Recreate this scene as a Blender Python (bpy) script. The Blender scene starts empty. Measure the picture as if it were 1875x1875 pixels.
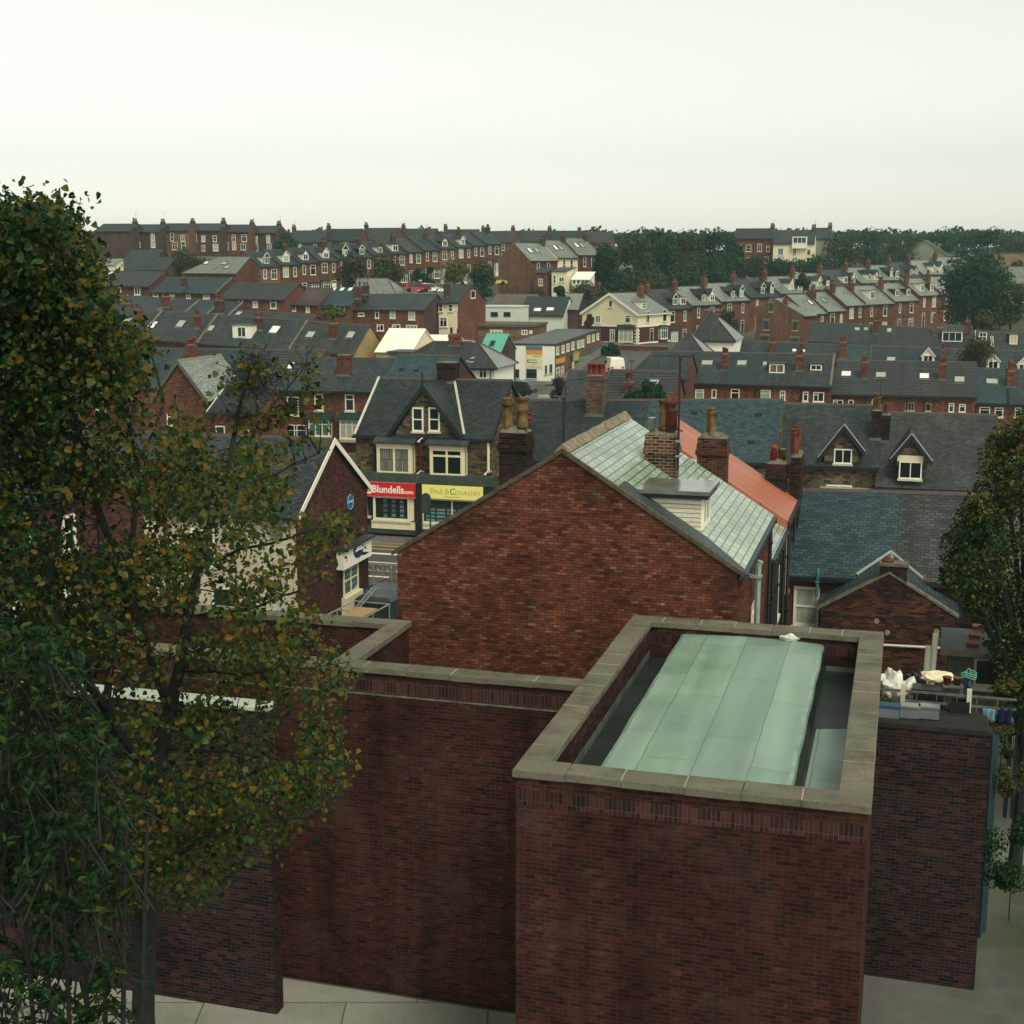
HAZE, EXPO = 0.00042, 0.66
import bpy, math, random
import numpy as np
from mathutils import Vector, Matrix, noise
R = math.radians
rnd = random.Random(7)
S = bpy.context.scene
COL = S.collection

# ---------------------------------------------------------------- camera frame
CAMZ = 16.0
CAM = Vector((0, 0, CAMZ))
PITCH = R(10.37)
FPX, CPX = 2500.0, 937.5
cp, sp_ = math.cos(PITCH), math.sin(PITCH)

def ray(x, y):
    a, b = (x - CPX) / FPX, (CPX - y) / FPX
    return Vector((a, cp + sp_ * b, -sp_ + cp * b))

def P(x, y, Y):
    d = ray(x, y)
    return CAM + d * (Y / d.y)

def Pz(x, y, z):
    d = ray(x, y)
    return CAM + d * ((z - CAMZ) / d.z)

def onplane(x, y, p0, n):
    d = ray(x, y)
    return CAM + d * ((p0 - CAM).dot(n) / d.dot(n))

# ---------------------------------------------------------------- mesh builder
class MB:
    def __init__(s):
        s.v, s.f, s.m = [], [], []
    def add(s, vs, fs, mi=0, M=None):
        o = len(s.v)
        for p in vs:
            p = Vector(p)
            s.v.append(M @ p if M else p)
        for f in fs:
            s.f.append([i + o for i in f]); s.m.append(mi)
        return s
    def box(s, x0, x1, y0, y1, z0, z1, mi=0, M=None):
        vs = [(x0, y0, z0), (x1, y0, z0), (x1, y1, z0), (x0, y1, z0), (x0, y0, z1), (x1, y0, z1), (x1, y1, z1), (x0, y1, z1)]
        fs = [(3, 2, 1, 0), (4, 5, 6, 7), (0, 1, 5, 4), (1, 2, 6, 5), (2, 3, 7, 6), (3, 0, 4, 7)]
        return s.add(vs, fs, mi, M)
    def bevbox(s, x0, x1, y0, y1, z0, z1, b=.02, mi=0, M=None):
        vs = []
        for z, i in ((z0, 0), (z1 - b, 0), (z1, b)):
            vs += [(x0 + i, y0 + i, z), (x1 - i, y0 + i, z), (x1 - i, y1 - i, z), (x0 + i, y1 - i, z)]
        fs = [(3, 2, 1, 0), (8, 9, 10, 11)]
        for k in (0, 4):
            for i in range(4):
                j = (i + 1) % 4
                fs.append((k + i, k + j, k + 4 + j, k + 4 + i))
        return s.add(vs, fs, mi, M)
    def poly(s, pts, mi=0, M=None):
        return s.add(pts, [tuple(range(len(pts)))], mi, M)
    def slab(s, pts, t, mi=0, M=None):
        """planar polygon pts (CCW from outside) thickened inwards by t"""
        p = [Vector(q) for q in pts]
        n = Vector((0, 0, 0))
        for i in range(len(p)):
            n += p[i].cross(p[(i + 1) % len(p)])
        n.normalize()
        k = len(p)
        vs = p + [q - n * t for q in p]
        fs = [tuple(range(k)), tuple(range(2 * k - 1, k - 1, -1))]
        for i in range(k):
            j = (i + 1) % k
            fs.append((j, i, i + k, j + k))
        return s.add(vs, fs, mi, M)
    def lathe(s, prof, n=10, c=(0, 0, 0), mi=0, M=None, caps=True):
        vs, fs = [], []
        for r, z in prof:
            for i in range(n):
                a = 2 * math.pi * i / n
                vs.append((c[0] + r * math.cos(a), c[1] + r * math.sin(a), c[2] + z))
        for k in range(len(prof) - 1):
            for i in range(n):
                j = (i + 1) % n
                fs.append((k * n + i, k * n + j, (k + 1) * n + j, (k + 1) * n + i))
        if caps:
            fs.append(tuple(range(n - 1, -1, -1)))
            fs.append(tuple((len(prof) - 1) * n + i for i in range(n)))
        return s.add(vs, fs, mi, M)
    def tube(s, pts, r, n=6, mi=0, M=None):
        pts = [Vector(p) for p in pts]
        rs = r if isinstance(r, (list, tuple)) else [r] * len(pts)
        vs, fs = [], []
        prev = None
        for k, p in enumerate(pts):
            d = (pts[min(k + 1, len(pts) - 1)] - pts[max(k - 1, 0)])
            if d.length < 1e-9: d = Vector((0, 0, 1))
            d.normalize()
            a = prev if prev is not None else (Vector((1, 0, 0)) if abs(d.x) < .9 else Vector((0, 1, 0)))
            e1 = (a - d * a.dot(d))
            if e1.length < 1e-6: e1 = d.orthogonal()
            e1.normalize(); e2 = d.cross(e1); prev = e1
            for i in range(n):
                t = 2 * math.pi * i / n
                vs.append(p + (e1 * math.cos(t) + e2 * math.sin(t)) * rs[k])
        for k in range(len(pts) - 1):
            for i in range(n):
                j = (i + 1) % n
                fs.append((k * n + i, k * n + j, (k + 1) * n + j, (k + 1) * n + i))
        fs.append(tuple(range(n - 1, -1, -1)))
        fs.append(tuple((len(pts) - 1) * n + i for i in range(n)))
        return s.add(vs, fs, mi, M)
    def mesh(s, name, mats):
        me = bpy.data.meshes.new(name)
        me.from_pydata([tuple(p) for p in s.v], [], s.f)
        if not isinstance(mats, (list, tuple)): mats = [mats]
        for m in mats: me.materials.append(m)
        if len(mats) > 1:
            me.polygons.foreach_set('material_index', s.m)
        set_uv(me)
        return me
    def build(s, name, mats, parent=None, M=None):
        return link(name, s.mesh(name, mats), parent, M)

def set_uv(me):
    """metre-scaled planar UVs from each face's own orientation"""
    nl = len(me.loops)
    if not nl: return
    uv = me.uv_layers.new(name='UVMap')
    co = np.empty(len(me.vertices) * 3); me.vertices.foreach_get('co', co); co = co.reshape(-1, 3)
    li = np.empty(nl, dtype=np.int32); me.loops.foreach_get('vertex_index', li)
    npoly = len(me.polygons)
    no = np.empty(npoly * 3); me.polygons.foreach_get('normal', no); no = no.reshape(-1, 3)
    lt = np.empty(npoly, dtype=np.int32); me.polygons.foreach_get('loop_total', lt)
    N = np.repeat(no, lt, axis=0)
    flat = np.abs(N[:, 2]) > .995
    t = np.stack([-N[:, 1], N[:, 0], np.zeros(nl)], 1)
    ln = np.linalg.norm(t, axis=1); ln[ln < 1e-9] = 1
    t /= ln[:, None]
    t[flat] = (1, 0, 0)
    b = np.cross(N, t); b[flat] = (0, 1, 0)
    p = co[li]
    out = np.stack([(p * t).sum(1), (p * b).sum(1)], 1)
    uv.data.foreach_set('uv', out.ravel())

def link(name, me, parent=None, M=None):
    o = bpy.data.objects.new(name, me)
    COL.objects.link(o)
    if parent: o.parent = parent
    if M is not None: o.matrix_local = M
    return o

LABELS = {}
def tag(o, label, cat, group=None, kind=None):
    if label: o['label'] = label
    if cat: o['category'] = cat
    if group: o['group'] = group
    if kind: o['kind'] = kind
    if label:
        if label in LABELS: print('DUPLABEL', label)
        LABELS[label] = 1
    return o

def thing(name, label, cat, loc=(0, 0, 0), rz=0, group=None):
    o = bpy.data.objects.new(name, None); COL.objects.link(o)
    o.empty_display_size = .3
    o.location = loc; o.rotation_euler = (0, 0, rz)
    return tag(o, label, cat, group)

def smooth(o):
    o.data.polygons.foreach_set('use_smooth', [True] * len(o.data.polygons))
    return o

CTRL = []          # terrain control points (x, y, z)

# ---------------------------------------------------------------- materials
def newmat(name):
    m = bpy.data.materials.new(name); m.use_nodes = True
    nt = m.node_tree
    return m, nt, nt.nodes['Principled BSDF'], nt.nodes, nt.links

def nn(nodes, t, **kw):
    n = nodes.new(t)
    for k, v in kw.items():
        if k in n.inputs: n.inputs[k].default_value = v
        else: setattr(n, k, v)
    return n

def c4(c): return (c[0], c[1], c[2], 1)

def ramp(nodes, stops, interp='LINEAR'):
    r = nodes.new('ShaderNodeValToRGB')
    cr = r.color_ramp; cr.interpolation = interp
    while len(cr.elements) < len(stops): cr.elements.new(.5)
    for e, (p, c) in zip(cr.elements, stops):
        e.position = p; e.color = c4(c)
    return r

def mixc(nodes, links, f, a, b, mode='MIX'):
    m = nodes.new('ShaderNodeMix'); m.data_type = 'RGBA'; m.blend_type = mode
    for sock, v in ((m.inputs[0], f), (m.inputs[6], a), (m.inputs[7], b)):
        if hasattr(v, 'is_output') or isinstance(v, bpy.types.NodeSocket): links.new(v, sock)
        elif isinstance(v, (int, float)): sock.default_value = v
        else: sock.default_value = c4(v)
    return m.outputs[2]

def coords(nodes, links, kind='UV'):
    """UV coords plus a per-object offset so that repeats do not align"""
    tc = nodes.new('ShaderNodeTexCoord')
    oi = nodes.new('ShaderNodeObjectInfo')
    mul = nn(nodes, 'ShaderNodeMath', operation='MULTIPLY'); mul.inputs[1].default_value = 37.0
    links.new(oi.outputs['Random'], mul.inputs[0])
    add = nn(nodes, 'ShaderNodeVectorMath', operation='ADD')
    links.new(tc.outputs[kind], add.inputs[0]); links.new(mul.outputs[0], add.inputs[1])
    return tc.outputs[kind], add.outputs[0], oi.outputs['Random']

def mat_plain(name, c, rough=.6, spec=.4, var=.15, nscale=3.0, metal=0, bump=0):
    m, nt, b, N, L = newmat(name)
    _, off, r = coords(N, L, 'Object')
    no = nn(N, 'ShaderNodeTexNoise', Scale=nscale, Detail=5.0, Roughness=.6)
    L.new(off, no.inputs['Vector'])
    rp = ramp(N, [(.3, [x * (1 - var) for x in c]), (.7, [min(1, x * (1 + var)) for x in c])])
    L.new(no.outputs['Fac'], rp.inputs[0]); L.new(rp.outputs[0], b.inputs['Base Color'])
    b.inputs['Roughness'].default_value = rough
    b.inputs['Specular IOR Level'].default_value = spec
    b.inputs['Metallic'].default_value = metal
    if bump:
        bp = nn(N, 'ShaderNodeBump', Strength=bump, Distance=.02)
        L.new(no.outputs['Fac'], bp.inputs['Height']); L.new(bp.outputs[0], b.inputs['Normal'])
    return m

def mat_units(name, stops, mortar, bw, bh, ms, rough=.85, spec=.08, bump=.4, weather=.35, wscale=.35, offset=.5, hue_obj=.12, streak=0., stainc=None, wet=None, squash=1.0, rvar=.0, header=0.):
    """bricks / slates / stone courses laid out in metres on the UV map"""
    m, nt, b, N, L = newmat(name)
    uv, off, rn = coords(N, L, 'UV')
    br = nn(N, 'ShaderNodeTexBrick', Scale=1.0)
    br.offset = offset; br.squash = squash
    br.inputs['Color1'].default_value = (0, 0, 0, 1); br.inputs['Color2'].default_value = (1, 1, 1, 1)
    br.inputs['Mortar'].default_value = (.5, .5, .5, 1)
    br.inputs['Mortar Size'].default_value = ms; br.inputs['Mortar Smooth'].default_value = .3
    br.inputs['Brick Width'].default_value = bw; br.inputs['Row Height'].default_value = bh
    L.new(off, br.inputs['Vector'])
    rp = ramp(N, stops); L.new(br.outputs['Color'], rp.inputs[0])
    fine = nn(N, 'ShaderNodeTexNoise', Scale=22.0, Detail=4.0, Roughness=.65); L.new(off, fine.inputs['Vector'])
    big = nn(N, 'ShaderNodeTexNoise', Scale=wscale, Detail=6.0, Roughness=.62); L.new(off, big.inputs['Vector'])
    fr = ramp(N, [(.25, (.72,) * 3), (.75, (1.25,) * 3)]); L.new(fine.outputs['Fac'], fr.inputs[0])
    col = mixc(N, L, 1.0, rp.outputs[0], fr.outputs[0], 'MULTIPLY')
    if header:
        b2 = nn(N, 'ShaderNodeTexBrick', Scale=1.0); b2.offset = offset
        b2.inputs['Color1'].default_value = (0, 0, 0, 1); b2.inputs['Color2'].default_value = (1, 1, 1, 1); b2.inputs['Mortar'].default_value = (.5, .5, .5, 1)
        b2.inputs['Mortar Size'].default_value = 0; b2.inputs['Brick Width'].default_value = bw / 2; b2.inputs['Row Height'].default_value = bh
        L.new(off, b2.inputs['Vector'])
        hr = ramp(N, [(0, (1 - header,) * 3), (.5, (1, 1, 1)), (.90, (1 + header * .3,) * 3), (.97, (1 + header * 2.2, 1 + header * 2.4, 1 + header * 2.6))]); L.new(b2.outputs['Color'], hr.inputs[0])
        col = mixc(N, L, 1.0, col, hr.outputs[0], 'MULTIPLY')
    col = mixc(N, L, br.outputs['Fac'], col, mortar)
    wr = ramp(N, [(.3, (1 - weather,) * 3), (.68, (1 + weather * .6,) * 3)]); L.new(big.outputs['Fac'], wr.inputs[0])
    col = mixc(N, L, 1.0, col, wr.outputs[0], 'MULTIPLY')
    if streak:
        mp = nn(N, 'ShaderNodeMapping'); mp.inputs['Scale'].default_value = (1.6, .12, 1); L.new(off, mp.inputs['Vector'])
        st = nn(N, 'ShaderNodeTexNoise', Scale=1.0, Detail=5.0, Roughness=.6); L.new(mp.outputs[0], st.inputs['Vector'])
        sr = ramp(N, [(.42, (1, 1, 1)), (.66, (1 - streak,) * 3)]); L.new(st.outputs['Fac'], sr.inputs[0])
        col = mixc(N, L, 1.0, col, sr.outputs[0], 'MULTIPLY')
    if stainc:
        sn = nn(N, 'ShaderNodeTexNoise', Scale=.8, Detail=7.0, Roughness=.7); L.new(off, sn.inputs['Vector'])
        sr = ramp(N, [(.52, (0, 0, 0)), (.74, (.75,) * 3)]); L.new(sn.outputs['Fac'], sr.inputs[0])
        col = mixc(N, L, sr.outputs[0], col, stainc)
    # whole-object tone
    orp = ramp(N, [(0, (1 - hue_obj,) * 3), (1, (1 + hue_obj,) * 3)]); L.new(rn, orp.inputs[0])
    col = mixc(N, L, 1.0, col, orp.outputs[0], 'MULTIPLY')
    L.new(col, b.inputs['Base Color'])
    b.inputs['Specular IOR Level'].default_value = spec
    if rvar:
        rr = nn(N, 'ShaderNodeMapRange'); rr.inputs[3].default_value = max(.05, rough - rvar); rr.inputs[4].default_value = min(1, rough + rvar)
        L.new(big.outputs['Fac'], rr.inputs[0]); L.new(rr.outputs[0], b.inputs['Roughness'])
    else:
        b.inputs['Roughness'].default_value = rough
    if bump:
        inv = nn(N, 'ShaderNodeMath', operation='SUBTRACT'); inv.inputs[0].default_value = 1.0
        L.new(br.outputs['Fac'], inv.inputs[1])
        ad = nn(N, 'ShaderNodeMath', operation='MULTIPLY_ADD'); ad.inputs[1].default_value = .35
        L.new(fine.outputs['Fac'], ad.inputs[0]); L.new(inv.outputs[0], ad.inputs[2])
        bp = nn(N, 'ShaderNodeBump', Strength=bump, Distance=.012)
        L.new(ad.outputs[0], bp.inputs['Height']); L.new(bp.outputs[0], b.inputs['Normal'])
    return m

def mat_leaf(name, stops, rough=.6, trans=.25, spec=.12):
    m, nt, b, N, L = newmat(name)
    g = N.new('ShaderNodeNewGeometry')
    rp = ramp(N, stops); L.new(g.outputs['Random Per Island'], rp.inputs[0])
    L.new(rp.outputs[0], b.inputs['Base Color'])
    b.inputs['Roughness'].default_value = rough; b.inputs['Specular IOR Level'].default_value = spec
    if trans:
        tr = N.new('ShaderNodeBsdfTranslucent'); L.new(rp.outputs[0], tr.inputs['Color'])
        mx = N.new('ShaderNodeMixShader'); mx.inputs[0].default_value = trans
        L.new(b.outputs[0], mx.inputs[1]); L.new(tr.outputs[0], mx.inputs[2])
        L.new(mx.outputs[0], N['Material Output'].inputs['Surface'])
    return m

def mat_glass(name, c=(.015, .022, .024), rough=.08):
    m, nt, b, N, L = newmat(name)
    oi = N.new('ShaderNodeObjectInfo')
    rp = ramp(N, [(0, [x * .5 for x in c]), (.6, c), (1, [x * 1.9 for x in c])]); L.new(oi.outputs['Random'], rp.inputs[0])
    L.new(rp.outputs[0], b.inputs['Base Color'])
    b.inputs['Roughness'].default_value = rough; b.inputs['Specular IOR Level'].default_value = .5
    return m
# ---------------------------------------------------------------- the materials of the place
B_RED = mat_units('brick_red', [(0, (.052, .021, .015)), (.10, (.082, .027, .016)), (.26, (.108, .036, .021)), (.55, (.142, .046, .027)), (.74, (.130, .052, .034)), (.92, (.178, .064, .034)), (1, (.19, .11, .07))], (.044, .019, .013), .215, .075, .008, header=.22, weather=.42, stainc=(.022, .014, .012), wscale=.5, hue_obj=.05)
B_DARK = mat_units('brick_dark', [(0, (.028, .011, .009)), (.3, (.044, .014, .011)), (.7, (.060, .019, .014)), (1, (.076, .026, .018))], (.062, .040, .034), .225, .075, .007, weather=.35, stainc=(.050, .034, .028), wscale=.4, streak=.45, header=.2)
B_SOOT = mat_units('brick_soot', [(0, (.008, .008, .010)), (.4, (.020, .012, .012)), (.8, (.038, .017, .014)), (1, (.062, .026, .018))], (.050, .040, .034), .225, .075, .007, weather=.45, stainc=(.012, .013, .013), wscale=.8)
B_STACK = mat_units('brick_stack', [(0, (.020, .014, .012)), (.4, (.060, .032, .022)), (.8, (.105, .050, .032)), (1, (.13, .08, .05))], (.24, .19, .13), .225, .085, .011, weather=.4, wscale=1.2)
B_FAR = mat_units('brick_far', [(0, (.058, .023, .016)), (.35, (.135, .046, .028)), (.75, (.180, .063, .037)), (1, (.225, .095, .060))], (.10, .06, .05), .225, .075, .007, weather=.28, hue_obj=.2, streak=.2)
B_ORANGE = mat_units('brick_orange', [(0, (.085, .042, .028)), (.35, (.165, .072, .045)), (.75, (.23, .11, .070)), (1, (.28, .16, .10))], (.16, .11, .08), .225, .075, .007, weather=.25, hue_obj=.1, streak=.2)
B_BROWN = mat_units('brick_brown', [(0, (.040, .024, .022)), (.5, (.085, .046, .042)), (1, (.12, .068, .060))], (.08, .055, .05), .225, .075, .007, weather=.25, hue_obj=.12, streak=.2)
B_TAN = mat_units('brick_tan', [(0, (.13, .075, .045)), (.5, (.22, .135, .085)), (1, (.30, .20, .13))], (.2, .15, .1), .225, .075, .007, weather=.25, hue_obj=.08)
B_MAROON = mat_plain('painted_maroon', (.075, .012, .012), .6, .3, .2)
STONE = mat_units('stone_courses', [(0, (.036, .028, .018)), (.35, (.105, .078, .046)), (.75, (.165, .125, .075)), (1, (.215, .165, .10))], (.075, .060, .042), .36, .15, .011, weather=.4, streak=.35, hue_obj=.06)
OCHRE = mat_plain('render_ochre', (.30, .21, .085), .85, .2, .25, 1.2)
CREAM = mat_plain('render_cream', (.74, .66, .44), .8, .2, .06, .7)
BUFF = mat_plain('render_buff', (.52, .44, .27), .8, .2, .08, .7)
WHITEWALL = mat_plain('render_white', (.82, .80, .66), .8, .2, .04, .6)
PALEWALL = mat_plain('render_pale', (.58, .62, .50), .8, .2, .06, .6)
GREYWALL = mat_plain('render_grey', (.26, .27, .22), .85, .2, .15, .8)
WHITEBRICK = mat_units('painted_brick', [(0, (.52, .48, .34)), (1, (.70, .65, .47))], (.42, .38, .27), .225, .075, .006, weather=.15, streak=.15, hue_obj=.02)

def slate(name, a, b_, c, rough=.5, spec=.32, bw=.27, bh=.155, ms=.016, mort=None, **kw):
    return mat_units(name, [(0, [x * .8 for x in a]), (.5, b_), (1, [x * 1.15 for x in c])], mort or [x * .3 for x in a], bw, bh, ms, rough=rough, spec=spec, bump=.3, rvar=.1, **kw)
S_GREY = slate('slate_grey', (.027, .036, .036), (.036, .047, .046), (.049, .060, .057), streak=.3, weather=.25)
S_BLUE = slate('slate_blue', (.023, .039, .042), (.030, .049, .052), (.039, .060, .063), streak=.2, weather=.18)
S_TEAL = slate('slate_teal', (.021, .044, .050), (.028, .058, .064), (.036, .070, .075), streak=.15, weather=.15)
S_DARK = slate('slate_dark', (.018, .026, .028), (.025, .034, .036), (.034, .044, .044), streak=.3, weather=.28)
S_BROWN = slate('slate_brown', (.032, .036, .035), (.042, .046, .043), (.055, .058, .053), streak=.3, weather=.25)
S_PALE = slate('slate_pale', (.15, .18, .15), (.19, .225, .185), (.23, .26, .21), rough=.3, spec=.6, weather=.2)  # on the right-hand hips this pale tone stands in for reflected sky
S_WETSHEEN = mat_units('slate_wet_sheen', [(0, (.22, .285, .205)), (.5, (.285, .36, .265)), (1, (.36, .425, .31))], (.022, .060, .050), .50, .20, .017, rough=.26, spec=.62, bump=.25, weather=.25, wscale=.3, rvar=.1, hue_obj=.02)  # wet slates whose sky sheen is put into the pale base colour
S_FARSHEEN = slate('slate_far_sheen', (.15, .172, .142), (.195, .215, .178), (.24, .26, .21), rough=.3, spec=.6, weather=.2, hue_obj=.14)  # far wet roofs, reflected sky painted in as a paler slate colour
T_RIB = mat_units('tile_ribbed', [(0, (.038, .040, .040)), (.5, (.048, .049, .048)), (1, (.060, .060, .056))], (.008, .011, .013), 8.0, .36, .085, rough=.5, spec=.4, bump=.6, weather=.25, streak=.2)
T_BROWN = mat_units('tile_brown', [(0, (.050, .036, .031)), (.5, (.064, .046, .040)), (1, (.08, .058, .05))], (.02, .016, .014), 8.0, .34, .04, rough=.6, spec=.3, bump=.5, weather=.25, streak=.2)
T_TERRA = mat_units('tile_terracotta', [(0, (.35, .112, .060)), (1, (.43, .148, .083))], (.13, .045, .025), .98, 60., .022, rough=.5, spec=.4, bump=.3, weather=.08, hue_obj=.02)
FELT_GREEN = None
LEAD = mat_plain('lead_sheet', (.115, .135, .11), .15, .65, .45, 1.2)
LEAD_DARK = mat_plain('lead_dark', (.035, .045, .042), .5, .4, .3, 2)
RIDGE_CL = mat_plain('ridge_clay', (.070, .050, .042), .7, .3, .25, 5)
RIDGE_STONE = mat_plain('ridge_stone', (.20, .165, .105), .8, .3, .4, 6)
WHITE_P = mat_plain('white_paint', (.80, .78, .62), .5, .4, .05)
CREAM_P = mat_plain('cream_paint', (.72, .66, .42), .5, .4, .08)
BLACK_P = mat_plain('black_paint', (.010, .013, .016), .45, .4, .2)
GREEN_P = mat_plain('dark_green_paint', (.012, .035, .034), .45, .4, .2)
SILL = mat_plain('stone_sill', (.50, .47, .34), .8, .3, .12)
LINTEL = mat_plain('stone_lintel', (.22, .19, .13), .8, .3, .2)
GLASS = mat_glass('window_glass')
GLASS_TEAL = mat_glass('window_glass_teal', (.04, .085, .08), .12)
CURTAIN = mat_plain('net_curtain', (.36, .38, .31), .4, .5, .2, 6)
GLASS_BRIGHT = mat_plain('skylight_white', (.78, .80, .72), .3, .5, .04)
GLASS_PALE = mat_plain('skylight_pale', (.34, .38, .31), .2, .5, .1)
POT_CLAY = mat_plain('pot_clay', (.110, .037, .020), .8, .2, .5, 4)
POT_BUFF = mat_plain('pot_buff', (.125, .075, .030), .85, .15, .75, 3)
POT_RED = mat_plain('pot_red', (.17, .026, .020), .7, .3, .3, 8)
FLAUNCH = mat_plain('mortar_flaunching', (.12, .115, .08), .9, .2, .5, 5)
MOSS = mat_plain('moss', (.030, .042, .014), .95, .1, .5, 9)
CONC = mat_units('coping_concrete', [(0, (.125, .117, .080)), (1, (.165, .152, .105))], (.12, .11, .08), 40., 40., .0, rough=.85, spec=.25, weather=.45, wscale=1.6, stainc=(.055, .058, .045), bump=.2)
MORTAR_P = mat_plain('pointing', (.30, .27, .18), .9, .2, .15)
METAL = mat_plain('galvanised', (.30, .32, .29), .4, .5, .15, metal=.3)
STEEL_D = mat_plain('dark_steel', (.018, .018, .022), .5, .4, .2)
PIPE_W = mat_plain('plastic_pipe', (.55, .53, .40), .5, .4, .1)
PIPE_P = mat_plain('pale_green_pipe', (.27, .35, .30), .45, .4, .1)
SIGN_RED = mat_plain('sign_red', (.62, .010, .018), .4, .4, .03)
SIGN_CREAM = mat_plain('sign_cream', (.84, .80, .22), .5, .4, .03)
SIGN_WHITE = mat_plain('sign_white', (.82, .80, .66), .5, .4, .03)
SIGN_BLUE = mat_plain('sign_blue', (.016, .13, .23), .4, .4, .05)
SIGN_NAVY = mat_plain('sign_navy', (.020, .017, .10), .4, .4, .05)
SIGN_ORANGE = mat_plain('sign_orange', (.62, .29, .045), .5, .4, .05)
SIGN_GREEN = mat_plain('sign_green', (.03, .30, .17), .4, .4, .05)
SIGN_GOLD = mat_plain('lettering_gold', (.42, .36, .13), .5, .4, .05)
SIGN_INK = mat_plain('lettering_dark', (.035, .045, .035), .5, .3, .05)
DOOR_BLUE = mat_plain('door_blue', (.010, .016, .085), .4, .4, .1)
DOOR_DARK = mat_plain('door_dark', (.010, .014, .018), .4, .4, .1)
DOOR_TEAL = mat_plain('door_teal', (.010, .13, .17), .4, .4, .1)
ASPHALT = mat_plain('asphalt', (.060, .060, .055), .55, .4, .25, 1.3, bump=.1)
ROADRED = mat_plain('red_surfacing', (.075, .045, .042), .6, .35, .2, 1.0)
PAVE = mat_units('paving', [(0, (.095, .090, .075)), (1, (.14, .13, .105))], (.05, .048, .04), .9, .6, .012, rough=.7, spec=.3, bump=.1, weather=.25)
MARK = mat_plain('road_paint', (.70, .68, .55), .6, .3, .12, 5)
MARKY = mat_plain('road_paint_yellow', (.42, .29, .05), .6, .3, .15, 5)
CAR_RED = mat_plain('car_red', (.34, .018, .022), .25, .5, .03)
CAR_WHITE = mat_plain('car_white', (.80, .78, .66), .3, .5, .03)
CAR_DARK = mat_plain('car_dark', (.020, .03, .035), .2, .5, .05)
CAR_YEL = mat_plain('car_yellow', (.60, .40, .05), .3, .5, .05)
TYRE = mat_plain('tyre', (.012, .012, .013), .8, .2, .1)
LIGHT_R = mat_plain('tail_lens', (.40, .02, .02), .2, .5, .05)
WOODC = mat_plain('plywood', (.34, .22, .10), .7, .3, .2, 4)
PLASTIC_W = mat_plain('white_polythene', (.60, .61, .51), .35, .5, .12, 4)
PLASTIC_B = mat_plain('black_plastic', (.010, .011, .013), .4, .4, .2)
PLASTIC_BLUE = mat_plain('blue_plastic', (.013, .065, .11), .5, .4, .1)
TROUGH = mat_plain('trough_grey', (.13, .15, .155), .7, .3, .15)
TIMBER = mat_plain('weathered_timber', (.10, .105, .085), .8, .2, .3, 6)
TIMBER_TEAL = mat_plain('teal_timber', (.012, .032, .038), .7, .3, .25, 5)
CLOTH_BLUE = mat_plain('cloth_pale_blue', (.12, .22, .26), .9, .1, .1, 6)
CLOTH_NAVY = mat_plain('cloth_navy', (.009, .016, .042), .9, .1, .1, 6)
CLOTH_GREEN = mat_plain('mint_plastic', (.09, .30, .21), .5, .4, .05)
BARK = mat_plain('bark', (.020, .021, .018), .9, .2, .4, 12)
COPPER = mat_plain('green_sheet_roof', (.10, .36, .25), .5, .4, .1, 1)
SHEETWHITE = mat_plain('white_sheet_roof', (.82, .82, .68), .6, .3, .08, .5)
FELT_GREY = mat_plain('grey_felt', (.095, .100, .085), .6, .4, .3, .5)
FELT_BROWN = mat_plain('brown_felt', (.10, .085, .062), .7, .3, .25, .5)

LEAF_NEAR = mat_leaf('leaf_poplar', [(0, (.012, .034, .010)), (.20, (.030, .066, .015)), (.44, (.070, .095, .020)), (.70, (.112, .112, .024)), (.85, (.145, .112, .022)), (.95, (.165, .098, .014)), (1, (.21, .115, .012))], .5, .4, .15)
LEAF_GREEN = mat_leaf('leaf_dark_green', [(0, (.004, .020, .007)), (.5, (.011, .042, .011)), (.85, (.028, .066, .013)), (1, (.07, .090, .016))], .55, .3, .15)
LEAF_MID = mat_leaf('leaf_autumn_mid', [(0, (.018, .034, .011)), (.35, (.042, .060, .014)), (.65, (.085, .085, .020)), (.88, (.15, .115, .025)), (1, (.26, .17, .035))], .55, .25)
LEAF_FAR = mat_leaf('leaf_far_dark', [(0, (.008, .032, .017)), (.5, (.018, .054, .024)), (1, (.042, .082, .030))], .7, .15)
LEAF_FAR2 = mat_leaf('leaf_far_olive', [(0, (.022, .036, .016)), (.5, (.042, .056, .022)), (1, (.085, .080, .030))], .7, .15)
LEAF_FAR3 = mat_leaf('leaf_far_brown', [(0, (.030, .032, .020)), (.5, (.055, .050, .028)), (1, (.10, .080, .040))], .7, .1)
LEAF_YEL = mat_leaf('leaf_far_yellow', [(0, (.05, .08, .02)), (.5, (.09, .11, .03)), (1, (.17, .15, .04))], .7, .15)
TWIGGY = mat_leaf('bare_twigs', [(0, (.022, .020, .020)), (1, (.055, .048, .046))], .8, 0)
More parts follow.
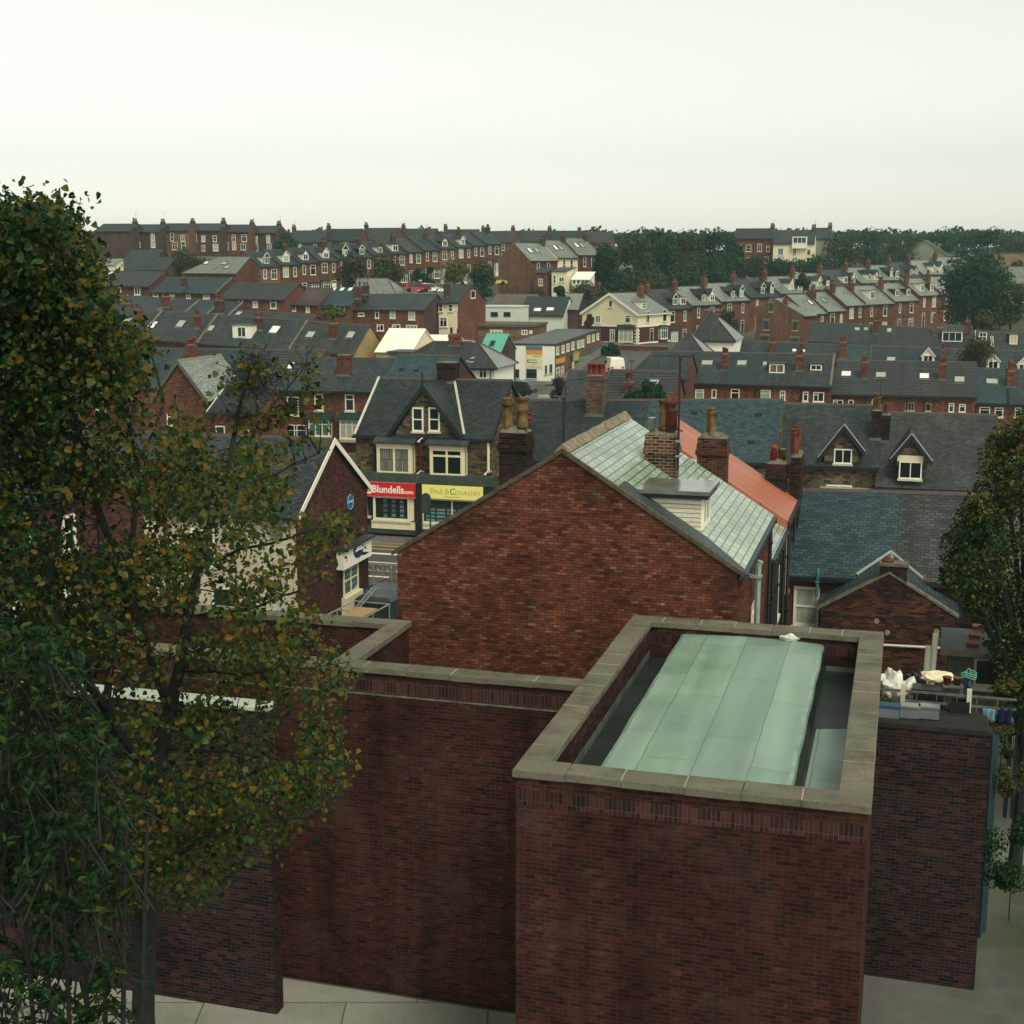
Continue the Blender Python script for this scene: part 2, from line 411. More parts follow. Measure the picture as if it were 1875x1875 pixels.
# ---------------------------------------------------------------- windows
_wc = {}
def window_mesh(w, h, style='case2', frame=None, glass=None, sill=True, lintel=None, t=.08, deep=.05):
    frame = frame or WHITE_P; glass = glass or GLASS
    key = (round(w, 2), round(h, 2), style, frame.name, glass.name, sill, lintel.name if lintel else '', t, deep)
    if key in _wc: return _wc[key]
    m = MB(); f = -deep
    m.poly([(t * .5, -.006, t * .5), (w - t * .5, -.006, t * .5), (w - t * .5, -.006, h - t * .5), (t * .5, -.006, h - t * .5)], 1)
    m.box(0, t, f, .01, 0, h, 0); m.box(w - t, w, f, .01, 0, h, 0)
    m.box(t, w - t, f, .01, 0, t, 0); m.box(t, w - t, f, .01, h - t, h, 0)
    b = t * .7; g = f * .7
    def vb(x, z0=t, z1=None): m.box(x - b / 2, x + b / 2, g, .0, z0, (h - t) if z1 is None else z1, 0)
    def hb(z, x0=t, x1=None): m.box(x0, (w - t) if x1 is None else x1, g * .9, .0, z - b / 2, z + b / 2, 0)
    if style == 'sash': hb(h * .5)
    elif style == 'case2': vb(w * .5)
    elif style == 'case2t': vb(w * .5); hb(h * .72)
    elif style == 'case3': vb(w * .34); vb(w * .66)
    elif style == 'case3t': vb(w * .34); vb(w * .66); hb(h * .72)
    elif style == 'cross': vb(w * .5); hb(h * .62)
    elif style == 'top': hb(h * .70)
    elif style == 'four': vb(w * .5); hb(h * .5)
    elif style == 'half': vb(w * .45); hb(h * .72, t, w * .45)
    if sill: m.box(-.07, w + .07, f - .07, .0, -.11, -.001, 2)
    if lintel: m.box(-.12, w + .12, -.022, .0, h + .002, h + .2, 3)
    me = m.mesh('window', [frame, glass, SILL, lintel or SILL])
    _wc[key] = me
    return me

def frameM(o, u, n):
    """matrix whose x is u, -y is n (outward), z = completing"""
    u = Vector(u).normalized(); n = Vector(n).normalized()
    y = -n; z = u.cross(y)
    return Matrix(((u.x, y.x, z.x, o[0]), (u.y, y.y, z.y, o[1]), (u.z, y.z, z.z, o[2]), (0, 0, 0, 1)))

class House:
    """x along the front, y into the house, z up; front eave at z=he, ridge at y=hd"""
    def __init__(s, name, label, cat, group, O, th, w, he, rise, hd, d=None, sh=0., wall=None, roof=None, ends=(1, 1), ov=.22, vg=.12,
                 base=-2.5, ridge=None, gutter=True, backroof=None, hipL=0, hipR=0, t=.09, make_roof=True, barge=None, bz=None, ctrl=True, frontwall=None):
        s.w, s.he, s.rise, s.hd, s.sh, s.th = w, he, rise, hd, sh, th
        s.d = d = d or 2 * hd
        s.M = Matrix.Translation(O) @ Matrix.Rotation(-th, 4, 'Z'); s.Mi = s.M.inverted()
        s.root = thing(name, label, cat, O, -th, group)
        s.k = rise / hd
        zr = he + rise
        bd = d - hd
        be = zr - s.k * bd if not bz else bz          # back eave height
        s.be = be
        e = .004
        if ctrl:
            for fx, fy in ((0, 0), (w, 0), (0, d), (w, d)):
                q = s.M @ Vector((fx, fy, 0)); CTRL.append((q.x, q.y, q.z + (sh * fx)))
        m = MB()
        A = lambda x, y, z: (x, y, z + sh * x)
        x0, x1 = e, w - e
        hl, hr = hipL, hipR
        def gz(h): return he if h else zr
        vs = [A(x0, 0, base), A(x1, 0, base), A(x1, d, base), A(x0, d, base), A(x0, 0, he - .02), A(x1, 0, he - .02), A(x1, d, be - .02), A(x0, d, be - .02), A(x0, hd, zr - .02), A(x1, hd, zr - .02)]
        m.add(vs, [(0, 1, 5, 4)], 1 if frontwall else 0)
        m.add(vs, [(2, 3, 7, 6)], 0)
        m.add(vs, [(1, 2, 6, 5) if hr else (1, 2, 6, 9, 5), (3, 0, 4, 7) if hl else (3, 0, 4, 8, 7)], 0)
        s.wallobj = m.build('wall', [wall or B_FAR] + ([frontwall] if frontwall else []), s.root)
        if make_roof:
            m = MB(); L0 = -vg if ends[0] else e; L1 = w + vg if ends[1] else w - e
            if hl: L0 = -ov
            if hr: L1 = w + ov
            k = s.k; kb = (zr - be) / bd
            up = .03
            fe, bk = he - k * ov + up, be - kb * ov + up
            zt = zr + up
            rl, rr = L0 + (hl + ov if hl else 0), L1 - (hr + ov if hr else 0)
            m.slab([A(L0, -ov, fe), A(L1, -ov, fe), A(rr, hd, zt), A(rl, hd, zt)], t, 0)
            m.slab([A(L1, d + ov, bk), A(L0, d + ov, bk), A(rl, hd, zt), A(rr, hd, zt)], t, 1)
            if hr: m.slab([A(L1, -ov, fe), A(L1, d + ov, bk), A(rr, hd, zt)], t, 1)
            if hl: m.slab([A(L0, d + ov, bk), A(L0, -ov, fe), A(rl, hd, zt)], t, 0)
            s.roofobj = m.build('roof', [roof or S_GREY, backroof or roof or S_GREY], s.root)
            if ridge is not False:
                m = MB(); r = .11
                zz = zt + .01
                pts = []
                m.add([A(rl, hd - r, zz - r * k), A(rl, hd, zz + .05), A(rl, hd + r, zz - r * k), A(rr, hd - r, zz - r * k), A(rr, hd, zz + .05), A(rr, hd + r, zz - r * k)], [(0, 3, 4, 1), (1, 4, 5, 2), (0, 1, 2), (5, 4, 3)])
                if hr:
                    for yy, z_ in ((-ov, fe), (d + ov, bk)): m.tube([A(rr, hd, zt + .02), A(L1, yy, z_ + .02)], .07, 5)
                if hl:
                    for yy, z_ in ((-ov, fe), (d + ov, bk)): m.tube([A(rl, hd, zt + .02), A(L0, yy, z_ + .02)], .07, 5)
                m.build('ridge_tiles', ridge or RIDGE_CL, s.root)
            if gutter:
                m = MB()
                m.add([A(L0, -ov - .10, fe - .16), A(L1, -ov - .10, fe - .16), A(L1, -ov - .10, fe - .03), A(L0, -ov - .10, fe - .03),
                       A(L0, -.02, fe - .16), A(L1, -.02, fe - .16), A(L1, -ov + .02, fe - .03), A(L0, -ov + .02, fe - .03)],
                      [(0, 1, 2, 3), (4, 5, 1, 0), (3, 2, 6, 7), (5, 6, 2, 1), (0, 3, 7, 4)])
                m.build('gutter', gutter if not isinstance(gutter, bool) else BLACK_P, s.root)
            if barge:
                for end, X in ((0, L0), (1, L1)):
                    if not (barge[1] >> end & 1): continue
                    m = MB(); bw = .2 if len(barge) < 3 else barge[2]
                    xa, xb = (X - .04, X) if end == 0 else (X, X + .04)
                    for (ya, za, yb, zb) in ((-ov, fe, hd, zt), (d + ov, bk, hd, zt)):
                        vs = [A(xx, yy, z_ + dz) for xx in (xa, xb) for (yy, z_) in ((ya, za), (yb, zb)) for dz in (.06, -bw)]
                        m.add(vs, [(0, 1, 3, 2), (4, 6, 7, 5), (0, 2, 6, 4), (1, 5, 7, 3), (0, 4, 5, 1), (2, 3, 7, 6)])
                    m.build('barge_board', barge[0], s.root)
    # ---- pixel helpers
    def lray(s, x, y):
        return s.Mi @ CAM, s.Mi.to_3x3() @ ray(x, y)
    def wallpt(s, x, y, y0=0.):
        o, d = s.lray(x, y); t = (y0 - o.y) / d.y
        return o + d * t
    def flankpt(s, x, y, x0=None):
        o, d = s.lray(x, y); t = ((s.w if x0 is None else x0) - o.x) / d.x
        return o + d * t
    def roofpt(s, x, y):
        o, d = s.lray(x, y); n = Vector((-s.sh, -s.k, 1)); t = (s.he - o.dot(n)) / d.dot(n)
        return o + d * t
    # ---- fittings
    def win(s, px, style='case2', glass=None, frame=None, sill=True, lintel=None, name='window', t=.08, deep=.05, y0=0.):
        xa, ya, xb, yb = px
        c = (xa + xb) / 2
        p0, p1 = s.wallpt(xa, (ya + yb) / 2, y0), s.wallpt(xb, (ya + yb) / 2, y0)
        zb, zt = s.wallpt(c, yb, y0).z, s.wallpt(c, ya, y0).z
        me = window_mesh(p1.x - p0.x, zt - zb, style, frame, glass, sill, lintel, t, deep)
        return link(name, me, s.root, Matrix.Translation((p0.x, y0, zb)))
    def winl(s, x, z, w, h, style='case2', glass=None, frame=None, sill=True, lintel=None, name='window', t=.08):
        return link(name, window_mesh(w, h, style, frame, glass, sill, lintel, t), s.root, Matrix.Translation((x, 0, z + s.sh * x)))
    def fwin(s, px, style='case2', glass=None, frame=None, sill=True, lintel=None, side=1, t=.08):
        """window in the right (side=1) gable wall"""
        X = s.w if side else 0
        xa, ya, xb, yb = px; c = (xa + xb) / 2
        p0, p1 = s.flankpt(xa, (ya + yb) / 2, X), s.flankpt(xb, (ya + yb) / 2, X)
        zb, zt = s.flankpt(c, yb, X).z, s.flankpt(c, ya, X).z
        ww = abs(p1.y - p0.y)
        me = window_mesh(ww, zt - zb, style, frame, glass, sill, lintel, t)
        if side: M = frameM((X, min(p0.y, p1.y), zb), (0, 1, 0), (1, 0, 0))
        else: M = frameM((X, max(p0.y, p1.y), zb), (0, -1, 0), (-1, 0, 0))
        return link('window', me, s.root, M)
    def slopeM(s, x, y):
        z = s.he + s.k * y + s.sh * x + .035
        u = Vector((1, 0, s.sh)).normalized(); v = Vector((0, 1, s.k)).normalized()
        return frameM((x, y, z), u, u.cross(v))
    def sky(s, px, glass=None):
        xa, ya, xb, yb = px; c = (xa + xb) / 2
        p0, p1 = s.roofpt(xa, (ya + yb) / 2), s.roofpt(xb, (ya + yb) / 2)
        q0, q1 = s.roofpt(c, yb), s.roofpt(c, ya)
        return s.skyl((p0.x + p1.x) / 2, q0.y, p1.x - p0.x, (q1 - q0).length, glass)
    def skyl(s, x, y, w, h, glass=None):
        m = MB(); t = .06
        m.poly([(0, -.06, 0), (w, -.06, 0), (w, -.06, h), (0, -.06, h)], 1)
        m.box(-t, 0, -.09, .0, -t, h + t); m.box(w, w + t, -.09, .0, -t, h + t); m.box(0, w, -.09, .0, -t, 0); m.box(0, w, -.09, .0, h, h + t)
        m.box(-t * 2, w + t * 2, -.02, .0, -t * 3.2, -t - .002, 2)
        return m.build('skylight', [LEAD_DARK, glass or GLASS_PALE, LEAD], s.root, s.slopeM(x - w / 2, y))
    def chim(s, px, pots=2, mat=None, pot=None, dy=.5, poth=.55, potr=.13, y=None, flash=True, lean=0, cap=True, potrow=None):
        xa, ya, xb, yb = px; c = (xa + xb) / 2
        b = s.roofpt(c, yb) if y is None else s.wallpt(c, yb, y)
        p0, p1 = s.wallpt(xa, yb, b.y), s.wallpt(xb, yb, b.y)
        zt = s.wallpt(c, ya, b.y).z
        return s.chiml((p0.x + p1.x) / 2, b.y + dy / 2, p1.x - p0.x, dy, zt, pots, mat, pot, poth, potr, flash, cap, potrow)
    def chiml(s, x, y, w, dy, zt, pots=2, mat=None, pot=None, poth=.55, potr=.13, flash=True, cap=True, potrow=None):
        m = MB(); zb = s.he + s.k * (min(y, s.hd) - dy) - .4 + s.sh * x
        if y > s.hd: zb = s.he + s.rise - 1.6
        m.box(x - w / 2, x + w / 2, y - dy / 2, y + dy / 2, zb, zt - .30)
        o = .045
        m.box(x - w / 2 - o, x + w / 2 + o, y - dy / 2 - o, y + dy / 2 + o, zt - .30, zt - .16)
        m.box(x - w / 2 - o * .3, x + w / 2 + o * .3, y - dy / 2 - o * .3, y + dy / 2 + o * .3, zt - .16, zt - .02)
        m.add([(x - w / 2, y - dy / 2, zt - .02), (x + w / 2, y - dy / 2, zt - .02), (x + w / 2, y + dy / 2, zt - .02), (x - w / 2, y + dy / 2, zt - .02),
               (x - w / 2 + .12, y - dy / 2 + .1, zt + .05), (x + w / 2 - .12, y - dy / 2 + .1, zt + .05), (x + w / 2 - .12, y + dy / 2 - .1, zt + .05), (x - w / 2 + .12, y + dy / 2 - .1, zt + .05)],
              [(4, 5, 6, 7), (0, 1, 5, 4), (1, 2, 6, 5), (2, 3, 7, 6), (3, 0, 4, 7)], 1)
        if flash:
            zf = s.he + s.k * (y - dy / 2) + s.sh * x
            m.box(x - w / 2 - .07, x + w / 2 + .07, y - dy / 2 - .07, y - dy / 2 - .004, zf - .06, zf + .14, 2)
        ch = m.build('chimney', [mat or B_STACK, FLAUNCH, LEAD], s.root)
        if rnd.random() < .3 and w < 1.3:
            j = MB(); X_ = x + w * .3; az_ = rnd.uniform(0, 3.1); hh = rnd.uniform(1.1, 1.9); ca, sa = math.cos(az_), math.sin(az_)
            j.tube([(X_, y, zt - .5), (X_, y, zt + hh)], .022, 5); j.tube([(X_ - .5 * ca, y - .5 * sa, zt + hh), (X_ + .6 * ca, y + .6 * sa, zt + hh)], .014, 4)
            for q_ in range(5): e_ = -.4 + q_ * .22; j.tube([(X_ + e_ * ca + .2 * sa, y + e_ * sa - .2 * ca, zt + hh), (X_ + e_ * ca - .2 * sa, y + e_ * sa + .2 * ca, zt + hh)], .009, 3)
            j.build('aerial', STEEL_D, ch)
        for i in range(pots):
            fx = 0 if pots == 1 else (i / (pots - 1) - .5) * (w - .34)
            j = MB(); r = potr * rnd.uniform(.9, 1.1); h = poth * rnd.uniform(.75, 1.2)
            j.lathe([(r * 1.1, 0), (r, .06), (r * .92, h * .8), (r * 1.15, h * .84), (r * 1.12, h * .95), (r * .9, h)], 8, (x + fx, y, zt + .03))
            po = pot if pot else rnd.choice([POT_CLAY, POT_CLAY, POT_RED, POT_BUFF])
            smooth(j.build('chimney_pot', po, ch))
        return ch
    def gdorm(s, x, y0, w, h, g, front=None, cheek=None, roof=None, board=None, style='case2', glass=None, bt=.13, ov=.12, ww=None, wh=None):
        """gabled dormer: face at depth y0"""
        zb = s.he + s.k * y0 + s.sh * x + .02; a, b = x - w / 2, x + w / 2
        zt = zb + h; k = s.k
        m = MB()
        y1 = min(y0 + h / k, s.hd)
        m.poly([(a, y0, zb), (b, y0, zb), (b, y0, zt), (x, y0, zt + g), (a, y0, zt)], 0)
        m.poly([(b, y0, zb), (b, y1, zb + k * (y1 - y0)), (b, y1, zt), (b, y0, zt)], 1)
        m.poly([(a, y1, zb + k * (y1 - y0)), (a, y0, zb), (a, y0, zt), (a, y1, zt)], 1)
        dm = m.build('dormer', [front or WHITE_P, cheek or S_DARK], s.root)
        m = MB(); ye = min(y0 + (h + g) / k + .1, s.hd + .3); k2 = g / (w / 2); dz = .04
        q = ov
        for sg in (-1, 1):
            pts = [(x + sg * (w / 2 + q), y0 - .14, zt - k2 * q + dz), (x + sg * (w / 2 + q), ye, zt - k2 * q + dz), (x, ye, zt + g + dz), (x, y0 - .14, zt + g + dz)]
            m.slab(pts if sg > 0 else pts[::-1], .05)
        m.build('dormer_roof', roof or S_GREY, dm)
        m = MB()
        for sg in (-1, 1):
            xa, xb = x + sg * (w / 2 + q), x
            za, zb_ = zt - k2 * q + dz + .01, zt + g + dz + .01
            vs = [(xx, yy, zz + dd) for yy in (y0 - .19, y0 - .142) for (xx, zz) in ((xa, za), (xb, zb_)) for dd in (0, -bt)]
            m.add(vs, [(0, 1, 3, 2), (4, 6, 7, 5), (0, 2, 6, 4), (1, 5, 7, 3), (0, 4, 5, 1)])
        m.build('barge_board', board or WHITE_P, dm)
        w_ = ww or w * .8; h_ = wh or h * .92
        link('dormer_window', window_mesh(w_, h_, style, WHITE_P, glass, False, None, .09), dm, Matrix.Translation((x - w_ / 2, y0 - .004, zb + .06)))
        return dm
    def fdorm(s, x, y0, w, h, cheek=None, style='case2', glass=None, roof=None, face=None, ww=None, wh=None, slope=.05, ov=.12, lip=None, fascia=False):
        """flat topped box dormer"""
        zb = s.he + s.k * y0 + s.sh * x + .02; a, b = x - w / 2, x + w / 2
        zt = zb + h; k = s.k; y1 = min(y0 + h / k, s.hd - .02)
        m = MB()
        m.poly([(a, y0, zb), (b, y0, zb), (b, y0, zt), (a, y0, zt)], 0)
        m.poly([(b, y0, zb), (b, y1, zb + k * (y1 - y0)), (b, y1, zt), (b, y0, zt)], 1)
        m.poly([(a, y1, zb + k * (y1 - y0)), (a, y0, zb), (a, y0, zt), (a, y1, zt)], 1)
        dm = m.build('dormer', [face or WHITE_P, cheek or WHITE_P], s.root)
        m = MB(); m.box(a - ov, b + ov, y0 - ov, y1 + .05, zt + .003, zt + .1)
        m.build('dormer_roof', roof or LEAD, dm)
        if fascia:
            m = MB(); f_ = ov - .05
            m.box(a - f_, b + f_, y0 - f_, y0 - .006, zt - .10, zt + .002); m.box(a - f_, a - .004, y0 - .006, y1 - .1, zt - .10, zt + .002); m.box(b + .004, b + f_, y0 - .006, y1 - .1, zt - .10, zt + .002); m.build('fascia', BLACK_P, dm)
        w_ = ww or w * .86; h_ = wh or h * .85
        link('dormer_window', window_mesh(w_, h_, style, WHITE_P, glass, False, None, .09), dm, Matrix.Translation((x - w_ / 2, y0 - .004, zb + (h - h_) * .45)))
        return dm
    def bay(s, x, w, h, z0=.75, out=.5, roof=None, style='case3t', glass=None, body=None, frame=None, rh=.3, rov=.12, splay=.0):
        m = MB()
        zo = s.sh * x
        m.box(x - w / 2, x + w / 2, -out, -.002, -.6 + zo if z0 < 1.2 else z0 - .25 + zo, z0 + zo)
        by = m.build('bay_window', body or WHITE_P, s.root)
        fr = frame or WHITE_P
        link('window', window_mesh(w, h, style, fr, glass, True, None, .1), by, Matrix.Translation((x - w / 2, -out + .05, z0 + .002 + zo)))
        ms = window_mesh(out - .06, h, 'top', fr, glass, False, None, .08)
        link('window', ms, by, frameM((x + w / 2 - .05, -out + .06, z0 + .002 + zo), (0, 1, 0), (1, 0, 0)))
        link('window', ms, by, frameM((x - w / 2 + .05, -.002, z0 + .002 + zo), (0, -1, 0), (-1, 0, 0)))
        m = MB(); q = rov; zt = z0 + h + zo + .004
        m.add([(x - w / 2 - q, -out - q, zt), (x + w / 2 + q, -out - q, zt), (x + w / 2 + q, -.003, zt), (x - w / 2 - q, -.003, zt),
               (x - w / 2 - q, -out - q, zt + .08), (x + w / 2 + q, -out - q, zt + .08), (x + w / 2 + q * .5, -.003, zt + .08 + rh), (x - w / 2 - q * .5, -.003, zt + .08 + rh)],
              [(0, 1, 5, 4), (4, 5, 6, 7), (1, 2, 6, 5), (3, 0, 4, 7), (3, 2, 1, 0)])
        m.build('bay_roof', roof or S_DARK, by)
        return by
    def door(s, x, w=.9, h=2.1, mat=None, z=0., fan=True):
        m = MB(); zo = s.sh * x + z
        m.box(x - w / 2, x + w / 2, -.03, .0, zo, zo + h, 0)
        m.box(x - w / 2 - .07, x - w / 2, -.05, .0, zo, zo + h + (.4 if fan else 0), 1); m.box(x + w / 2, x + w / 2 + .07, -.05, .0, zo, zo + h + (.4 if fan else 0), 1)
        if fan: m.box(x - w / 2, x + w / 2, -.02, .0, zo + h + .05, zo + h + .4, 2); m.box(x - w / 2, x + w / 2, -.05, .0, zo + h, zo + h + .05, 1); m.box(x - w / 2 - .07, x + w / 2 + .07, -.05, .0, zo + h + .4, zo + h + .47, 1)
        m.box(x + w * .32, x + w * .38, -.06, -.03, zo + 1., zo + 1.08, 1)
        return m.build('door', [mat or rnd.choice([DOOR_DARK, DOOR_BLUE, GREEN_P, B_MAROON, WHITE_P]), WHITE_P, GLASS], s.root)
    def pipe(s, x, z0=-.3, z1=None, mat=None, r=.05, y=-.09):
        m = MB(); zo = s.sh * x
        z1 = s.he if z1 is None else z1
        m.tube([(x, y, z0 + zo), (x, y, z1 + zo - .25), (x, -.25, z1 + zo - .12)], r, 6)
        for z in np.arange(z0 + .5, z1 - .4, 1.8): m.box(x - r * 1.4, x + r * 1.4, y - r * 1.2, -.002, z + zo, z + zo + .06)
        return m.build('downpipe', mat or BLACK_P, s.root)
    def verge(s, end, mat=None, hgt=.14, wd=.22, back=False):
        """raised party-wall coping on the front slope"""
        m = MB(); X = 0 if end == 0 else s.w
        xa, xb = X - wd / 2, X + wd / 2
        for (ya, yb) in ((-.15, s.hd),):
            vs = [(xx, yy, s.he + s.k * yy + s.sh * xx + dz) for dz in (.0, hgt + .03) for (xx, yy) in ((xa, ya), (xb, ya), (xb, yb), (xa, yb))]
            m.add(vs, [(0, 1, 5, 4), (4, 5, 6, 7), (1, 2, 6, 5), (3, 0, 4, 7), (2, 3, 7, 6)])
        return m.build('verge_coping', mat or FLAUNCH, s.root)
    def autofront(s, kind='bay', glass=None, seed=0, two=True):
        """plain terraced front: bay + door below, windows above, sized to this frontage"""
        r = random.Random(seed); w = s.w; gl = lambda: r.choice([GLASS, GLASS, CURTAIN, GLASS_TEAL])
        flip = r.random() < .5
        X = (lambda x: w - x) if flip else (lambda x: x)
        he = s.he
        z2 = he - 2.15
        st = r.choice(['sash', 'case2t', 'top', 'cross'])
        bw = min(1.7, w * .36)
        x1, x2 = X(w * .30), X(w * .76)
        s.winl(x1 - bw * .38, z2, bw * .76, 1.65, st, gl(), lintel=LINTEL)
        s.winl(x2 - .36, z2 + .1, .72, 1.5, 'sash', gl(), lintel=LINTEL)
        if kind == 'bay':
            s.bay(x1, bw, 1.65, .7, .55, glass=gl(), roof=r.choice([S_DARK, S_DARK, GREEN_P]), body=r.choice([B_FAR, WHITE_P, B_FAR]))
            s.door(x2, .9, 2.05)
        elif kind == 'flat':
            s.winl(x1 - bw / 2, .8, bw, 1.6, 'case3t', gl(), lintel=LINTEL)
            s.door(x2, .9, 2.05)

def ulin(th): return Vector((math.cos(th), -math.sin(th), 0)), Vector((math.sin(th), math.cos(th), 0))

class Row:
    """a terrace whose front eave runs between two picture points, the left one at distance Y0"""
    def __init__(s, eL, eR, Y0, th, ridge, hd, he, splits=None, step=False):
        s.u, s.v = ulin(th); s.th = th; s.he = he; s.hd = hd; s.step = step
        s.E0 = P(eL[0], eL[1], Y0)
        s.E1 = onplane(eR[0], eR[1], s.E0, s.v)
        s.L = (s.E1 - s.E0).dot(s.u)
        s.sl = (s.E1.z - s.E0.z) / s.L
        rp = onplane(ridge[0], ridge[1], s.E0 + s.v * hd, s.v)
        x = (rp - s.E0).dot(s.u)
        s.rise = rp.z - (s.E0.z + s.sl * x)
        s.eL, s.eR = eL, eR
        print('ROW L=%.1f slope=%.3f rise=%.2f pitch=%.0f ground0=%.1f ground1=%.1f X=%.0f..%.0f Y=%.0f..%.0f' % (s.L, s.sl, s.rise, math.degrees(math.atan2(s.rise, hd)), s.E0.z - he, s.E1.z - he, s.E0.x, s.E1.x, s.E0.y, s.E1.y))
    def at(s, px):
        """distance along the row of the eave point under picture column px"""
        f = (px - s.eL[0]) / (s.eR[0] - s.eL[0])
        y = s.eL[1] + f * (s.eR[1] - s.eL[1])
        return (onplane(px, y, s.E0, s.v) - s.E0).dot(s.u)
    def house(s, pa, pb, name, label, cat, group, **kw):
        a, b = s.at(pa), s.at(pb)
        return s.housel(a, b, name, label, cat, group, **kw)
    def housel(s, a, b, name, label, cat, group, dz=0., rise=None, **kw):
        O = s.E0 + s.u * a
        if s.step:
            O.z = s.E0.z + s.sl * (a + b) / 2 - s.he + dz; sh = 0
        else:
            O.z = s.E0.z + s.sl * a - s.he + dz; sh = s.sl
        kw.setdefault('hd', s.hd)
        return House(name, label, cat, group, O, s.th, b - a, s.he, rise or s.rise, sh=sh, **kw)

# ---------------------------------------------------------------- vegetation
def leaf_blob_tree(name, label, cat, base, height, crown_r, crown_h, mat, n=1500, leaf=.35, group=None, trunk=True, seed=0, blobs=9, squash=1., droop=.35, kind=None, trunk_r=None, lean=0):
    """trunk with limbs and a crown of many small leaf faces gathered in clumps"""
    r = random.Random(seed)
    root = thing(name, label, cat, base, r.uniform(0, 6), group)
    zc = height - crown_h / 2
    cl = []
    for i in range(blobs):
        a = r.uniform(0, 6.283); rad = crown_r * math.sqrt(r.random()) * .78
        zz = r.uniform(-.5, .5)
        sc = math.sqrt(max(.08, 1 - (zz * 1.75) ** 2))
        cl.append((Vector((math.cos(a) * rad * sc, math.sin(a) * rad * sc, zc + zz * crown_h * .82)), crown_r * r.uniform(.26, .5)))
    if trunk:
        m = MB(); tr = trunk_r or max(.08, height * .022)
        top = Vector((r.uniform(-.2, .2), r.uniform(-.2, .2), height * .72))
        m.tube([(0, 0, -.6), (0, 0, height * .2), top * .6, top], [tr * 1.25, tr, tr * .7, tr * .25], 7)
        for c, rr in cl:
            z0 = r.uniform(.22, .55) * height
            st = Vector((top.x * z0 / height, top.y * z0 / height, z0))
            mid = st.lerp(c, .55) + Vector((0, 0, -.1 * height * .3))
            m.tube([st, mid, c], [tr * .5, tr * .3, tr * .1], 5)
        m.build('trunk', BARK, root)
    m = MB()
    for i in range(n):
        c, rr = cl[r.randrange(len(cl))]
        d = Vector((r.gauss(0, 1), r.gauss(0, 1), r.gauss(0, 1))); d.normalize()
        p = c + Vector((d.x, d.y, d.z * squash)) * rr * (r.random() ** .45) * 1.15
        if p.z < .1: continue
        nrm = (d + Vector((r.gauss(0, .7), r.gauss(0, .7), r.gauss(0, .7) + .5))).normalized()
        t1 = nrm.orthogonal().normalized(); t1.rotate(Matrix.Rotation(r.uniform(0, 6.28), 3, nrm)); t2 = nrm.cross(t1)
        L = leaf * r.uniform(.6, 1.3); W = L * r.uniform(.55, .8)
        m.add([p - t1 * L * .5, p - t2 * W * .5 + nrm * L * .08, p + t1 * L * .5 - nrm * L * .12, p + t2 * W * .5 + nrm * L * .08], [(0, 1, 2, 3)])
    o = m.build('crown', mat, root)
    return root
# ---------------------------------------------------------------- foreground: flat roofed block, parapets, near terrace
TH = R(16)
UB, VA = ulin(TH)
def text(txt, size, mat, parent, M, bold=0., ext=.004, align='LEFT', shear=0, name='lettering', sx=1.):
    cu = bpy.data.curves.new('lettering', 'FONT'); cu.body = txt; cu.size = size; cu.offset = bold; cu.extrude = ext; cu.align_x = align; cu.shear = shear; cu.resolution_u = 3
    o = bpy.data.objects.new('tmp', cu); COL.objects.link(o)
    dg = bpy.context.evaluated_depsgraph_get(); me = bpy.data.meshes.new_from_object(o.evaluated_get(dg))
    bpy.data.objects.remove(o)
    me.materials.clear(); me.materials.append(mat)
    if sx != 1.: me.transform(Matrix.Diagonal((sx, 1, 1, 1)))
    me.transform(Matrix.Rotation(math.pi / 2, 4, 'X'))
    return link(name, me, parent, M)

def soldier(name, stops):
    return mat_units(name, stops, (.075, .055, .045), .075, .24, .006, offset=0., weather=.4, wscale=.5, hue_obj=.03)
SOLD = soldier('brick_soldier', [(0, (.018, .012, .012)), (.5, (.045, .019, .017)), (1, (.075, .028, .022))])
B_PARA = mat_units('brick_parapet', [(0, (.018, .012, .012)), (.4, (.044, .019, .015)), (.8, (.072, .029, .021)), (1, (.10, .043, .028))], (.045, .028, .022), .225, .075, .006, weather=.4, wscale=.6, stainc=(.02, .016, .014))

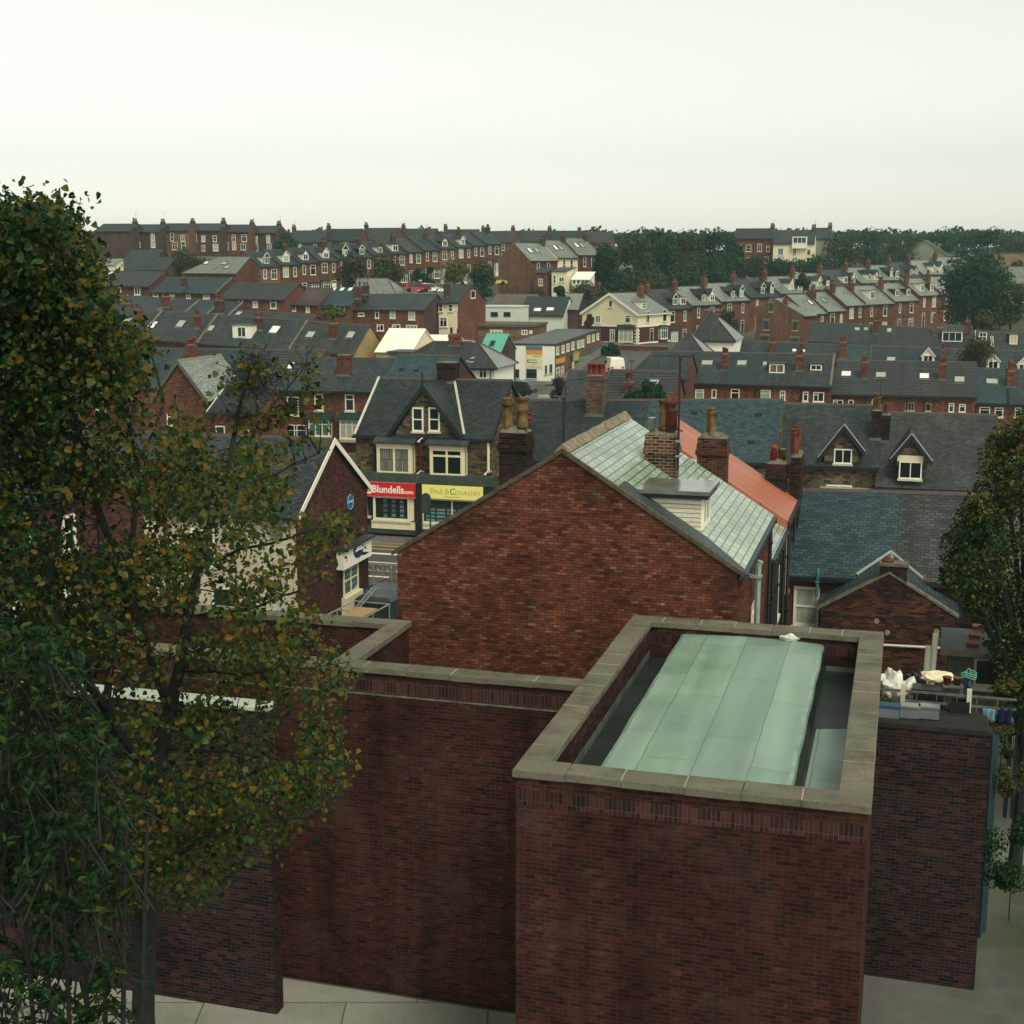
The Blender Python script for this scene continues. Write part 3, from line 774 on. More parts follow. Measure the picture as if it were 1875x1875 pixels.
def felt(name, a, b_, rough, line):
    m, nt, b, N, L = newmat(name)
    tc = N.new('ShaderNodeTexCoord'); uv = tc.outputs['UV']
    sw = N.new('ShaderNodeSeparateXYZ'); L.new(uv, sw.inputs[0]); cb = N.new('ShaderNodeCombineXYZ')
    L.new(sw.outputs[1], cb.inputs[0]); L.new(sw.outputs[0], cb.inputs[1])
    wob = nn(N, 'ShaderNodeTexNoise', Scale=1.3, Detail=2.0); L.new(uv, wob.inputs['Vector'])
    wv = nn(N, 'ShaderNodeVectorMath', operation='MULTIPLY_ADD'); wv.inputs[1].default_value = (.05, .05, 0); L.new(wob.outputs['Color'], wv.inputs[0]); L.new(cb.outputs[0], wv.inputs[2])
    br = nn(N, 'ShaderNodeTexBrick', Scale=1.0); br.offset = .37
    br.inputs['Color1'].default_value = (0, 0, 0, 1); br.inputs['Color2'].default_value = (1, 1, 1, 1); br.inputs['Mortar'].default_value = (.5, .5, .5, 1)
    for k_, v_ in (('Mortar Size', .012), ('Mortar Smooth', .6), ('Brick Width', 3.6), ('Row Height', .92)): br.inputs[k_].default_value = v_
    L.new(wv.outputs[0], br.inputs['Vector'])
    rp = ramp(N, [(0, a), (1, b_)]); L.new(br.outputs['Color'], rp.inputs[0])
    n1 = nn(N, 'ShaderNodeTexNoise', Scale=.55, Detail=7.0, Roughness=.6); L.new(uv, n1.inputs['Vector'])
    r1 = ramp(N, [(.3, (.80,) * 3), (.5, (1, 1, 1)), (.72, (1.14,) * 3)]); L.new(n1.outputs['Fac'], r1.inputs[0])
    mp = nn(N, 'ShaderNodeMapping'); mp.inputs['Scale'].default_value = (2.2, .16, 1); L.new(uv, mp.inputs['Vector'])
    n2 = nn(N, 'ShaderNodeTexNoise', Scale=1.0, Detail=4.0); L.new(mp.outputs[0], n2.inputs['Vector'])
    r2 = ramp(N, [(.32, (.84,) * 3), (.5, (1, 1, 1)), (.66, (1.16,) * 3)]); L.new(n2.outputs['Fac'], r2.inputs[0])
    n3 = nn(N, 'ShaderNodeTexNoise', Scale=90.0, Detail=2.0); L.new(uv, n3.inputs['Vector'])
    r3 = ramp(N, [(.3, (.8,) * 3), (.7, (1.2,) * 3)]); L.new(n3.outputs['Fac'], r3.inputs[0])
    col = mixc(N, L, 1., rp.outputs[0], r1.outputs[0], 'MULTIPLY'); col = mixc(N, L, 1., col, r2.outputs[0], 'MULTIPLY'); col = mixc(N, L, 1., col, r3.outputs[0], 'MULTIPLY')
    lf = nn(N, 'ShaderNodeMath', operation='MULTIPLY'); lf.inputs[1].default_value = .75; L.new(br.outputs['Fac'], lf.inputs[0])
    col = mixc(N, L, lf.outputs[0], col, line)
    L.new(col, b.inputs['Base Color'])
    rr = nn(N, 'ShaderNodeMapRange'); rr.inputs[1].default_value = .35; rr.inputs[2].default_value = .65; rr.inputs[3].default_value = rough - .18; rr.inputs[4].default_value = rough + .12
    L.new(n1.outputs['Fac'], rr.inputs[0]); L.new(rr.outputs[0], b.inputs['Roughness'])
    bp = nn(N, 'ShaderNodeBump', Strength=.25, Distance=.01); L.new(br.outputs['Fac'], bp.inputs['Height']); L.new(bp.outputs[0], b.inputs['Normal'])
    b.inputs['Specular IOR Level'].default_value = .5
    return m
FELT_G = felt('felt_pale_green', (.158, .245, .180), (.205, .300, .225), .42, (.05, .095, .075))
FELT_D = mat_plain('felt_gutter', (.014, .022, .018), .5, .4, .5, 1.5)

def coping_run(m, p0, p1, across, width, z, th=.13, ln=.8, seed=0, mi=0, ju=1):
    """row of stone slabs from p0 to p1 (2D local), width to the 'across' side"""
    r = random.Random(seed)
    p0, p1, ac = Vector(p0), Vector(p1), Vector(across)
    L = (p1 - p0).length; d = (p1 - p0) / L; n = max(1, round(L / ln))
    ts = [0] + [(i + r.uniform(-.12, .12)) * L / n for i in range(1, n)] + [L]
    for i in range(n):
        a, b = ts[i] + .004, ts[i + 1] - .004
        dz = r.uniform(-.006, .006); tl = r.uniform(-.006, .006); b_ = .015
        q = []
        for zz, ins in ((z - th, 0), (z - b_, 0), (z, b_)):
            for (t, w) in ((a + ins, ins), (b - ins, ins), (b - ins, width - ins), (a + ins, width - ins)):
                pt = p0 + d * t + ac * w
                q.append((pt.x, pt.y, zz + dz + (tl if w > width / 2 else -tl)))
        flip = d.x * ac.y - d.y * ac.x < 0
        fs = [(3, 2, 1, 0), (8, 9, 10, 11)]
        for k in (0, 4):
            for ii in range(4):
                j = (ii + 1) % 4; fs.append((k + ii, k + j, k + 4 + j, k + 4 + ii))
        if flip: fs = [f[::-1] for f in fs]
        m.add(q, fs, mi)
        if ju and i < n - 1 and r.random() < .7:
            t = ts[i + 1]
            pt0, pt1 = p0 + d * (t - .012) + ac * .01, p0 + d * (t + .012) + ac * (width - .01)
            m.box(min(pt0.x, pt1.x), max(pt0.x, pt1.x), min(pt0.y, pt1.y), max(pt0.y, pt1.y), z - .05, z - .004, 1)

FO = Pz(1160, 1125, 7.9); FO.z = 0
FW, FL_ = 5.66, 10.3
fM = Matrix.Translation(FO) @ Matrix.Rotation(-TH, 4, 'Z')
fb = thing('flat_roofed_building', 'brick block with pale green felt flat roof inside a wide stone coped parapet', 'building', FO, -TH)
m = MB(); ZT = 7.77; wt = .42; i0 = .05
outer = [(i0, -FL_ + i0), (FW - i0, -FL_ + i0), (FW - i0, -i0), (i0, -i0)]
inner = [(i0 + wt, -FL_ + i0 + wt), (FW - i0 - wt, -FL_ + i0 + wt), (FW - i0 - wt, -i0 - wt), (i0 + wt, -i0 - wt)]
for i in range(4):
    j = (i + 1) % 4
    m.poly([(*outer[i], -2), (*outer[j], -2), (*outer[j], ZT), (*outer[i], ZT)], 0)
    m.poly([(*inner[j], 6.6), (*inner[i], 6.6), (*inner[i], ZT), (*inner[j], ZT)], 1)
m.build('wall', [B_DARK, B_PARA], fb)
m = MB()
e = .004
m.box(i0 - e, FW - i0 + e, -FL_ + i0 - e, -FL_ + i0 - .0005, 7.28, 7.56); m.box(i0 - e, i0 - .0005, -FL_ + i0, -i0, 7.28, 7.56); m.box(FW - i0 + .0005, FW - i0 + e, -FL_ + i0, -i0, 7.28, 7.56)
m.box(i0 + wt, FW - i0 - wt, -i0 - wt - e, -i0 - wt - .0005, 7.40, 7.66)
m.build('soldier_course', SOLD, fb)
m = MB()
cw = .52
coping_run(m, (0, -cw), (0, -FL_ + cw), (1, 0), cw, 7.9, seed=1, ln=.72)
coping_run(m, (FW, -cw), (FW, -FL_ + cw), (-1, 0), cw, 7.9, seed=2, ln=.66)
coping_run(m, (0, 0), (FW, 0), (0, -1), cw, 7.905, seed=3, ln=.85)
coping_run(m, (0, -FL_), (FW, -FL_), (0, 1), cw, 7.905, seed=4, ln=.95)
m.build('coping', [CONC, MORTAR_P], fb)
m = MB()          # gutters round the raised deck
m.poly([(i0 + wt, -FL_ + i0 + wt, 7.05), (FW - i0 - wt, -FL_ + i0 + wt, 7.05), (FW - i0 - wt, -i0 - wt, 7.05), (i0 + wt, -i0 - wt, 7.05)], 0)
m.poly([(4.5, -FL_ + i0 + wt, 7.054), (FW - i0 - wt, -FL_ + i0 + wt, 7.054), (FW - i0 - wt, -4.3, 7.054), (4.5, -4.5, 7.054)], 1)  # near right floor in pale felt: sky-reflecting puddle painted as colour
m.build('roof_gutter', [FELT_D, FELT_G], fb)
m = MB()          # lead upstand flashing along the left gutter
m.box(i0 + wt + .0005, i0 + wt + .012, -FL_ + i0 + wt, -i0 - wt, 7.05, 7.20)
m.box(4.45, FW - i0 - wt - .01, -i0 - wt - .012, -i0 - wt - .0005, 7.05, 7.16)
m.build('flashing', LEAD, fb)
m = MB()          # raised felt deck with rounded edges
y0, y1 = -FL_ + i0 + wt, -i0 - wt
_fi = fM.inverted(); da = ((_fi @ Pz(1247, 1156, 7.66)).x + (_fi @ Pz(1095, 1410, 7.66)).x) / 2; db = ((_fi @ Pz(1508, 1176, 7.66)).x + (_fi @ Pz(1457, 1430, 7.66)).x) / 2; print('deck', da, db)
prof = [(da - .03, 7.05), (da, 7.60), (da + .03, 7.645), (da + .10, 7.66), (da + .5, 7.672), (2.6, 7.69), (3.6, 7.685), (db - .10, 7.655), (db - .03, 7.635), (db, 7.58), (db + .03, 7.05)]
ny = 16
vs, fs = [], []
for k in range(ny + 1):
    y = y0 + (y1 - y0) * k / ny
    for (x, z) in prof:
        vs.append((x + .010 * math.sin(k * 1.7 + x), y, z + (.007 * math.sin(k * .9 + x * 2.1) if z > 7.3 else 0)))
n = len(prof)
for k in range(ny):
    for i in range(n - 1):
        fs.append((k * n + i, k * n + i + 1, (k + 1) * n + i + 1, (k + 1) * n + i))
m.add(vs, fs)
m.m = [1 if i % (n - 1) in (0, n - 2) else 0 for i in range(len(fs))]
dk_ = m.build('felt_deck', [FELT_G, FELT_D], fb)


def crumple(name, label, cat, loc, sx, sy, sz, mat, seed=0, group=None, sub=3, rough=.35):
    import bmesh
    bm = bmesh.new(); bmesh.ops.create_icosphere(bm, subdivisions=sub, radius=1)
    for v_ in bm.verts:
        q = v_.co * 1.6 + Vector((seed * 3.1, seed, 0))
        f = 1 + rough * noise.noise(q) + rough * .6 * noise.noise(q * 2.7) + rough * .3 * noise.noise(q * 6)
        v_.co = Vector((v_.co.x * sx * f, v_.co.y * sy * f, max(-.02, (v_.co.z * .75 + .5) * sz * f)))
    me = bpy.data.meshes.new(name); bm.to_mesh(me); bm.free(); me.materials.append(mat)
    o = link(name, me); o.location = loc
    return tag(o, label, cat, group)
q = Pz(1446, 1172, 7.69)
crumple('plastic_bag', 'crumpled white plastic bag lying on the green felt by the far parapet', 'plastic bag', (q.x, q.y, 7.68), .22, .13, .13, PLASTIC_W, 3)

# ---- low parapets left of the flat roof
pw = thing('parapet_wall', 'red brick parapet walls with stone coping joining the flat roofed block at its left', 'wall', FO, -TH)
m = MB(); zc = 7.80
def wallbox(m, x0, x1, y0, y1, zt=zc - .13, mi=0): m.box(x0, x1, y0, y1, -2, zt, mi)
wallbox(m, -12, i0 - .01, -5.29, -4.95); wallbox(m, -5.36, -4.98, -4.95, -2.0); wallbox(m, -12, -4.98, -1.99, -1.66)
m.build('wall', [B_DARK], pw)
m = MB()
coping_run(m, (-12, -4.9), (-.01, -4.9), (0, -1), .46, zc, seed=11, ln=.95)
coping_run(m, (-4.92, -4.9), (-4.92, -2.05), (-1, 0), .47, zc + .004, seed=12, ln=1.4)
coping_run(m, (-12, -1.6), (-4.92, -1.6), (0, -1), .45, zc, seed=13, ln=1.1)
m.build('coping', [CONC, MORTAR_P], pw)
m = MB()
m.box(-12, i0 - .012, -5.296, -5.2905, 7.23, 7.56)
m.build('soldier_course', SOLD, pw)
m = MB(); m.box(-12, i0 - .012, -5.305, -5.2905, 7.19, 7.225)
m.build('string_line', FLAUNCH, pw)
# white capped parapet behind the tree
ww = thing('capped_wall', 'dark brick wall with a bright white metal capping seen through the left tree', 'wall', FO, -TH)
q0, q1 = [(Matrix.Rotation(TH, 4, 'Z') @ (Pz(x, y, 7.3) - FO)) for x, y in ((140, 1254), (490, 1286))]
m = MB(); m.box(q0.x - 6, q1.x + .1, q0.y - .2, q0.y + .12, -2, 7.2); m.build('wall', B_SOOT, ww)
m = MB(); m.bevbox(q0.x - 6, q1.x + .14, q0.y - .26, q0.y + .18, 7.202, 7.3); m.build('capping', mat_plain('cap_metal', (.36, .40, .32), .4, .5, .1, 1), ww)

# ---- near terrace seen end on
TG = R(16 - 90)
g0 = P(727, 1008, 34.0)
gE = onplane(1351, 1049, g0, VA)
grp = 'near terrace of gabled houses'
GE = gE.z
G1 = House('end_terrace_house', 'end of terrace house with a huge blank red brick gable and pale wet slates', 'house', grp, (gE.x, gE.y, .6), TG, 7.75, GE - .6 + .06, 2.72, 4.31, wall=B_RED, roof=S_WETSHEEN, ends=(1, 1), vg=.03, ov=.12, ridge=RIDGE_STONE, gutter=GREEN_P)
# verge mortar on the visible gable
m = MB()
for sg in (0, 1):
    ya, yb = (-.14, 4.31) if sg == 0 else (8.76, 4.31)
    za, zb = G1.he - G1.k * .14, G1.he + G1.rise
    vs = [(xx, yy, zz + dd) for xx in (-.05, .05) for (yy, zz) in ((ya, za), (yb, zb)) for dd in (-.07, .045)]
    m.add(vs, [(0, 1, 3, 2), (4, 6, 7, 5), (0, 2, 6, 4), (1, 5, 7, 3), (0, 4, 5, 1), (2, 3, 7, 6)])
m.build('verge_mortar', mat_plain('verge_mortar', (.075, .066, .042), .9, .2, .5, 5), G1.root)
# half round ridge stones
m = MB()
r_ = random.Random(3)
x = -.05
while x < 7.7:
    l = .46; dz = r_.uniform(-.012, .012)
    zt = G1.he + G1.rise + .06 + dz
    m.add([(x, 4.31 - .19, zt - .10), (x, 4.31, zt + .10), (x, 4.31 + .19, zt - .10), (x + l - .03, 4.31 - .19, zt - .10), (x + l - .03, 4.31, zt + .10), (x + l - .03, 4.31 + .19, zt - .10)], [(0, 3, 4, 1), (1, 4, 5, 2), (0, 1, 2), (5, 4, 3)])
    x += l
m.build('ridge_stones', RIDGE_STONE, G1.root)
# lead valley strip beside the near verge
b0 = G1.roofpt(1283, 978)
y0d = b0.y; xd = b0.x
print('dormer1', b0)
zf = G1.he + G1.k * y0d
ztop = G1.flankpt(1288, 905, xd).z
WCLAD = mat_units('white_cladding', [(0, (.66, .64, .48)), (1, (.78, .75, .58))], (.20, .20, .15), 9., .11, .012, rough=.6, weather=.15, bump=.5, hue_obj=.02)
CHK = G1.fdorm(xd + .72, y0d, 1.44, ztop - zf - .03, cheek=WCLAD, style='case2', glass=GLASS_TEAL, roof=LEAD, face=WHITE_P, ov=.22, fascia=True)
m = MB()
for k in range(1):
    vs = [(0.1, -.1, G1.he - G1.k * .1 + .05), (.62, y0d - .4, G1.he + G1.k * (y0d - .4) + .05), (xd - .02, y0d, G1.he + G1.k * y0d + .05), (xd - .02, y0d + 2.2, G1.he + G1.k * (y0d + 2.2) + .05), (.1, y0d + 2.6, G1.he + G1.k * (y0d + 2.6) + .05)]
    m.poly([(0.12, y0d - 1.6, G1.he + G1.k * (y0d - 1.6) + .045), (xd - .02, y0d - .15, G1.he + G1.k * (y0d - .15) + .045), (xd - .02, y0d + 1.9, G1.he + G1.k * (y0d + 1.9) + .045), (.12, y0d + 1.9, G1.he + G1.k * (y0d + 1.9) + .045)])
m.build('lead_gutter', LEAD_DARK, G1.root)
def tri_chimney(H, px, v0, w, dy, pots, mat, potmats, poth, potr, zlow=2.2, band=True):
    """stack by its own picture position in the plane x=v0 of the terrace (front face turned to the camera)"""
    xa, ya, xb, yb = px
    p0, p1 = H.flankpt(xa, ya, v0), H.flankpt(xb, ya, v0)
    yc = (p0.y + p1.y) / 2; wd = abs(p0.y - p1.y); zt = (p0.z + p1.z) / 2
    m = MB(); xs0, xs1 = v0, v0 + dy
    ya_, yb_ = yc - wd / 2, yc + wd / 2
    zb = H.flankpt(xa, yb, v0).z - zlow
    m.box(xs0, xs1, ya_, yb_, zb, zt - .52)
    o = .05
    m.box(xs0 - o, xs1 + o, ya_ - o, yb_ + o, zt - .52, zt - .36); m.box(xs0 - o * .4, xs1 + o * .4, ya_ - o * .4, yb_ + o * .4, zt - .36, zt - .18)
    m.box(xs0, xs1, ya_, yb_, zt - .18, zt)
    # domed mortar
    q = [(xs0, ya_, zt), (xs1, ya_, zt), (xs1, yb_, zt), (xs0, yb_, zt), (xs0 + .2, ya_ + .2, zt + .17), (xs1 - .2, ya_ + .2, zt + .17), (xs1 - .2, yb_ - .2, zt + .17), (xs0 + .2, yb_ - .2, zt + .17)]
    m.add(q, [(4, 5, 6, 7), (0, 1, 5, 4), (1, 2, 6, 5), (2, 3, 7, 6), (3, 0, 4, 7)], 1)
    ch = m.build('chimney', [mat, FLAUNCH], H.root)
    for i, (fx, fy, pm, h, r, kind) in enumerate(pots):
        X = xs0 + fx * (xs1 - xs0); Y = ya_ + (1 - fy) * wd     # fy measured left to right in the picture
        j = MB(); z0 = zt + .12
        if kind == 'roll': prof = [(r * 1.08, 0), (r * 1.08, .08), (r * .95, .1), (r * .92, h * .55), (r * 1.12, h * .58), (r * 1.12, h * .64), (r * .95, h * .66), (r * .98, h * .9), (r * 1.2, h * .93), (r * 1.2, h), (r * .8, h)]
        elif kind == 'square': prof = [(r * 1.05, 0), (r, .05), (r * .92, h * .7), (r * 1.15, h * .74), (r * 1.15, h * .82), (r * .85, h * .85), (r * .85, h * .92), (r * 1.1, h * .95), (r * .3, h)]
        elif kind == 'cowl': prof = [(r, 0), (r * .9, h * .55), (r * 1.1, h * .58), (r * .7, h * .6), (r * .7, h * .72), (r * 1.35, h * .75), (r * 1.25, h * .86), (r * .4, h)]
        else: prof = [(r, 0), (r, h * .92), (r * 1.1, h * .93), (r * 1.1, h), (r * .8, h)]
        j.lathe(prof, 4 if kind == 'square' else 12, (X, Y, z0))
        po = j.build('chimney_pot', pm, ch)
        if kind != 'square': smooth(po)
    return ch, zt
ch1, zt1 = tri_chimney(G1, (1181, 797, 1238, 868), 4.2, .9, .62,
    [(.35, .55, POT_BUFF, .82, .135, 'roll'), (.3, .80, POT_CLAY, .95, .17, 'cowl'), (.25, .18, METAL, .34, .09, 'flue'), (.7, .70, POT_BUFF, .7, .13, 'roll')], B_STACK, None, 0, 0)
# left stack, on the far slope
chL, ztL = tri_chimney(G1, (914, 793, 963, 870), 4.4, .8, .75,
    [(.3, .22, POT_BUFF, .85, .16, 'square'), (.3, .80, POT_BUFF, .85, .15, 'roll'), (.8, .85, POT_CLAY, .4, .1, 'roll')], B_SOOT, None, 0, 0)
# front (right hand) wall: windows, white pipe
for (zz, hh, xa) in ((4.6, 1.45, 1.0), (4.9, 1.6, 3.4)):
    G1.winl(xa, zz - .6, 1.0, hh + .4, 'case2', GLASS_TEAL, sill=True, lintel=SILL)
G1.pipe(2.9, z1=G1.he - .25, mat=PIPE_P, r=.085, y=-.2)
G1.pipe(7.3, mat=STEEL_D, r=.06)

zg2 = onplane(1407, 1023, gE, UB).z
O2 = G1.M @ Vector((7.75, 0, 0)); 
G2 = House('terraced_house', 'second house of the near terrace with lead topped dormer behind the tall aerial', 'house', grp, (O2.x, O2.y, .6), TG, 5.0, zg2 - .6 + .06, 2.72, 4.31, wall=B_SOOT, roof=S_WETSHEEN, ends=(0, 0), vg=.02, ov=.12, ridge=RIDGE_STONE, gutter=GREEN_P)
O3 = G1.M @ Vector((12.75, 0, 0))
G3 = House('terraced_house', 'terracotta roofed house at the far end of the near terrace', 'house', grp, (O3.x, O3.y, .6), TG, 4.4, onplane(1433, 960, gE, UB).z - .6 + .12, 2.72, 4.31, wall=B_SOOT, roof=T_TERRA, ends=(1, 1), vg=.06, ov=.14, ridge=T_TERRA, gutter=STEEL_D)
m = MB()
X = -.06
vs = [(xx, yy, zz + dd) for xx in (X - .16, X + .05) for (yy, zz) in ((-.14, G3.he - G3.k * .14), (4.31, G3.he + G3.rise)) for dd in (-.28, .09)]
m.add(vs, [(0, 1, 3, 2), (4, 6, 7, 5), (0, 2, 6, 4), (1, 5, 7, 3), (0, 4, 5, 1), (2, 3, 7, 6)])
m.build('verge_tiles', T_TERRA, G3.root)
b2 = G2.roofpt(1349, 925); print('dormer2', b2)
G2.fdorm(2.6, 1.9, 1.5, 1.0, cheek=WCLAD, style='case2', glass=GLASS_TEAL, roof=LEAD, ov=.16, fascia=True)
ch2, _ = tri_chimney(G2, (1277, 803, 1331, 860), 1.6, .9, .6, [(.4, .42, POT_BUFF, .8, .15, 'square')], B_STACK if False else mat_units('brick_stack_red', [(0, (.018, .012, .012)), (.4, (.065, .024, .018)), (.8, (.12, .042, .028)), (1, (.15, .06, .04))], (.13, .09, .06), .225, .078, .009, weather=.4, stainc=(.012, .012, .012), wscale=1.0), None, 0, 0)
G2.skyl(.55, 2.2, .6, .9, GLASS_BRIGHT)
ch3, _ = tri_chimney(G3, (1404, 850, 1440, 925), 4.0, .8, .6, [(.4, .3, POT_RED, .55, .13, 'cowl'), (.5, .72, POT_BUFF, .4, .13, 'flue')], B_SOOT, None, 0, 0)
ch4, _ = tri_chimney(G3, (1448, 838, 1466, 880), 4.2, .8, 1.6, [(.15, .3, POT_CLAY, .9, .15, 'square'), (.75, .3, POT_CLAY, .9, .15, 'square')], B_SOOT, None, 0, 0)
for H_, x_ in ((G2, .5), (G2, 1.3), (G2, 2.0), (G2, 4.4), (G3, 1.2), (G3, 3.6)):
    H_.pipe(x_, mat=STEEL_D, r=.06, y=-.11)
G2.winl(2.7, 4.3, .9, 1.6, 'sash', GLASS, lintel=SILL); G3.winl(1.8, 4.3, .9, 1.6, 'sash', GLASS, lintel=SILL)
# aerial mast on the front stack
mp_ = G1.flankpt(1243, 800, 4.15)
am = MB(); zt_ = G1.flankpt(1243, 652, 4.15).z; zb_ = G1.flankpt(1243, 860, 4.15).z
ya_, yb_ = G1.flankpt(1197, 652, 4.15).y, G1.flankpt(1268, 652, 4.15).y
o_ = thing('aerial_mast', 'tall thin dark red aerial mast with crossbar strapped to the stack', 'aerial', G1.M @ Vector((4.1, mp_.y, zb_)), -TG)
am.tube([(0, 0, 0), (0, 0, zt_ - zb_)], .032, 7); am.build('pole', mat_plain('rusty_pole', (.035, .008, .008), .5, .4, .3), o_)
am = MB(); am.tube([(0, ya_ - mp_.y, zt_ - zb_), (0, yb_ - mp_.y, zt_ - zb_)], .022, 5); am.tube([(.05, .1, zt_ - zb_ - 1.9), (.05, -.1, zt_ - zb_ - 2.0)], .02, 5); am.build('crossbar', STEEL_D, o_)
am = MB(); 
for z_ in (.35, .75): am.box(-.06, .1, -.07, .07, z_, z_ + .05)
am.build('bracket', METAL, o_)
# ---------------------------------------------------------------- main street
def uv_of(p): return p.x * UB.x + p.y * UB.y, p.x * VA.x + p.y * VA.y
def from_uv(u, v, z=0.): return Vector((UB.x * u + VA.x * v, UB.y * u + VA.y * v, z))

# stone shop building with the big flush gable
R_B = Row((651, 792), (899.5, 800), 80, TH, (688.5, 692), 3.9, 6.1)
SH = R_B.housel(0, R_B.L, 'shop_building', 'stone shop building with a big central gable above a red and a cream shop sign', 'building', 'main street buildings', wall=STONE, roof=S_DARK, ends=(1, 1), vg=.12, d=8.6, ridge=RIDGE_CL, barge=(BLACK_P, 2))
L = SH.w
EDGE_P = mat_plain('lilac_edge', (.33, .30, .31), .6, .3, .1)
def gable_front(H, apex, lfoot, rfoot, out=.06, wallm=STONE, board=BLACK_P, roofm=S_DARK, bt=.24, rise_ex=.12, oh=.3, edge=False, back=None, finial=False, bw=.1):
    """gable flush with the front wall, its own little roof running back into the main slope"""
    a = H.wallpt(*apex, -out); l = H.wallpt(*lfoot, -out); r = H.wallpt(*rfoot, -out)
    zb = min(l.z, r.z) - .25; k = H.k; sh = H.sh
    m = MB()
    mid = (l.x + r.x) / 2; ax = a.x
    il, ir = l.x + oh, r.x - oh; zt = a.z - .25; ze = (l.z + r.z) / 2 + .0
    m.add([(il, -out, zb), (ir, -out, zb), (ir, -out, ze + .1), (ax, -out, zt), (il, -out, ze + .1), (il, .4, zb), (ir, .4, zb), (ir, .4, ze + .1), (ax, .4, zt), (il, .4, ze + .1)],
          [(0, 1, 2, 3, 4), (1, 6, 7, 2), (5, 0, 4, 9)])
    g = m.build('front_gable', wallm, H.root)
    m = MB()
    def yat(z, x): return min((z - H.he - sh * x) / k + .15, H.hd + .1)
    for p, sgn in ((l, -1), (r, 1)):
        ys = max(.1, yat(p.z, p.x)); ya = yat(a.z, ax)
        pts = [(p.x, -out - .22, p.z), (p.x, ys, p.z), (ax, ya, a.z), (ax, -out - .22, a.z)]
        m.slab(pts if sgn > 0 else pts[::-1], .07)
    m.build('gable_roof', roofm, g)
    m = MB()
    for p in (l, r):
        vs = [(xx, yy, zz + dd) for yy in (-out - .30, -out - .225) for (xx, zz) in ((p.x, p.z), (ax, a.z)) for dd in (.03, -bt)]
        m.add(vs, [(0, 1, 3, 2), (4, 6, 7, 5), (0, 2, 6, 4), (1, 5, 7, 3), (0, 4, 5, 1)])
    if finial: m.box(ax - .04, ax + .04, -out - .3, -out - .22, a.z - .5, a.z + .7)
    m.build('barge_board', board, g)
    if edge:
        m = MB()
        for p in (l, r): m.tube([(p.x, -out - .25, p.z + .06), (ax, -out - .25, a.z + .06)], .04, 5)
        m.build('edge_strip', EDGE_P, g)
    if back:
        m = MB()
        for p in back:
            ys = max(.1, yat(p.z, p.x)); ya = yat(a.z, ax)
            m.tube([(p.x, ys - .1, p.z + .05), (ax, ya, a.z + .06)], .07, 5)
        m.build('valley_flashing', PIPE_W, g)
    return g, a, l, r
g_, a_, l_, r_g = gable_front(SH, (776, 703), (712, 794), (847, 797), finial=True, bt=.34, oh=.45)
m = MB(); ya = min((a_.z - SH.he) / SH.k, SH.hd)
m.tube([(r_g.x + .05, .05, SH.he + .12), (a_.x + .55, ya * .98, a_.z - .02)], .075, 5); m.build('valley_flashing', PIPE_W, g_)
for px in ((755, 746, 775.5, 790), (785, 746, 805.5, 790)):
    SH.win(px, 'sash', GLASS, lintel=None, y0=-.062, t=.09)
m = MB(); X_ = lambda px, py: SH.wallpt(px, py).x
zc_ = SH.he - .02
m.box(-.05, L + .05, -.2, -.002, zc_ - .28, zc_ - .08); m.build('cornice', BLACK_P, SH.root)
def box_bay(px, roofpx, style, glass, out=.55):
    xa, ya, xb, yb = px
    p0, p1 = SH.wallpt(xa, (ya + yb) / 2, -out), SH.wallpt(xb, (ya + yb) / 2, -out)
    zt, zb = SH.wallpt((xa + xb) / 2, ya, -out).z, SH.wallpt((xa + xb) / 2, yb, -out).z
    w = p1.x - p0.x
    m = MB(); m.box(p0.x, p1.x, -out, -.002, zb - .22, zb + .02)
    by = m.build('bay_window', CREAM_P, SH.root)
    link('window', window_mesh(w, zt - zb - .16, style, CREAM_P, glass, True, None, .17, .08), by, Matrix.Translation((p0.x, -out, zb + .02)))
    ms = window_mesh(out, zt - zb - .16, 'plain', CREAM_P, glass, False, None, .13)
    link('window', ms, by, frameM((p1.x, -out, zb + .02), (0, 1, 0), (1, 0, 0)))
    link('window', ms, by, frameM((p0.x, 0, zb + .02), (0, -1, 0), (-1, 0, 0)))
    m = MB(); m.box(p0.x - .05, p1.x + .05, -out - .12, -.002, zt - .14, zt); m.build('fascia', CREAM_P, by)
    m = MB(); x0, x1 = SH.wallpt(roofpx[0], roofpx[3], -out).x, SH.wallpt(roofpx[2], roofpx[3], -out).x
    m.add([(x0, -out - .3, zt + .004), (x1, -out - .3, zt + .004), (x1, -.004, zt + .004), (x0, -.004, zt + .004), (x0, -out - .3, zt + .12), (x1, -out - .3, zt + .12), (x1, -.004, zt + .42), (x0, -.004, zt + .42)],
          [(0, 1, 5, 4), (4, 5, 6, 7), (1, 2, 6, 5), (3, 0, 4, 7), (3, 2, 1, 0)])
    m.build('bay_roof', GREEN_P if False else LEAD_DARK, by)
BLIND = mat_units('vertical_blind', [(0, (.13, .135, .115)), (1, (.25, .25, .21))], (.03, .035, .035), .11, 30., .02, rough=.5, weather=.1, bump=0)
box_bay((691, 812, 753, 869), (686, 800, 760, 811), 'case2', BLIND)
box_bay((788, 816, 849, 873), (780, 802, 857, 814), 'case2t', GLASS)
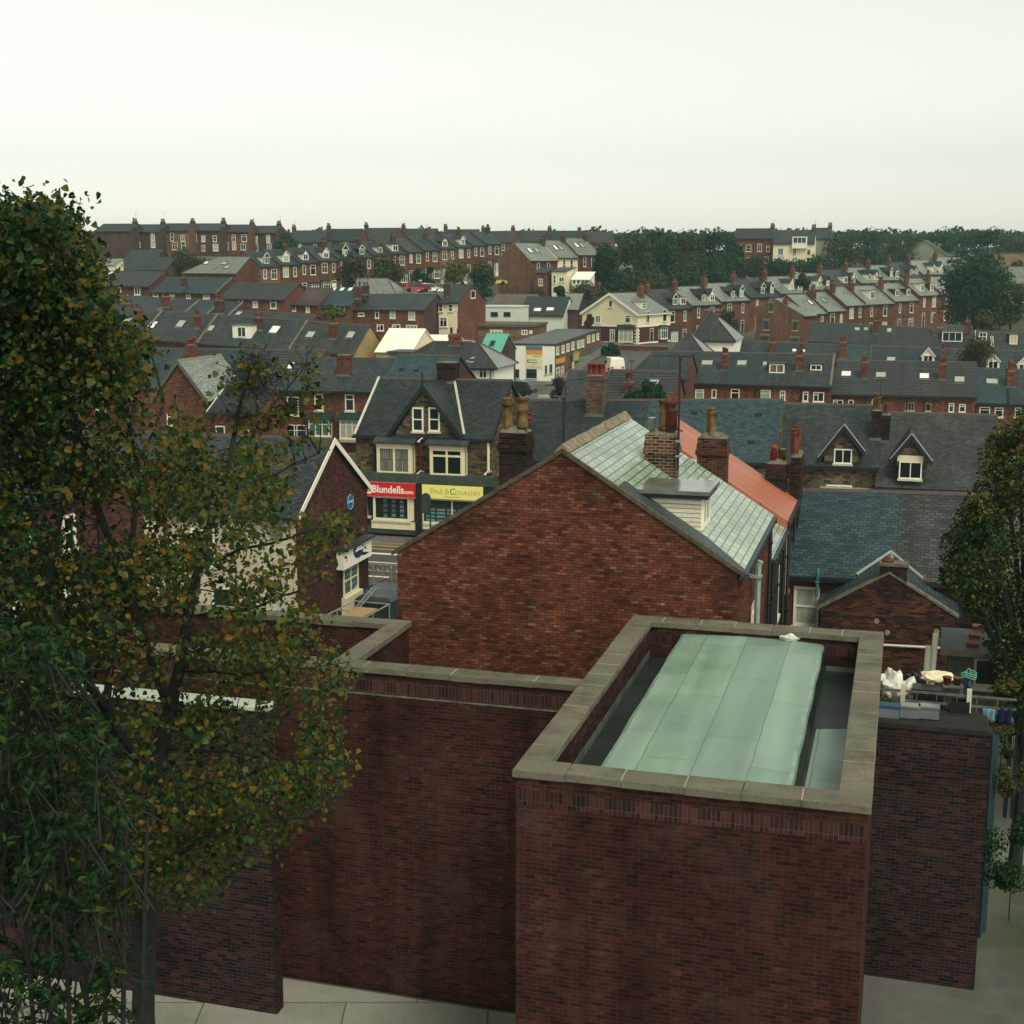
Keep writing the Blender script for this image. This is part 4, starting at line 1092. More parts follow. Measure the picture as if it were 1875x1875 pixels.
# shopfronts
def pbox(m, H, xa, xb, ya, yb, yo, yi, mi=0):
    c = (xa + xb) / 2; cy = (ya + yb) / 2
    m.box(H.wallpt(xa, cy, yo).x, H.wallpt(xb, cy, yo).x, yo, yi, H.wallpt(c, yb, yo).z, H.wallpt(c, ya, yo).z, mi)
m = MB(); pbox(m, SH, 655, 902, 869, 886, -.75, -.002); m.build('shop_cornice', mat_plain('green_lead', (.045, .06, .045), .5, .4, .35, 2), SH.root)
m = MB(); pbox(m, SH, 760, 772, 880, 985, -.72, -.002); pbox(m, SH, 884, 900, 880, 985, -.72, -.002); pbox(m, SH, 653, 664, 886, 985, -.5, -.002); m.build('pilaster', BLACK_P, SH.root)
def sign(H, tl, tr, bl, yo, mat, name='sign', edge=None):
    p0, p1 = H.wallpt(*tl, yo), H.wallpt(*tr, yo); zb = H.wallpt(*bl, yo).z
    z0 = zb; z1 = p0.z; w = p1.x - p0.x
    m = MB(); m.bevbox(p0.x, p1.x, yo, yo + .06, z0, z1, .008, 0); 
    sg = m.build(name, [mat], H.root)
    return sg, p0.x, p1.x, z0, z1
sg, xa, xb, za, zb = sign(SH, (665, 882), (760, 886), (665, 907), -.80, SIGN_RED)
hh = zb - za; cz = (za + zb) / 2
text('Blundells', hh * .74, SIGN_WHITE, sg, Matrix.Translation((xa + (xb - xa) * .165, -.806, za + hh * .27)), bold=.016, sx=.93)
text('.com', hh * .40, SIGN_WHITE, sg, Matrix.Translation((xa + (xb - xa) * .775, -.806, za + hh * .27)), bold=.009, sx=.95)
m = MB(); m.lathe([(hh * .36, 0), (hh * .36, .01)], 20, (0, 0, 0)); dsc = m.build('logo_disc', SIGN_WHITE, sg, Matrix.Translation((xa + hh * .42, -.802, cz)) @ Matrix.Rotation(math.pi / 2, 4, 'X'))
text('B', hh * .5, SIGN_RED, sg, Matrix.Translation((xa + hh * .27, -.815, cz - hh * .18)), bold=.012, name='logo_letter')
m = MB(); 
for (a0, a1, b0_, b1) in ((xa - .03, xb + .03, zb, zb + .03), (xa - .03, xb + .03, za - .03, za)): m.box(a0, a1, -.815, -.74, b0_, b1)
m.build('sign_edge', mat_plain('sign_edge_pink', (.5, .22, .2), .5, .4, .1), SH.root)
sg2, xa, xb, za, zb = sign(SH, (772.5, 887), (884, 891), (772.5, 912), -.80, SIGN_CREAM)
hh = zb - za
for t_, fx, sz, mt in (('F', .13, .62, SIGN_GOLD), ('INE', .185, .48, SIGN_GOLD), ('&', .37, .62, mat_plain('lettering_pink', (.62, .40, .22), .5, .4, .05)), ('C', .455, .66, SIGN_INK), ('OUNTRY', .55, .44, SIGN_GOLD)):
    text(t_, hh * sz, mt, sg2, Matrix.Translation((xa + (xb - xa) * fx, -.806, za + hh * .36)), bold=-.004, sx=1.05)
m = MB(); m.box(xa + (xb - xa) * .36, xa + (xb - xa) * .62, -.804, -.799, za + hh * .15, za + hh * .20); m.build('lettering', SIGN_GOLD, sg2)
# red shop: window, riser, door
def shopwin(H, px, yo, style, frame, glass, name='shop_window', t=.14):
    xa, ya, xb, yb = px
    p0, p1 = H.wallpt(xa, (ya + yb) / 2, yo), H.wallpt(xb, (ya + yb) / 2, yo)
    zb, zt = H.wallpt((xa + xb) / 2, yb, yo).z, H.wallpt((xa + xb) / 2, ya, yo).z
    return link(name, window_mesh(p1.x - p0.x, zt - zb, style, frame, glass, True, None, t, .07), H.root, Matrix.Translation((p0.x, yo, zb))), p0.x, p1.x, zb, zt
w1, xa, xb, za, zb = shopwin(SH, (684, 908, 751, 953), -.6, 'plain', CREAM_P, GLASS)
def posters(par, xa, xb, za, zb, yo, nx, nz, mats, seed=0, fill=(.62, .6)):
    r = random.Random(seed)
    for i in range(nx):
        for k in range(nz):
            cx = xa + (xb - xa) * (i + .5) / nx; czz = za + (zb - za) * (k + .5) / nz
            w = (xb - xa) / nx * fill[0] / 2; h = (zb - za) / nz * fill[1] / 2
            m = MB()
            m.box(cx - w, cx + w, yo - .008, yo - .002, czz - h, czz + h, 0)
            m.box(cx - w * .8, cx + w * .8, yo - .012, yo - .0081, czz - h * .9, czz - h * .2, 1)
            m.build('poster', [r.choice(mats), r.choice(mats)], par)
PST = [mat_plain('card_grey', (.06, .075, .075), .5, .3, .3, 9), mat_plain('card_blue', (.045, .085, .11), .5, .3, .3, 9), mat_plain('card_pale', (.16, .19, .18), .5, .3, .3, 9)]
posters(SH.root, xa + .5, xb - .25, za + .15, zb - .15, -.61, 3, 4, PST, 1, (.5, .72))
m = MB(); pbox(m, SH, 680, 761, 955, 969, -.68, -.002); pbox(m, SH, 751, 758, 908, 954, -.62, -.002); m.build('stall_riser', CREAM_P, SH.root)
m = MB(); pbox(m, SH, 668, 672, 910, 948, -.3, -.002); pbox(m, SH, 672, 680, 945, 949, -.3, -.002); m.build('door_frame', CREAM_P, SH.root)
m = MB(); pbox(m, SH, 672, 681, 910, 946, -.1, -.002); m.build('door', DOOR_DARK, SH.root)
w2, xa, xb, za, zb = shopwin(SH, (773, 914, 884, 960), -.5, 'case2', CREAM_P, GLASS, t=.1)
posters(SH.root, xa + .2, xb - .3, za + .1, za + (zb - za) * .62, -.51, 5, 4, [mat_plain('card_mint', (.10, .30, .26), .5, .3, .3, 9), mat_plain('card_teal', (.04, .16, .17), .5, .3, .3, 9), PST[2]], 2, (.8, .62))
m = MB(); pbox(m, SH, 772.5, 884, 961, 975, -.6, -.002); m.build('stall_riser', CREAM_P, SH.root)
m = MB(); pbox(m, SH, 653, 902, 969, 981, -.64, -.003); m.build('plinth', LEAD_DARK, SH.root)
def pxpipe(H, x, ya, yb, mat, r, yo=-.12, name='downpipe'):
    p, q = H.wallpt(x, ya, yo), H.wallpt(x, yb, yo)
    m = MB(); m.tube([(p.x, yo, p.z), (p.x, yo, q.z)], r, 7); return m.build(name, mat, H.root)
pxpipe(SH, 770, 804, 862, mat_plain('red_pipe', (.17, .015, .018), .5, .4, .1), .07)
pxpipe(SH, 894, 808, 866, CREAM_P, .08); pxpipe(SH, 685, 800, 872, BLACK_P, .06)
for x, y in ((772, 866), (896, 866), (774, 806)):
    p = SH.wallpt(x, y, -.5); m = MB(); m.tube([(p.x, -.1, p.z), (p.x - .1, -.4, p.z + .1), (p.x - .22, -.6, p.z - .05)], .04, 6); m.lathe([(.03, 0), (.10, -.10)], 8, (p.x - .22, -.6, p.z)); m.build('wall_lamp', PIPE_W, SH.root)
SH.chim((800, 664, 833, 702), 0, B_SOOT, dy=.9, y=SH.hd - .3)
# raised party verge at the left
SH.verge(0, PIPE_W, .06, .14)

# pole with the back of a round-topped sign in front of the shops
pz0 = Pz(794, 985, 0)
o = thing('street_sign', 'dark back of a round topped sign on a green pole before the cream shop', 'street sign', (pz0.x, pz0.y - 3, 0), -TH)
m = MB(); m.tube([(0, 0, -.3), (0, 0, 2.6)], .05, 8); m.build('pole', GREEN_P, o)
pp = P(779, 912, pz0.y - 3); lx = (Matrix.Rotation(TH, 4, 'Z') @ (pp - Vector((pz0.x, pz0.y - 3, 0))))
m = MB(); prof = [(.28 * math.cos(a), .28 * math.sin(a)) for a in np.linspace(0, math.pi, 9)]
pts = [(lx.x + .28, 0, lx.z - .9)] + [(lx.x + x, 0, lx.z + z) for x, z in prof] + [(lx.x - .28, 0, lx.z - .9)]
m.slab(pts, .04); m.tube([(lx.x, .03, lx.z - .3), (0, .0, lx.z - .35)], .03, 5); m.build('sign_plate', LEAD_DARK, o)

# row of houses left of the shops (bays on the front)
R_F1 = Row((563, 713), (700, 715), 108, TH, (640, 656), 4.0, 5.3)
f1 = [dict(pa=556, pb=613, label='brick house with a lit white bay behind the tree, beside blue doors', W=[(576, 721, 592, 752)], bay=(565, 768, 603, 799)), dict(pa=613, pb=703, label='brick house with white bay window just left of the stone shop building', W=[(632, 722, 649, 753)], bay=(622, 768, 657, 804))]
for i, d in enumerate(f1):
    H = R_F1.house(d['pa'], d['pb'], 'terraced_house', d['label'], 'house', 'houses left of the shops', wall=B_BROWN, roof=S_GREY, ends=(1 if i == 0 else 0, 1 if i else 0), frontwall=B_FAR)
    for w in d['W']: H.win(w, 'top', GLASS, lintel=LINTEL, t=.1)
    xa, ya, xb, yb = d['bay']; p0, p1 = H.wallpt(xa, yb, -.6), H.wallpt(xb, yb, -.6)
    H.bay((p0.x + p1.x) / 2, p1.x - p0.x, H.wallpt(xa, ya, -.6).z - p0.z, p0.z, .6, glass=GLASS_TEAL if i == 0 else CURTAIN, roof=GREEN_P, rh=.35, rov=.2)
    if i == 0:
        for px, mt in ((533, DOOR_DARK), (550, DOOR_BLUE)): H.door(H.wallpt(px, 780).x, .95, 2.0, mt)
    if i == 1: H.chim((617, 650, 640, 689), 0, B_FAR, dy=.6); H.verge(1, RIDGE_CL)
# low stone wall before them
q0, q1 = P(600, 840, 92), P(653, 845, 91)
m = MB(); m.box(-8, 2.4, -.15, .15, -1.5, 2.2); m.box(-8, 2.4, -.22, .22, 2.201, 2.32, 1)
o = m.build('garden_wall', [STONE, LINTEL]); o.location = (q1.x, q1.y, .0); o.rotation_euler = (0, 0, -TH); tag(o, 'sooty stone garden wall between the corner shop and the stone shops', 'wall')

# slate roofed row continuing the street to the right
R_1 = Row((920, 838), (1420, 843), 80, TH, (1000, 733), 4.2, 4.9)
Hs = R_1.house(905, 1165, 'terraced_house', 'long dark slate roofed house right behind the shop chimney, with a big brick stack', 'house', 'main street buildings', wall=STONE, roof=S_DARK, ends=(0, 0))
Hs.chim((1073, 688, 1104, 748), 3, B_STACK, POT_RED, dy=.9, poth=.9, potr=.2, y=R_1.hd - 1.2)
m = MB(); p = Hs.roofpt(1035, 755)
m.tube([(p.x, p.y, p.z), (p.x, p.y, p.z + 1.9), (p.x + 1.4, p.y, p.z + 2.1)], .025, 5)
for k_ in range(6): m.tube([(p.x + .4 + k_ * .18, p.y - .25, p.z + 1.95 + k_ * .02), (p.x + .4 + k_ * .18, p.y + .25, p.z + 1.95 + k_ * .02)], .012, 4)
m.build('aerial', STEEL_D, Hs.root)
Hs = R_1.house(1165, 1420, 'terraced_house', 'teal slate roofed house behind the near chimneys with three small roof vents', 'house', 'main street buildings', wall=STONE, roof=S_TEAL, ends=(0, 0))
for px in ((1271, 758), (1389, 762), (1376, 812)):
    p = Hs.roofpt(*px); m = MB(); m.box(p.x - .18, p.x + .18, p.y - .1, p.y + .25, p.z, p.z + .16); m.build('roof_vent', STEEL_D, Hs.root)
R_1b = Row((1414, 846), (1605, 852), 78.2, TH, (1520, 741), 4.2, 4.6)
H1 = R_1b.house(1414, 1610, 'terraced_house', 'stone house with the left of two gabled stone dormers facing the street', 'house', 'main street buildings', wall=STONE, roof=S_GREY, ends=(0, 1), vg=.0)
gable_front(H1, (1546, 778), (1498, 838), (1584, 827), oh=.35, bt=.30, roofm=S_GREY, edge=True)
H1.win((1527, 822, 1560, 849), 'case2', GLASS, y0=-.065, t=.07); 
H1.win((1513, 888, 1560, 897), 'case2', GLASS)
H1.chim((1594, 752, 1611, 806), 3, B_SOOT, POT_BUFF, dy=.9, poth=.8, potr=.13); 
H1.pipe(H1.wallpt(1357, 860).x if False else 1.2, mat=BLACK_P, r=.06)
R_1c = Row((1607, 887), (1750, 893), 75.5, TH, (1700, 757), 5.4, 3.2)
H2 = R_1c.house(1603, 1830, 'terraced_house', 'stone house with the right gabled dormer, cream lintel and a long dark slate roof', 'house', 'main street buildings', wall=STONE, roof=S_BROWN, ends=(1, 1), vg=.0)
gable_front(H2, (1669.5, 795), (1630, 841), (1707, 845), oh=.3, bt=.30, roofm=S_GREY, edge=True)
H2.win((1646, 845, 1688, 877), 'case2', GLASS, y0=-.065, t=.07)
p0, p1 = H2.wallpt(1643, 845, -.07), H2.wallpt(1691, 835, -.07)
m = MB(); m.box(p0.x, p1.x, -.12, -.062, p0.z + .03, p1.z); m.build('lintel_board', CREAM_P, H2.root)
H2.chim((1611, 760, 1628, 810), 1, B_SOOT, POT_CLAY, dy=.9)
# lead bay roof and its bay in front of the first stone gable house
p0, p1 = H1.wallpt(1503, 896, -1.2), H1.wallpt(1604, 896, -1.2)
m = MB(); m.box(p0.x, p1.x, -1.2, -.003, p0.z - 1.6, p0.z - .16); by = m.build('bay_window', GLASS, H1.root)
m = MB(); m.box(p0.x - .1, p1.x + .1, -1.35, -.003, p0.z - .155, p0.z + .0); m.build('bay_roof', mat_plain('lead_pale', (.26, .33, .27), .35, .5, .15), by)

# ---------------------------------------------------------------- right side: long slate building and its gabled offshoot
R_R = Row((1446, 1047), (1700, 1058), 46, TH, (1500, 898), 3.9, 4.6)
rb = R_R.house(1440, 1640, 'workshop_building', 'brick building with a wide teal slate roof and a tall sash window at its left', 'building', 'slate roofed buildings by the yard', wall=mat_plain('red_painted_wall', (.11, .026, .020), .75, .3, .3, 2), roof=S_TEAL, ends=(1, 0), vg=.0, ridge=RIDGE_CL, gutter=BLACK_P)
rb.win((1453, 1074, 1500, 1146), 'sash', CURTAIN, t=.09)
rb2 = R_R.house(1640, 1835, 'workshop_building', 'brick building with a browner slate roof running into the right hand tree', 'building', 'slate roofed buildings by the yard', wall=B_SOOT, roof=S_BROWN, ends=(0, 1), ridge=RIDGE_CL, gutter=BLACK_P)
rb2.pipe(rb2.w - 2., mat=BLACK_P)
eo = P(1750, 1125, 42.6)
lf = onplane(1503, 1114, eo, VA); wd = (eo - lf).dot(UB); zap = onplane(1640, 1050, eo, VA).z
gz = .5
RO = House('offshoot_building', 'dark brick gabled offshoot with a squat chimney on its apex beside the cluttered yard', 'building', 'slate roofed buildings by the yard', (eo.x, eo.y, gz), TG, 3.9, (eo.z + lf.z) / 2 - gz, zap - (eo.z + lf.z) / 2, wd / 2, wall=mat_units('brick_offshoot', [(0, (.016, .011, .011)), (.3, (.050, .021, .016)), (.7, (.088, .036, .024)), (1, (.115, .05, .03))], (.028, .018, .015), .225, .075, .006, weather=.4, stainc=(.016, .013, .012), wscale=.6), roof=S_BLUE, ends=(1, 0), vg=-.28, ov=.12, ridge=RIDGE_STONE)
m = MB()
for sg in (0, 1):
    ya, yb = (-.1, wd / 2) if sg == 0 else (wd + .1, wd / 2)
    za, zb = RO.he - RO.k * .1, RO.he + RO.rise
    vs = [(xx, yy, zz + dd) for xx in (-.03, .29) for (yy, zz) in ((ya, za), (yb, zb)) for dd in (-.03, .055)]
    m.add(vs, [(0, 1, 3, 2), (4, 6, 7, 5), (0, 2, 6, 4), (1, 5, 7, 3), (0, 4, 5, 1), (2, 3, 7, 6)])
m.build('verge_coping', FLAUNCH, RO.root)
p0, p1 = RO.flankpt(1611, 1036, 0), RO.flankpt(1662, 1036, 0); zt = p0.z
m = MB(); ya, yb = min(p0.y, p1.y), max(p0.y, p1.y)
m.box(-.006, .5, ya, yb, RO.he + .4, zt); m.box(-.04, .54, ya - .04, yb + .04, zt + .001, zt + .1, 1)
ch = m.build('chimney', [B_SOOT, FLAUNCH], RO.root)
m = MB(); m.lathe([(.16, 0), (.2, .03), (.16, .1), (.03, .13)], 10, (.25, yb - .25, zt + .1)); smooth(m.build('chimney_pot', POT_CLAY, ch))
m = MB()
for k_, sg in ((0, -1), (1, 1)):
    # valley lines where this roof runs into the slate slope behind
    xf = (R_R.E0 - Vector(RO.root.location)).dot(VA); zR = RO.he + RO.rise; hRB = R_R.E0.z - gz
    of_ = min(wd / 2 - .1, (zR - hRB + .05) / RO.k)
    top = Vector((xf + (zR - hRB) / rb.k - .03, wd / 2, zR + .10)); ft = Vector((xf - .10, wd / 2 + sg * of_, zR - RO.k * of_ + .12))
    if sg > 0: print('valley', xf, top, ft)
    m.tube([top, ft], .05, 5)
m.build('valley_flashing', mat_plain('lead_bright', (.30, .34, .29), .4, .5, .2), RO.root)
m = MB(); p0, p1 = RO.flankpt(1617, 1180, 0), RO.flankpt(1727, 1186, 0)
m.tube([(-.06, p0.y, p0.z), (-.06, p1.y, p1.z)], .045, 6); m.build('waste_pipe', PIPE_W, RO.root)
p = RO.wallobj
m = MB(); z_ = RO.flankpt(1600, 1131, 0).z; m.box(-.012, -.002, .02, wd - .02, z_ - .03, z_ + .03); m.build('cable_run', STEEL_D, RO.root)
for x, y in ((1605, 1137), (1625, 1158), (1715, 1156)):
    q = RO.flankpt(x, y, 0); m = MB(); m.lathe([(.09, 0), (.09, .02)], 12, (0, 0, 0)); m.build('tie_plate', LINTEL, RO.root, frameM((-.003, q.y, q.z), (0, -1, 0), (-1, 0, 0)) @ Matrix.Rotation(math.pi / 2, 4, 'X'))
qd = Pz(1498, 1047, 5.2)
rb.pipe(rb.wallpt(1497, 1080).x, z0=rb.wallpt(1497, 1094, -.3).z, z1=rb.wallpt(1497, 1046, -.3).z + .2, mat=mat_plain('teal_pipe', (.035, .17, .16), .5, .4, .1), r=.055, y=-.3)

# corner shop with the bright barge boards
eK = P(541, 945, 56.0)
rK = onplane(672, 890, eK, UB); aK = onplane(607, 805, eK, UB)
dK, hK = (rK - eK).dot(VA), (aK - eK).dot(VA)
print('corner shop d', dK, hK, aK.z - eK.z, rK.z, eK.z)
wK = 9.5
OK_ = eK - UB * wK; zgK = 0.
SK = House('corner_shop', 'brick corner shop with bright white barge boards and a blue disc on its gable', 'shop', 'main street buildings', (OK_.x, OK_.y, zgK), TH, wK, eK.z - zgK, aK.z - eK.z, hK, d=dK, bz=rK.z - zgK, wall=mat_units('brick_corner_shop', [(0, (.030, .016, .015)), (.3, (.075, .028, .022)), (.7, (.112, .042, .031)), (1, (.14, .058, .042))], (.06, .035, .03), .205, .075, .007, weather=.4, stainc=(.04, .032, .024), wscale=.5, streak=.25), frontwall=WHITEBRICK, roof=S_GREY, ends=(1, 1), vg=.15, ov=.15, barge=(WHITE_P, 2, .22), gutter=BLACK_P)
# shopfront on the gable: sign board, window, riser
def fl(x, y, X): return SK.flankpt(x, y, SK.w + X)
p0, p1 = fl(629, 1012, .35), fl(680, 984, .35); zb_ = fl(629, 1045, .35).z
m = MB(); m.box(SK.w + .002, SK.w + .35, p0.y, p1.y, zb_, p0.z + .05, 0); sgK = m.build('sign', [SIGN_WHITE], SK.root)
m = MB(); m.box(SK.w + .002, SK.w + .5, p0.y - .1, p1.y + .1, p0.z + .052, p0.z + .18); m.build('sign_hood', LEAD_DARK, sgK)
cO = fl(656, 1006, .352)
m = MB(); m.lathe([(.46, 0), (.46, .03)], 24, (0, 0, 0)); 
MM = frameM((SK.w + .352, cO.y, cO.z), (0, 1, 0), (1, 0, 0))
ov = m.build('logo_oval', SIGN_NAVY, sgK, MM @ Matrix.Diagonal((1.25, 1, .8, 1)) @ Matrix.Rotation(math.pi / 2, 4, 'X'))
m = MB(); m.tube([(-.32, -.05, .10), (-.15, -.05, .16), (.05, -.05, .10), (.25, -.05, .16)], .035, 5); m.tube([(-.42, -.05, -.02), (-.1, -.05, .03), (.2, -.05, -.02), (.42, -.05, .04)], .04, 5); m.build('lettering', SIGN_WHITE, sgK, MM)
p0, p1 = fl(629, 1090, .06), fl(656, 1075, .06); zt_ = fl(640, 1036, .06).z
link('shop_window', window_mesh(p1.y - p0.y, zt_ - p0.z + .2, 'four', CREAM_P, mat_units('window_cards', [(0, (.05, .10, .10)), (.5, (.13, .22, .21)), (1, (.24, .32, .30))], (.03, .055, .06), .42, .26, .05, rough=.3, weather=.3, bump=0), False, None, .1), SK.root, frameM((SK.w + .05, p0.y, p0.z - .1), (0, 1, 0), (1, 0, 0)))
m = MB(); m.box(SK.w + .002, SK.w + .25, p0.y - .1, p1.y + .15, 0, p0.z - .12); m.build('stall_riser', CREAM_P, SK.root)
cD = fl(640.5, 919, .03)
m = MB(); m.lathe([(.36, 0), (.36, .03)], 24, (0, 0, 0)); MMd = frameM((SK.w + .02, cD.y, cD.z), (0, 1, 0), (1, 0, 0))
dk = m.build('wall_sign', SIGN_BLUE, SK.root, MMd @ Matrix.Rotation(math.pi / 2, 4, 'X'))
m = MB(); m.tube([(-.24, -.045, -.02), (-.1, -.045, .03), (.05, -.045, -.01), (.24, -.045, .03)], .035, 5)
n_ = 24
m.tube([(.35 * math.cos(2 * math.pi * i / n_), -.04, .35 * math.sin(2 * math.pi * i / n_)) for i in range(n_ + 1)], .014, 4); m.build('lettering', mat_plain('lettering_pale_blue', (.30, .52, .60), .5, .4, .05), SK.root, MMd)
q = SK.wallpt(507, 972); m = MB(); m.box(q.x - .28, q.x + .28, -.12, -.002, q.z - .18, q.z + .18); m.build('wall_vent', mat_plain('vent_grey', (.12, .125, .10), .6, .3, .2), SK.root)
SK.pipe(SK.w - 2.9, mat=PIPE_W, r=.05); SK.pipe(3.4, mat=BLACK_P, r=.07)
SK.winl(4.6, 3.2, 1.1, 1.6, 'sash', GLASS, lintel=SILL); SK.winl(5.5, .6, 1.2, 1.7, 'sash', GLASS, lintel=SILL)

# brick terrace to the left, running away from us behind the tree
eJ = P(-20, 928, 33.0)
LJ = 7.0
J = House('brick_terrace', 'long red brick terrace wing with black pipes hidden behind the left tree', 'house', 'main street buildings', (eJ.x, eJ.y, .4), TG, LJ, eJ.z - .4, 2.4, 3.6, wall=mat_units('brick_violet', [(0, (.05, .018, .018)), (.5, (.105, .036, .034)), (1, (.14, .055, .05))], (.05, .035, .035), .225, .075, .008, weather=.25), roof=S_GREY, gutter=BLACK_P)
for px in ((35, 948, 52, 986), (113, 942, 137, 1005), (115, 1068, 142, 1105), (20, 1085, 40, 1120)):
    J.win(px, 'sash', GLASS, sill=True, lintel=None, t=.08)
for px in (68, 178): J.pipe(J.wallpt(px, 960).x, mat=BLACK_P, r=.07)

# parked flatbed with ladder, and a car
def wheel(m, x, y, r=.33, w=.2, mi=0):
    m.lathe([(r * .6, -w / 2), (r, -w / 2 + .03), (r, w / 2 - .03), (r * .6, w / 2)], 14, (0, 0, 0), mi, Matrix.Translation((x, y, r)) @ Matrix.Rotation(math.pi / 2, 4, 'X'))
def car(name, label, loc, rz, body, L=4.1, W=1.72, H=1.45, van=False, group=None, cat='car'):
    root = thing(name, label, cat, loc, rz, group)
    hw = W / 2
    if van: pr = [(-L / 2, .35), (-L / 2, H * .55), (-L / 2 + .05, H * .93), (-L / 2 + .25, H), (L * .16, H), (L * .30, H * .92), (L * .42, H * .56), (L / 2 - .06, H * .46), (L / 2, .35)]
    else: pr = [(-L / 2, .30), (-L / 2 - .02, .62), (-L / 2 + .15, .88), (-L * .36, H * .96), (-L * .1, H), (L * .12, H * .96), (L * .26, .92), (L / 2 - .15, .78), (L / 2, .55), (L / 2, .30)]
    m = MB(); n = len(pr); vs = []
    for yy, ins in ((-hw + .10, 1), (-hw, 0), (hw, 0), (hw - .10, 1)):
        for (x, z) in pr:
            tuck = .12 * max(0, (z - .85) / (H - .85)) if z > .85 else 0
            yv = yy - math.copysign(tuck, yy)
            vs.append((x * (.985 if ins else 1), yv, z + (.0 if not ins else (.02 if z > H * .9 else 0))))
    fs = []
    for k in range(3):
        for i in range(n):
            j = (i + 1) % n
            fs.append((k * n + j, k * n + i, (k + 1) * n + i, (k + 1) * n + j))
    fs.append(tuple(range(n))); fs.append(tuple(3 * n + i for i in range(n - 1, -1, -1)))
    m.add(vs, fs); m.build('body', body, root)
    m = MB()
    for sy in (-1, 1):
        y = sy * (hw - .045)
        if van: q = [(L * .08, H * .58), (L * .36, H * .58), (L * .27, H * .90), (L * .08, H * .90)]
        else: q = [(-L * .36, .90), (L * .22, .90), (L * .10, H * .92), (-L * .30, H * .92)]
        pts = [(x, sy * (hw - .12 * (z - .85) / (H - .85) + .004), z) for x, z in q]
        m.poly(pts if sy < 0 else pts[::-1])
    if van: m.poly([(L * .425, -hw * .82, H * .57), (L * .425, hw * .82, H * .57), (L * .31, hw * .78, H * .90), (L * .31, -hw * .78, H * .90)])
    else:
        m.poly([(L * .262, -hw * .78, .93), (L * .262, hw * .78, .93), (L * .135, hw * .72, H * .95), (L * .135, -hw * .72, H * .95)]); m.poly([(-L * .468, hw * .75, .93), (-L * .468, -hw * .75, .93), (-L * .375, -hw * .7, H * .94), (-L * .375, hw * .7, H * .94)])
    m.build('window', GLASS, root)
    for sx in (-L * .31, L * .31):
        for sy in (-hw + .08, hw - .08):
            m = MB(); wheel(m, sx, sy); m.build('wheel', TYRE, root)
    for sy in (-hw * .72, hw * .72):
        m = MB(); m.box(-L / 2 - .05, -L / 2 + .02, sy - .13, sy + .13, .62, .8); m.build('tail_light', LIGHT_R, root)
        m = MB(); m.box(L / 2 - .10, L / 2 + .02, sy - .17, sy + .17, .56, .70); m.build('headlight', METAL, root)
    return root
tp = P(668, 1122, 56.2); tp.z = 0
tk = thing('flatbed_truck', 'small dark flatbed truck carrying boards and a leaning aluminium ladder', 'truck', (tp.x, tp.y - .5, 0), R(70))
m = MB(); m.bevbox(.9, 2.5, -.85, .85, .5, 1.95, .15); m.box(-2.4, .85, -.85, .85, .55, .8); m.build('body', CAR_DARK, tk)
m = MB(); m.box(2.49, 2.53, -.7, .7, 1.2, 1.75); m.box(1.3, 2.2, -.872, -.851, 1.2, 1.7); m.box(1.3, 2.2, .851, .872, 1.2, 1.7); m.build('window', GLASS, tk)
m = MB()
for x in (-2.35, -.8, .8):
    for y in (-.82, .82): m.tube([(x, y, .8), (x, y, 1.75)], .03, 5)
    m.tube([(x, -.82, 1.75), (x, .82, 1.75)], .03, 5)
for y in (-.82, .82): m.tube([(-2.35, y, 1.75), (.85, y, 1.75)], .03, 5)
m.build('rack', METAL, tk)
m = MB(); m.box(-2.3, -.3, -.8, .1, 1.785, 1.83); m.build('board', WOODC, tk)
for x in (-1.6, 1.7):
    for y in (-.75, .75): m = MB(); wheel(m, x, y); m.build('wheel', TYRE, tk)
m = MB()
for y in (-.22, .22): m.box(-2.2, 2.2, y - .03, y + .03, -.04, .04)
for i in range(15): m.box(-2.1 + i * .3, -2.06 + i * .3, -.19, .19, -.02, .02)
la = m.build('ladder', mat_plain('aluminium', (.42, .43, .38), .35, .5, .1, metal=.4))
q0, q1 = P(655, 1125, tp.y - .6), P(684, 1091, tp.y + .9)
dv = q1 - q0
la.location = q0.lerp(q1, .5) + Vector((0, 0, .3)); la.rotation_euler = dv.to_track_quat('X', 'Z').to_euler()
la.scale = (dv.length / 4.4 * 1.15,) * 3
tag(la, 'aluminium ladder lying tilted across the parked flatbed truck', 'ladder')
cpos = Pz(712, 1120, 0)
car('parked_car', 'dark teal car parked beside the blank brick gable', (cpos.x + .3, cpos.y, 0), R(70), CAR_DARK)

# railing with scrolls at the kerb
rp0, rp1 = Pz(668, 1108, 0), Pz(700, 1112, 0)
o = thing('street_railing', 'low pale scroll topped railing at the kerb by the flatbed truck', 'railing', (rp0.x - .3, rp0.y + 3, 0), -TH)
m = MB()
for z in (.05, 1.0, 1.35): m.tube([(0, 0, z), (2.3, 0, z)], .03, 6)
for i in range(6): m.tube([(i * .46, 0, 0), (i * .46, 0, 1.35)], .025, 5)
for i in range(4):
    m.tube([(.3 + i * .5 + .15 * math.cos(t), 0, 1.17 + .13 * math.sin(t)) for t in np.linspace(0, 5.2, 12)], .015, 4)
m.build('rail', METAL, o)

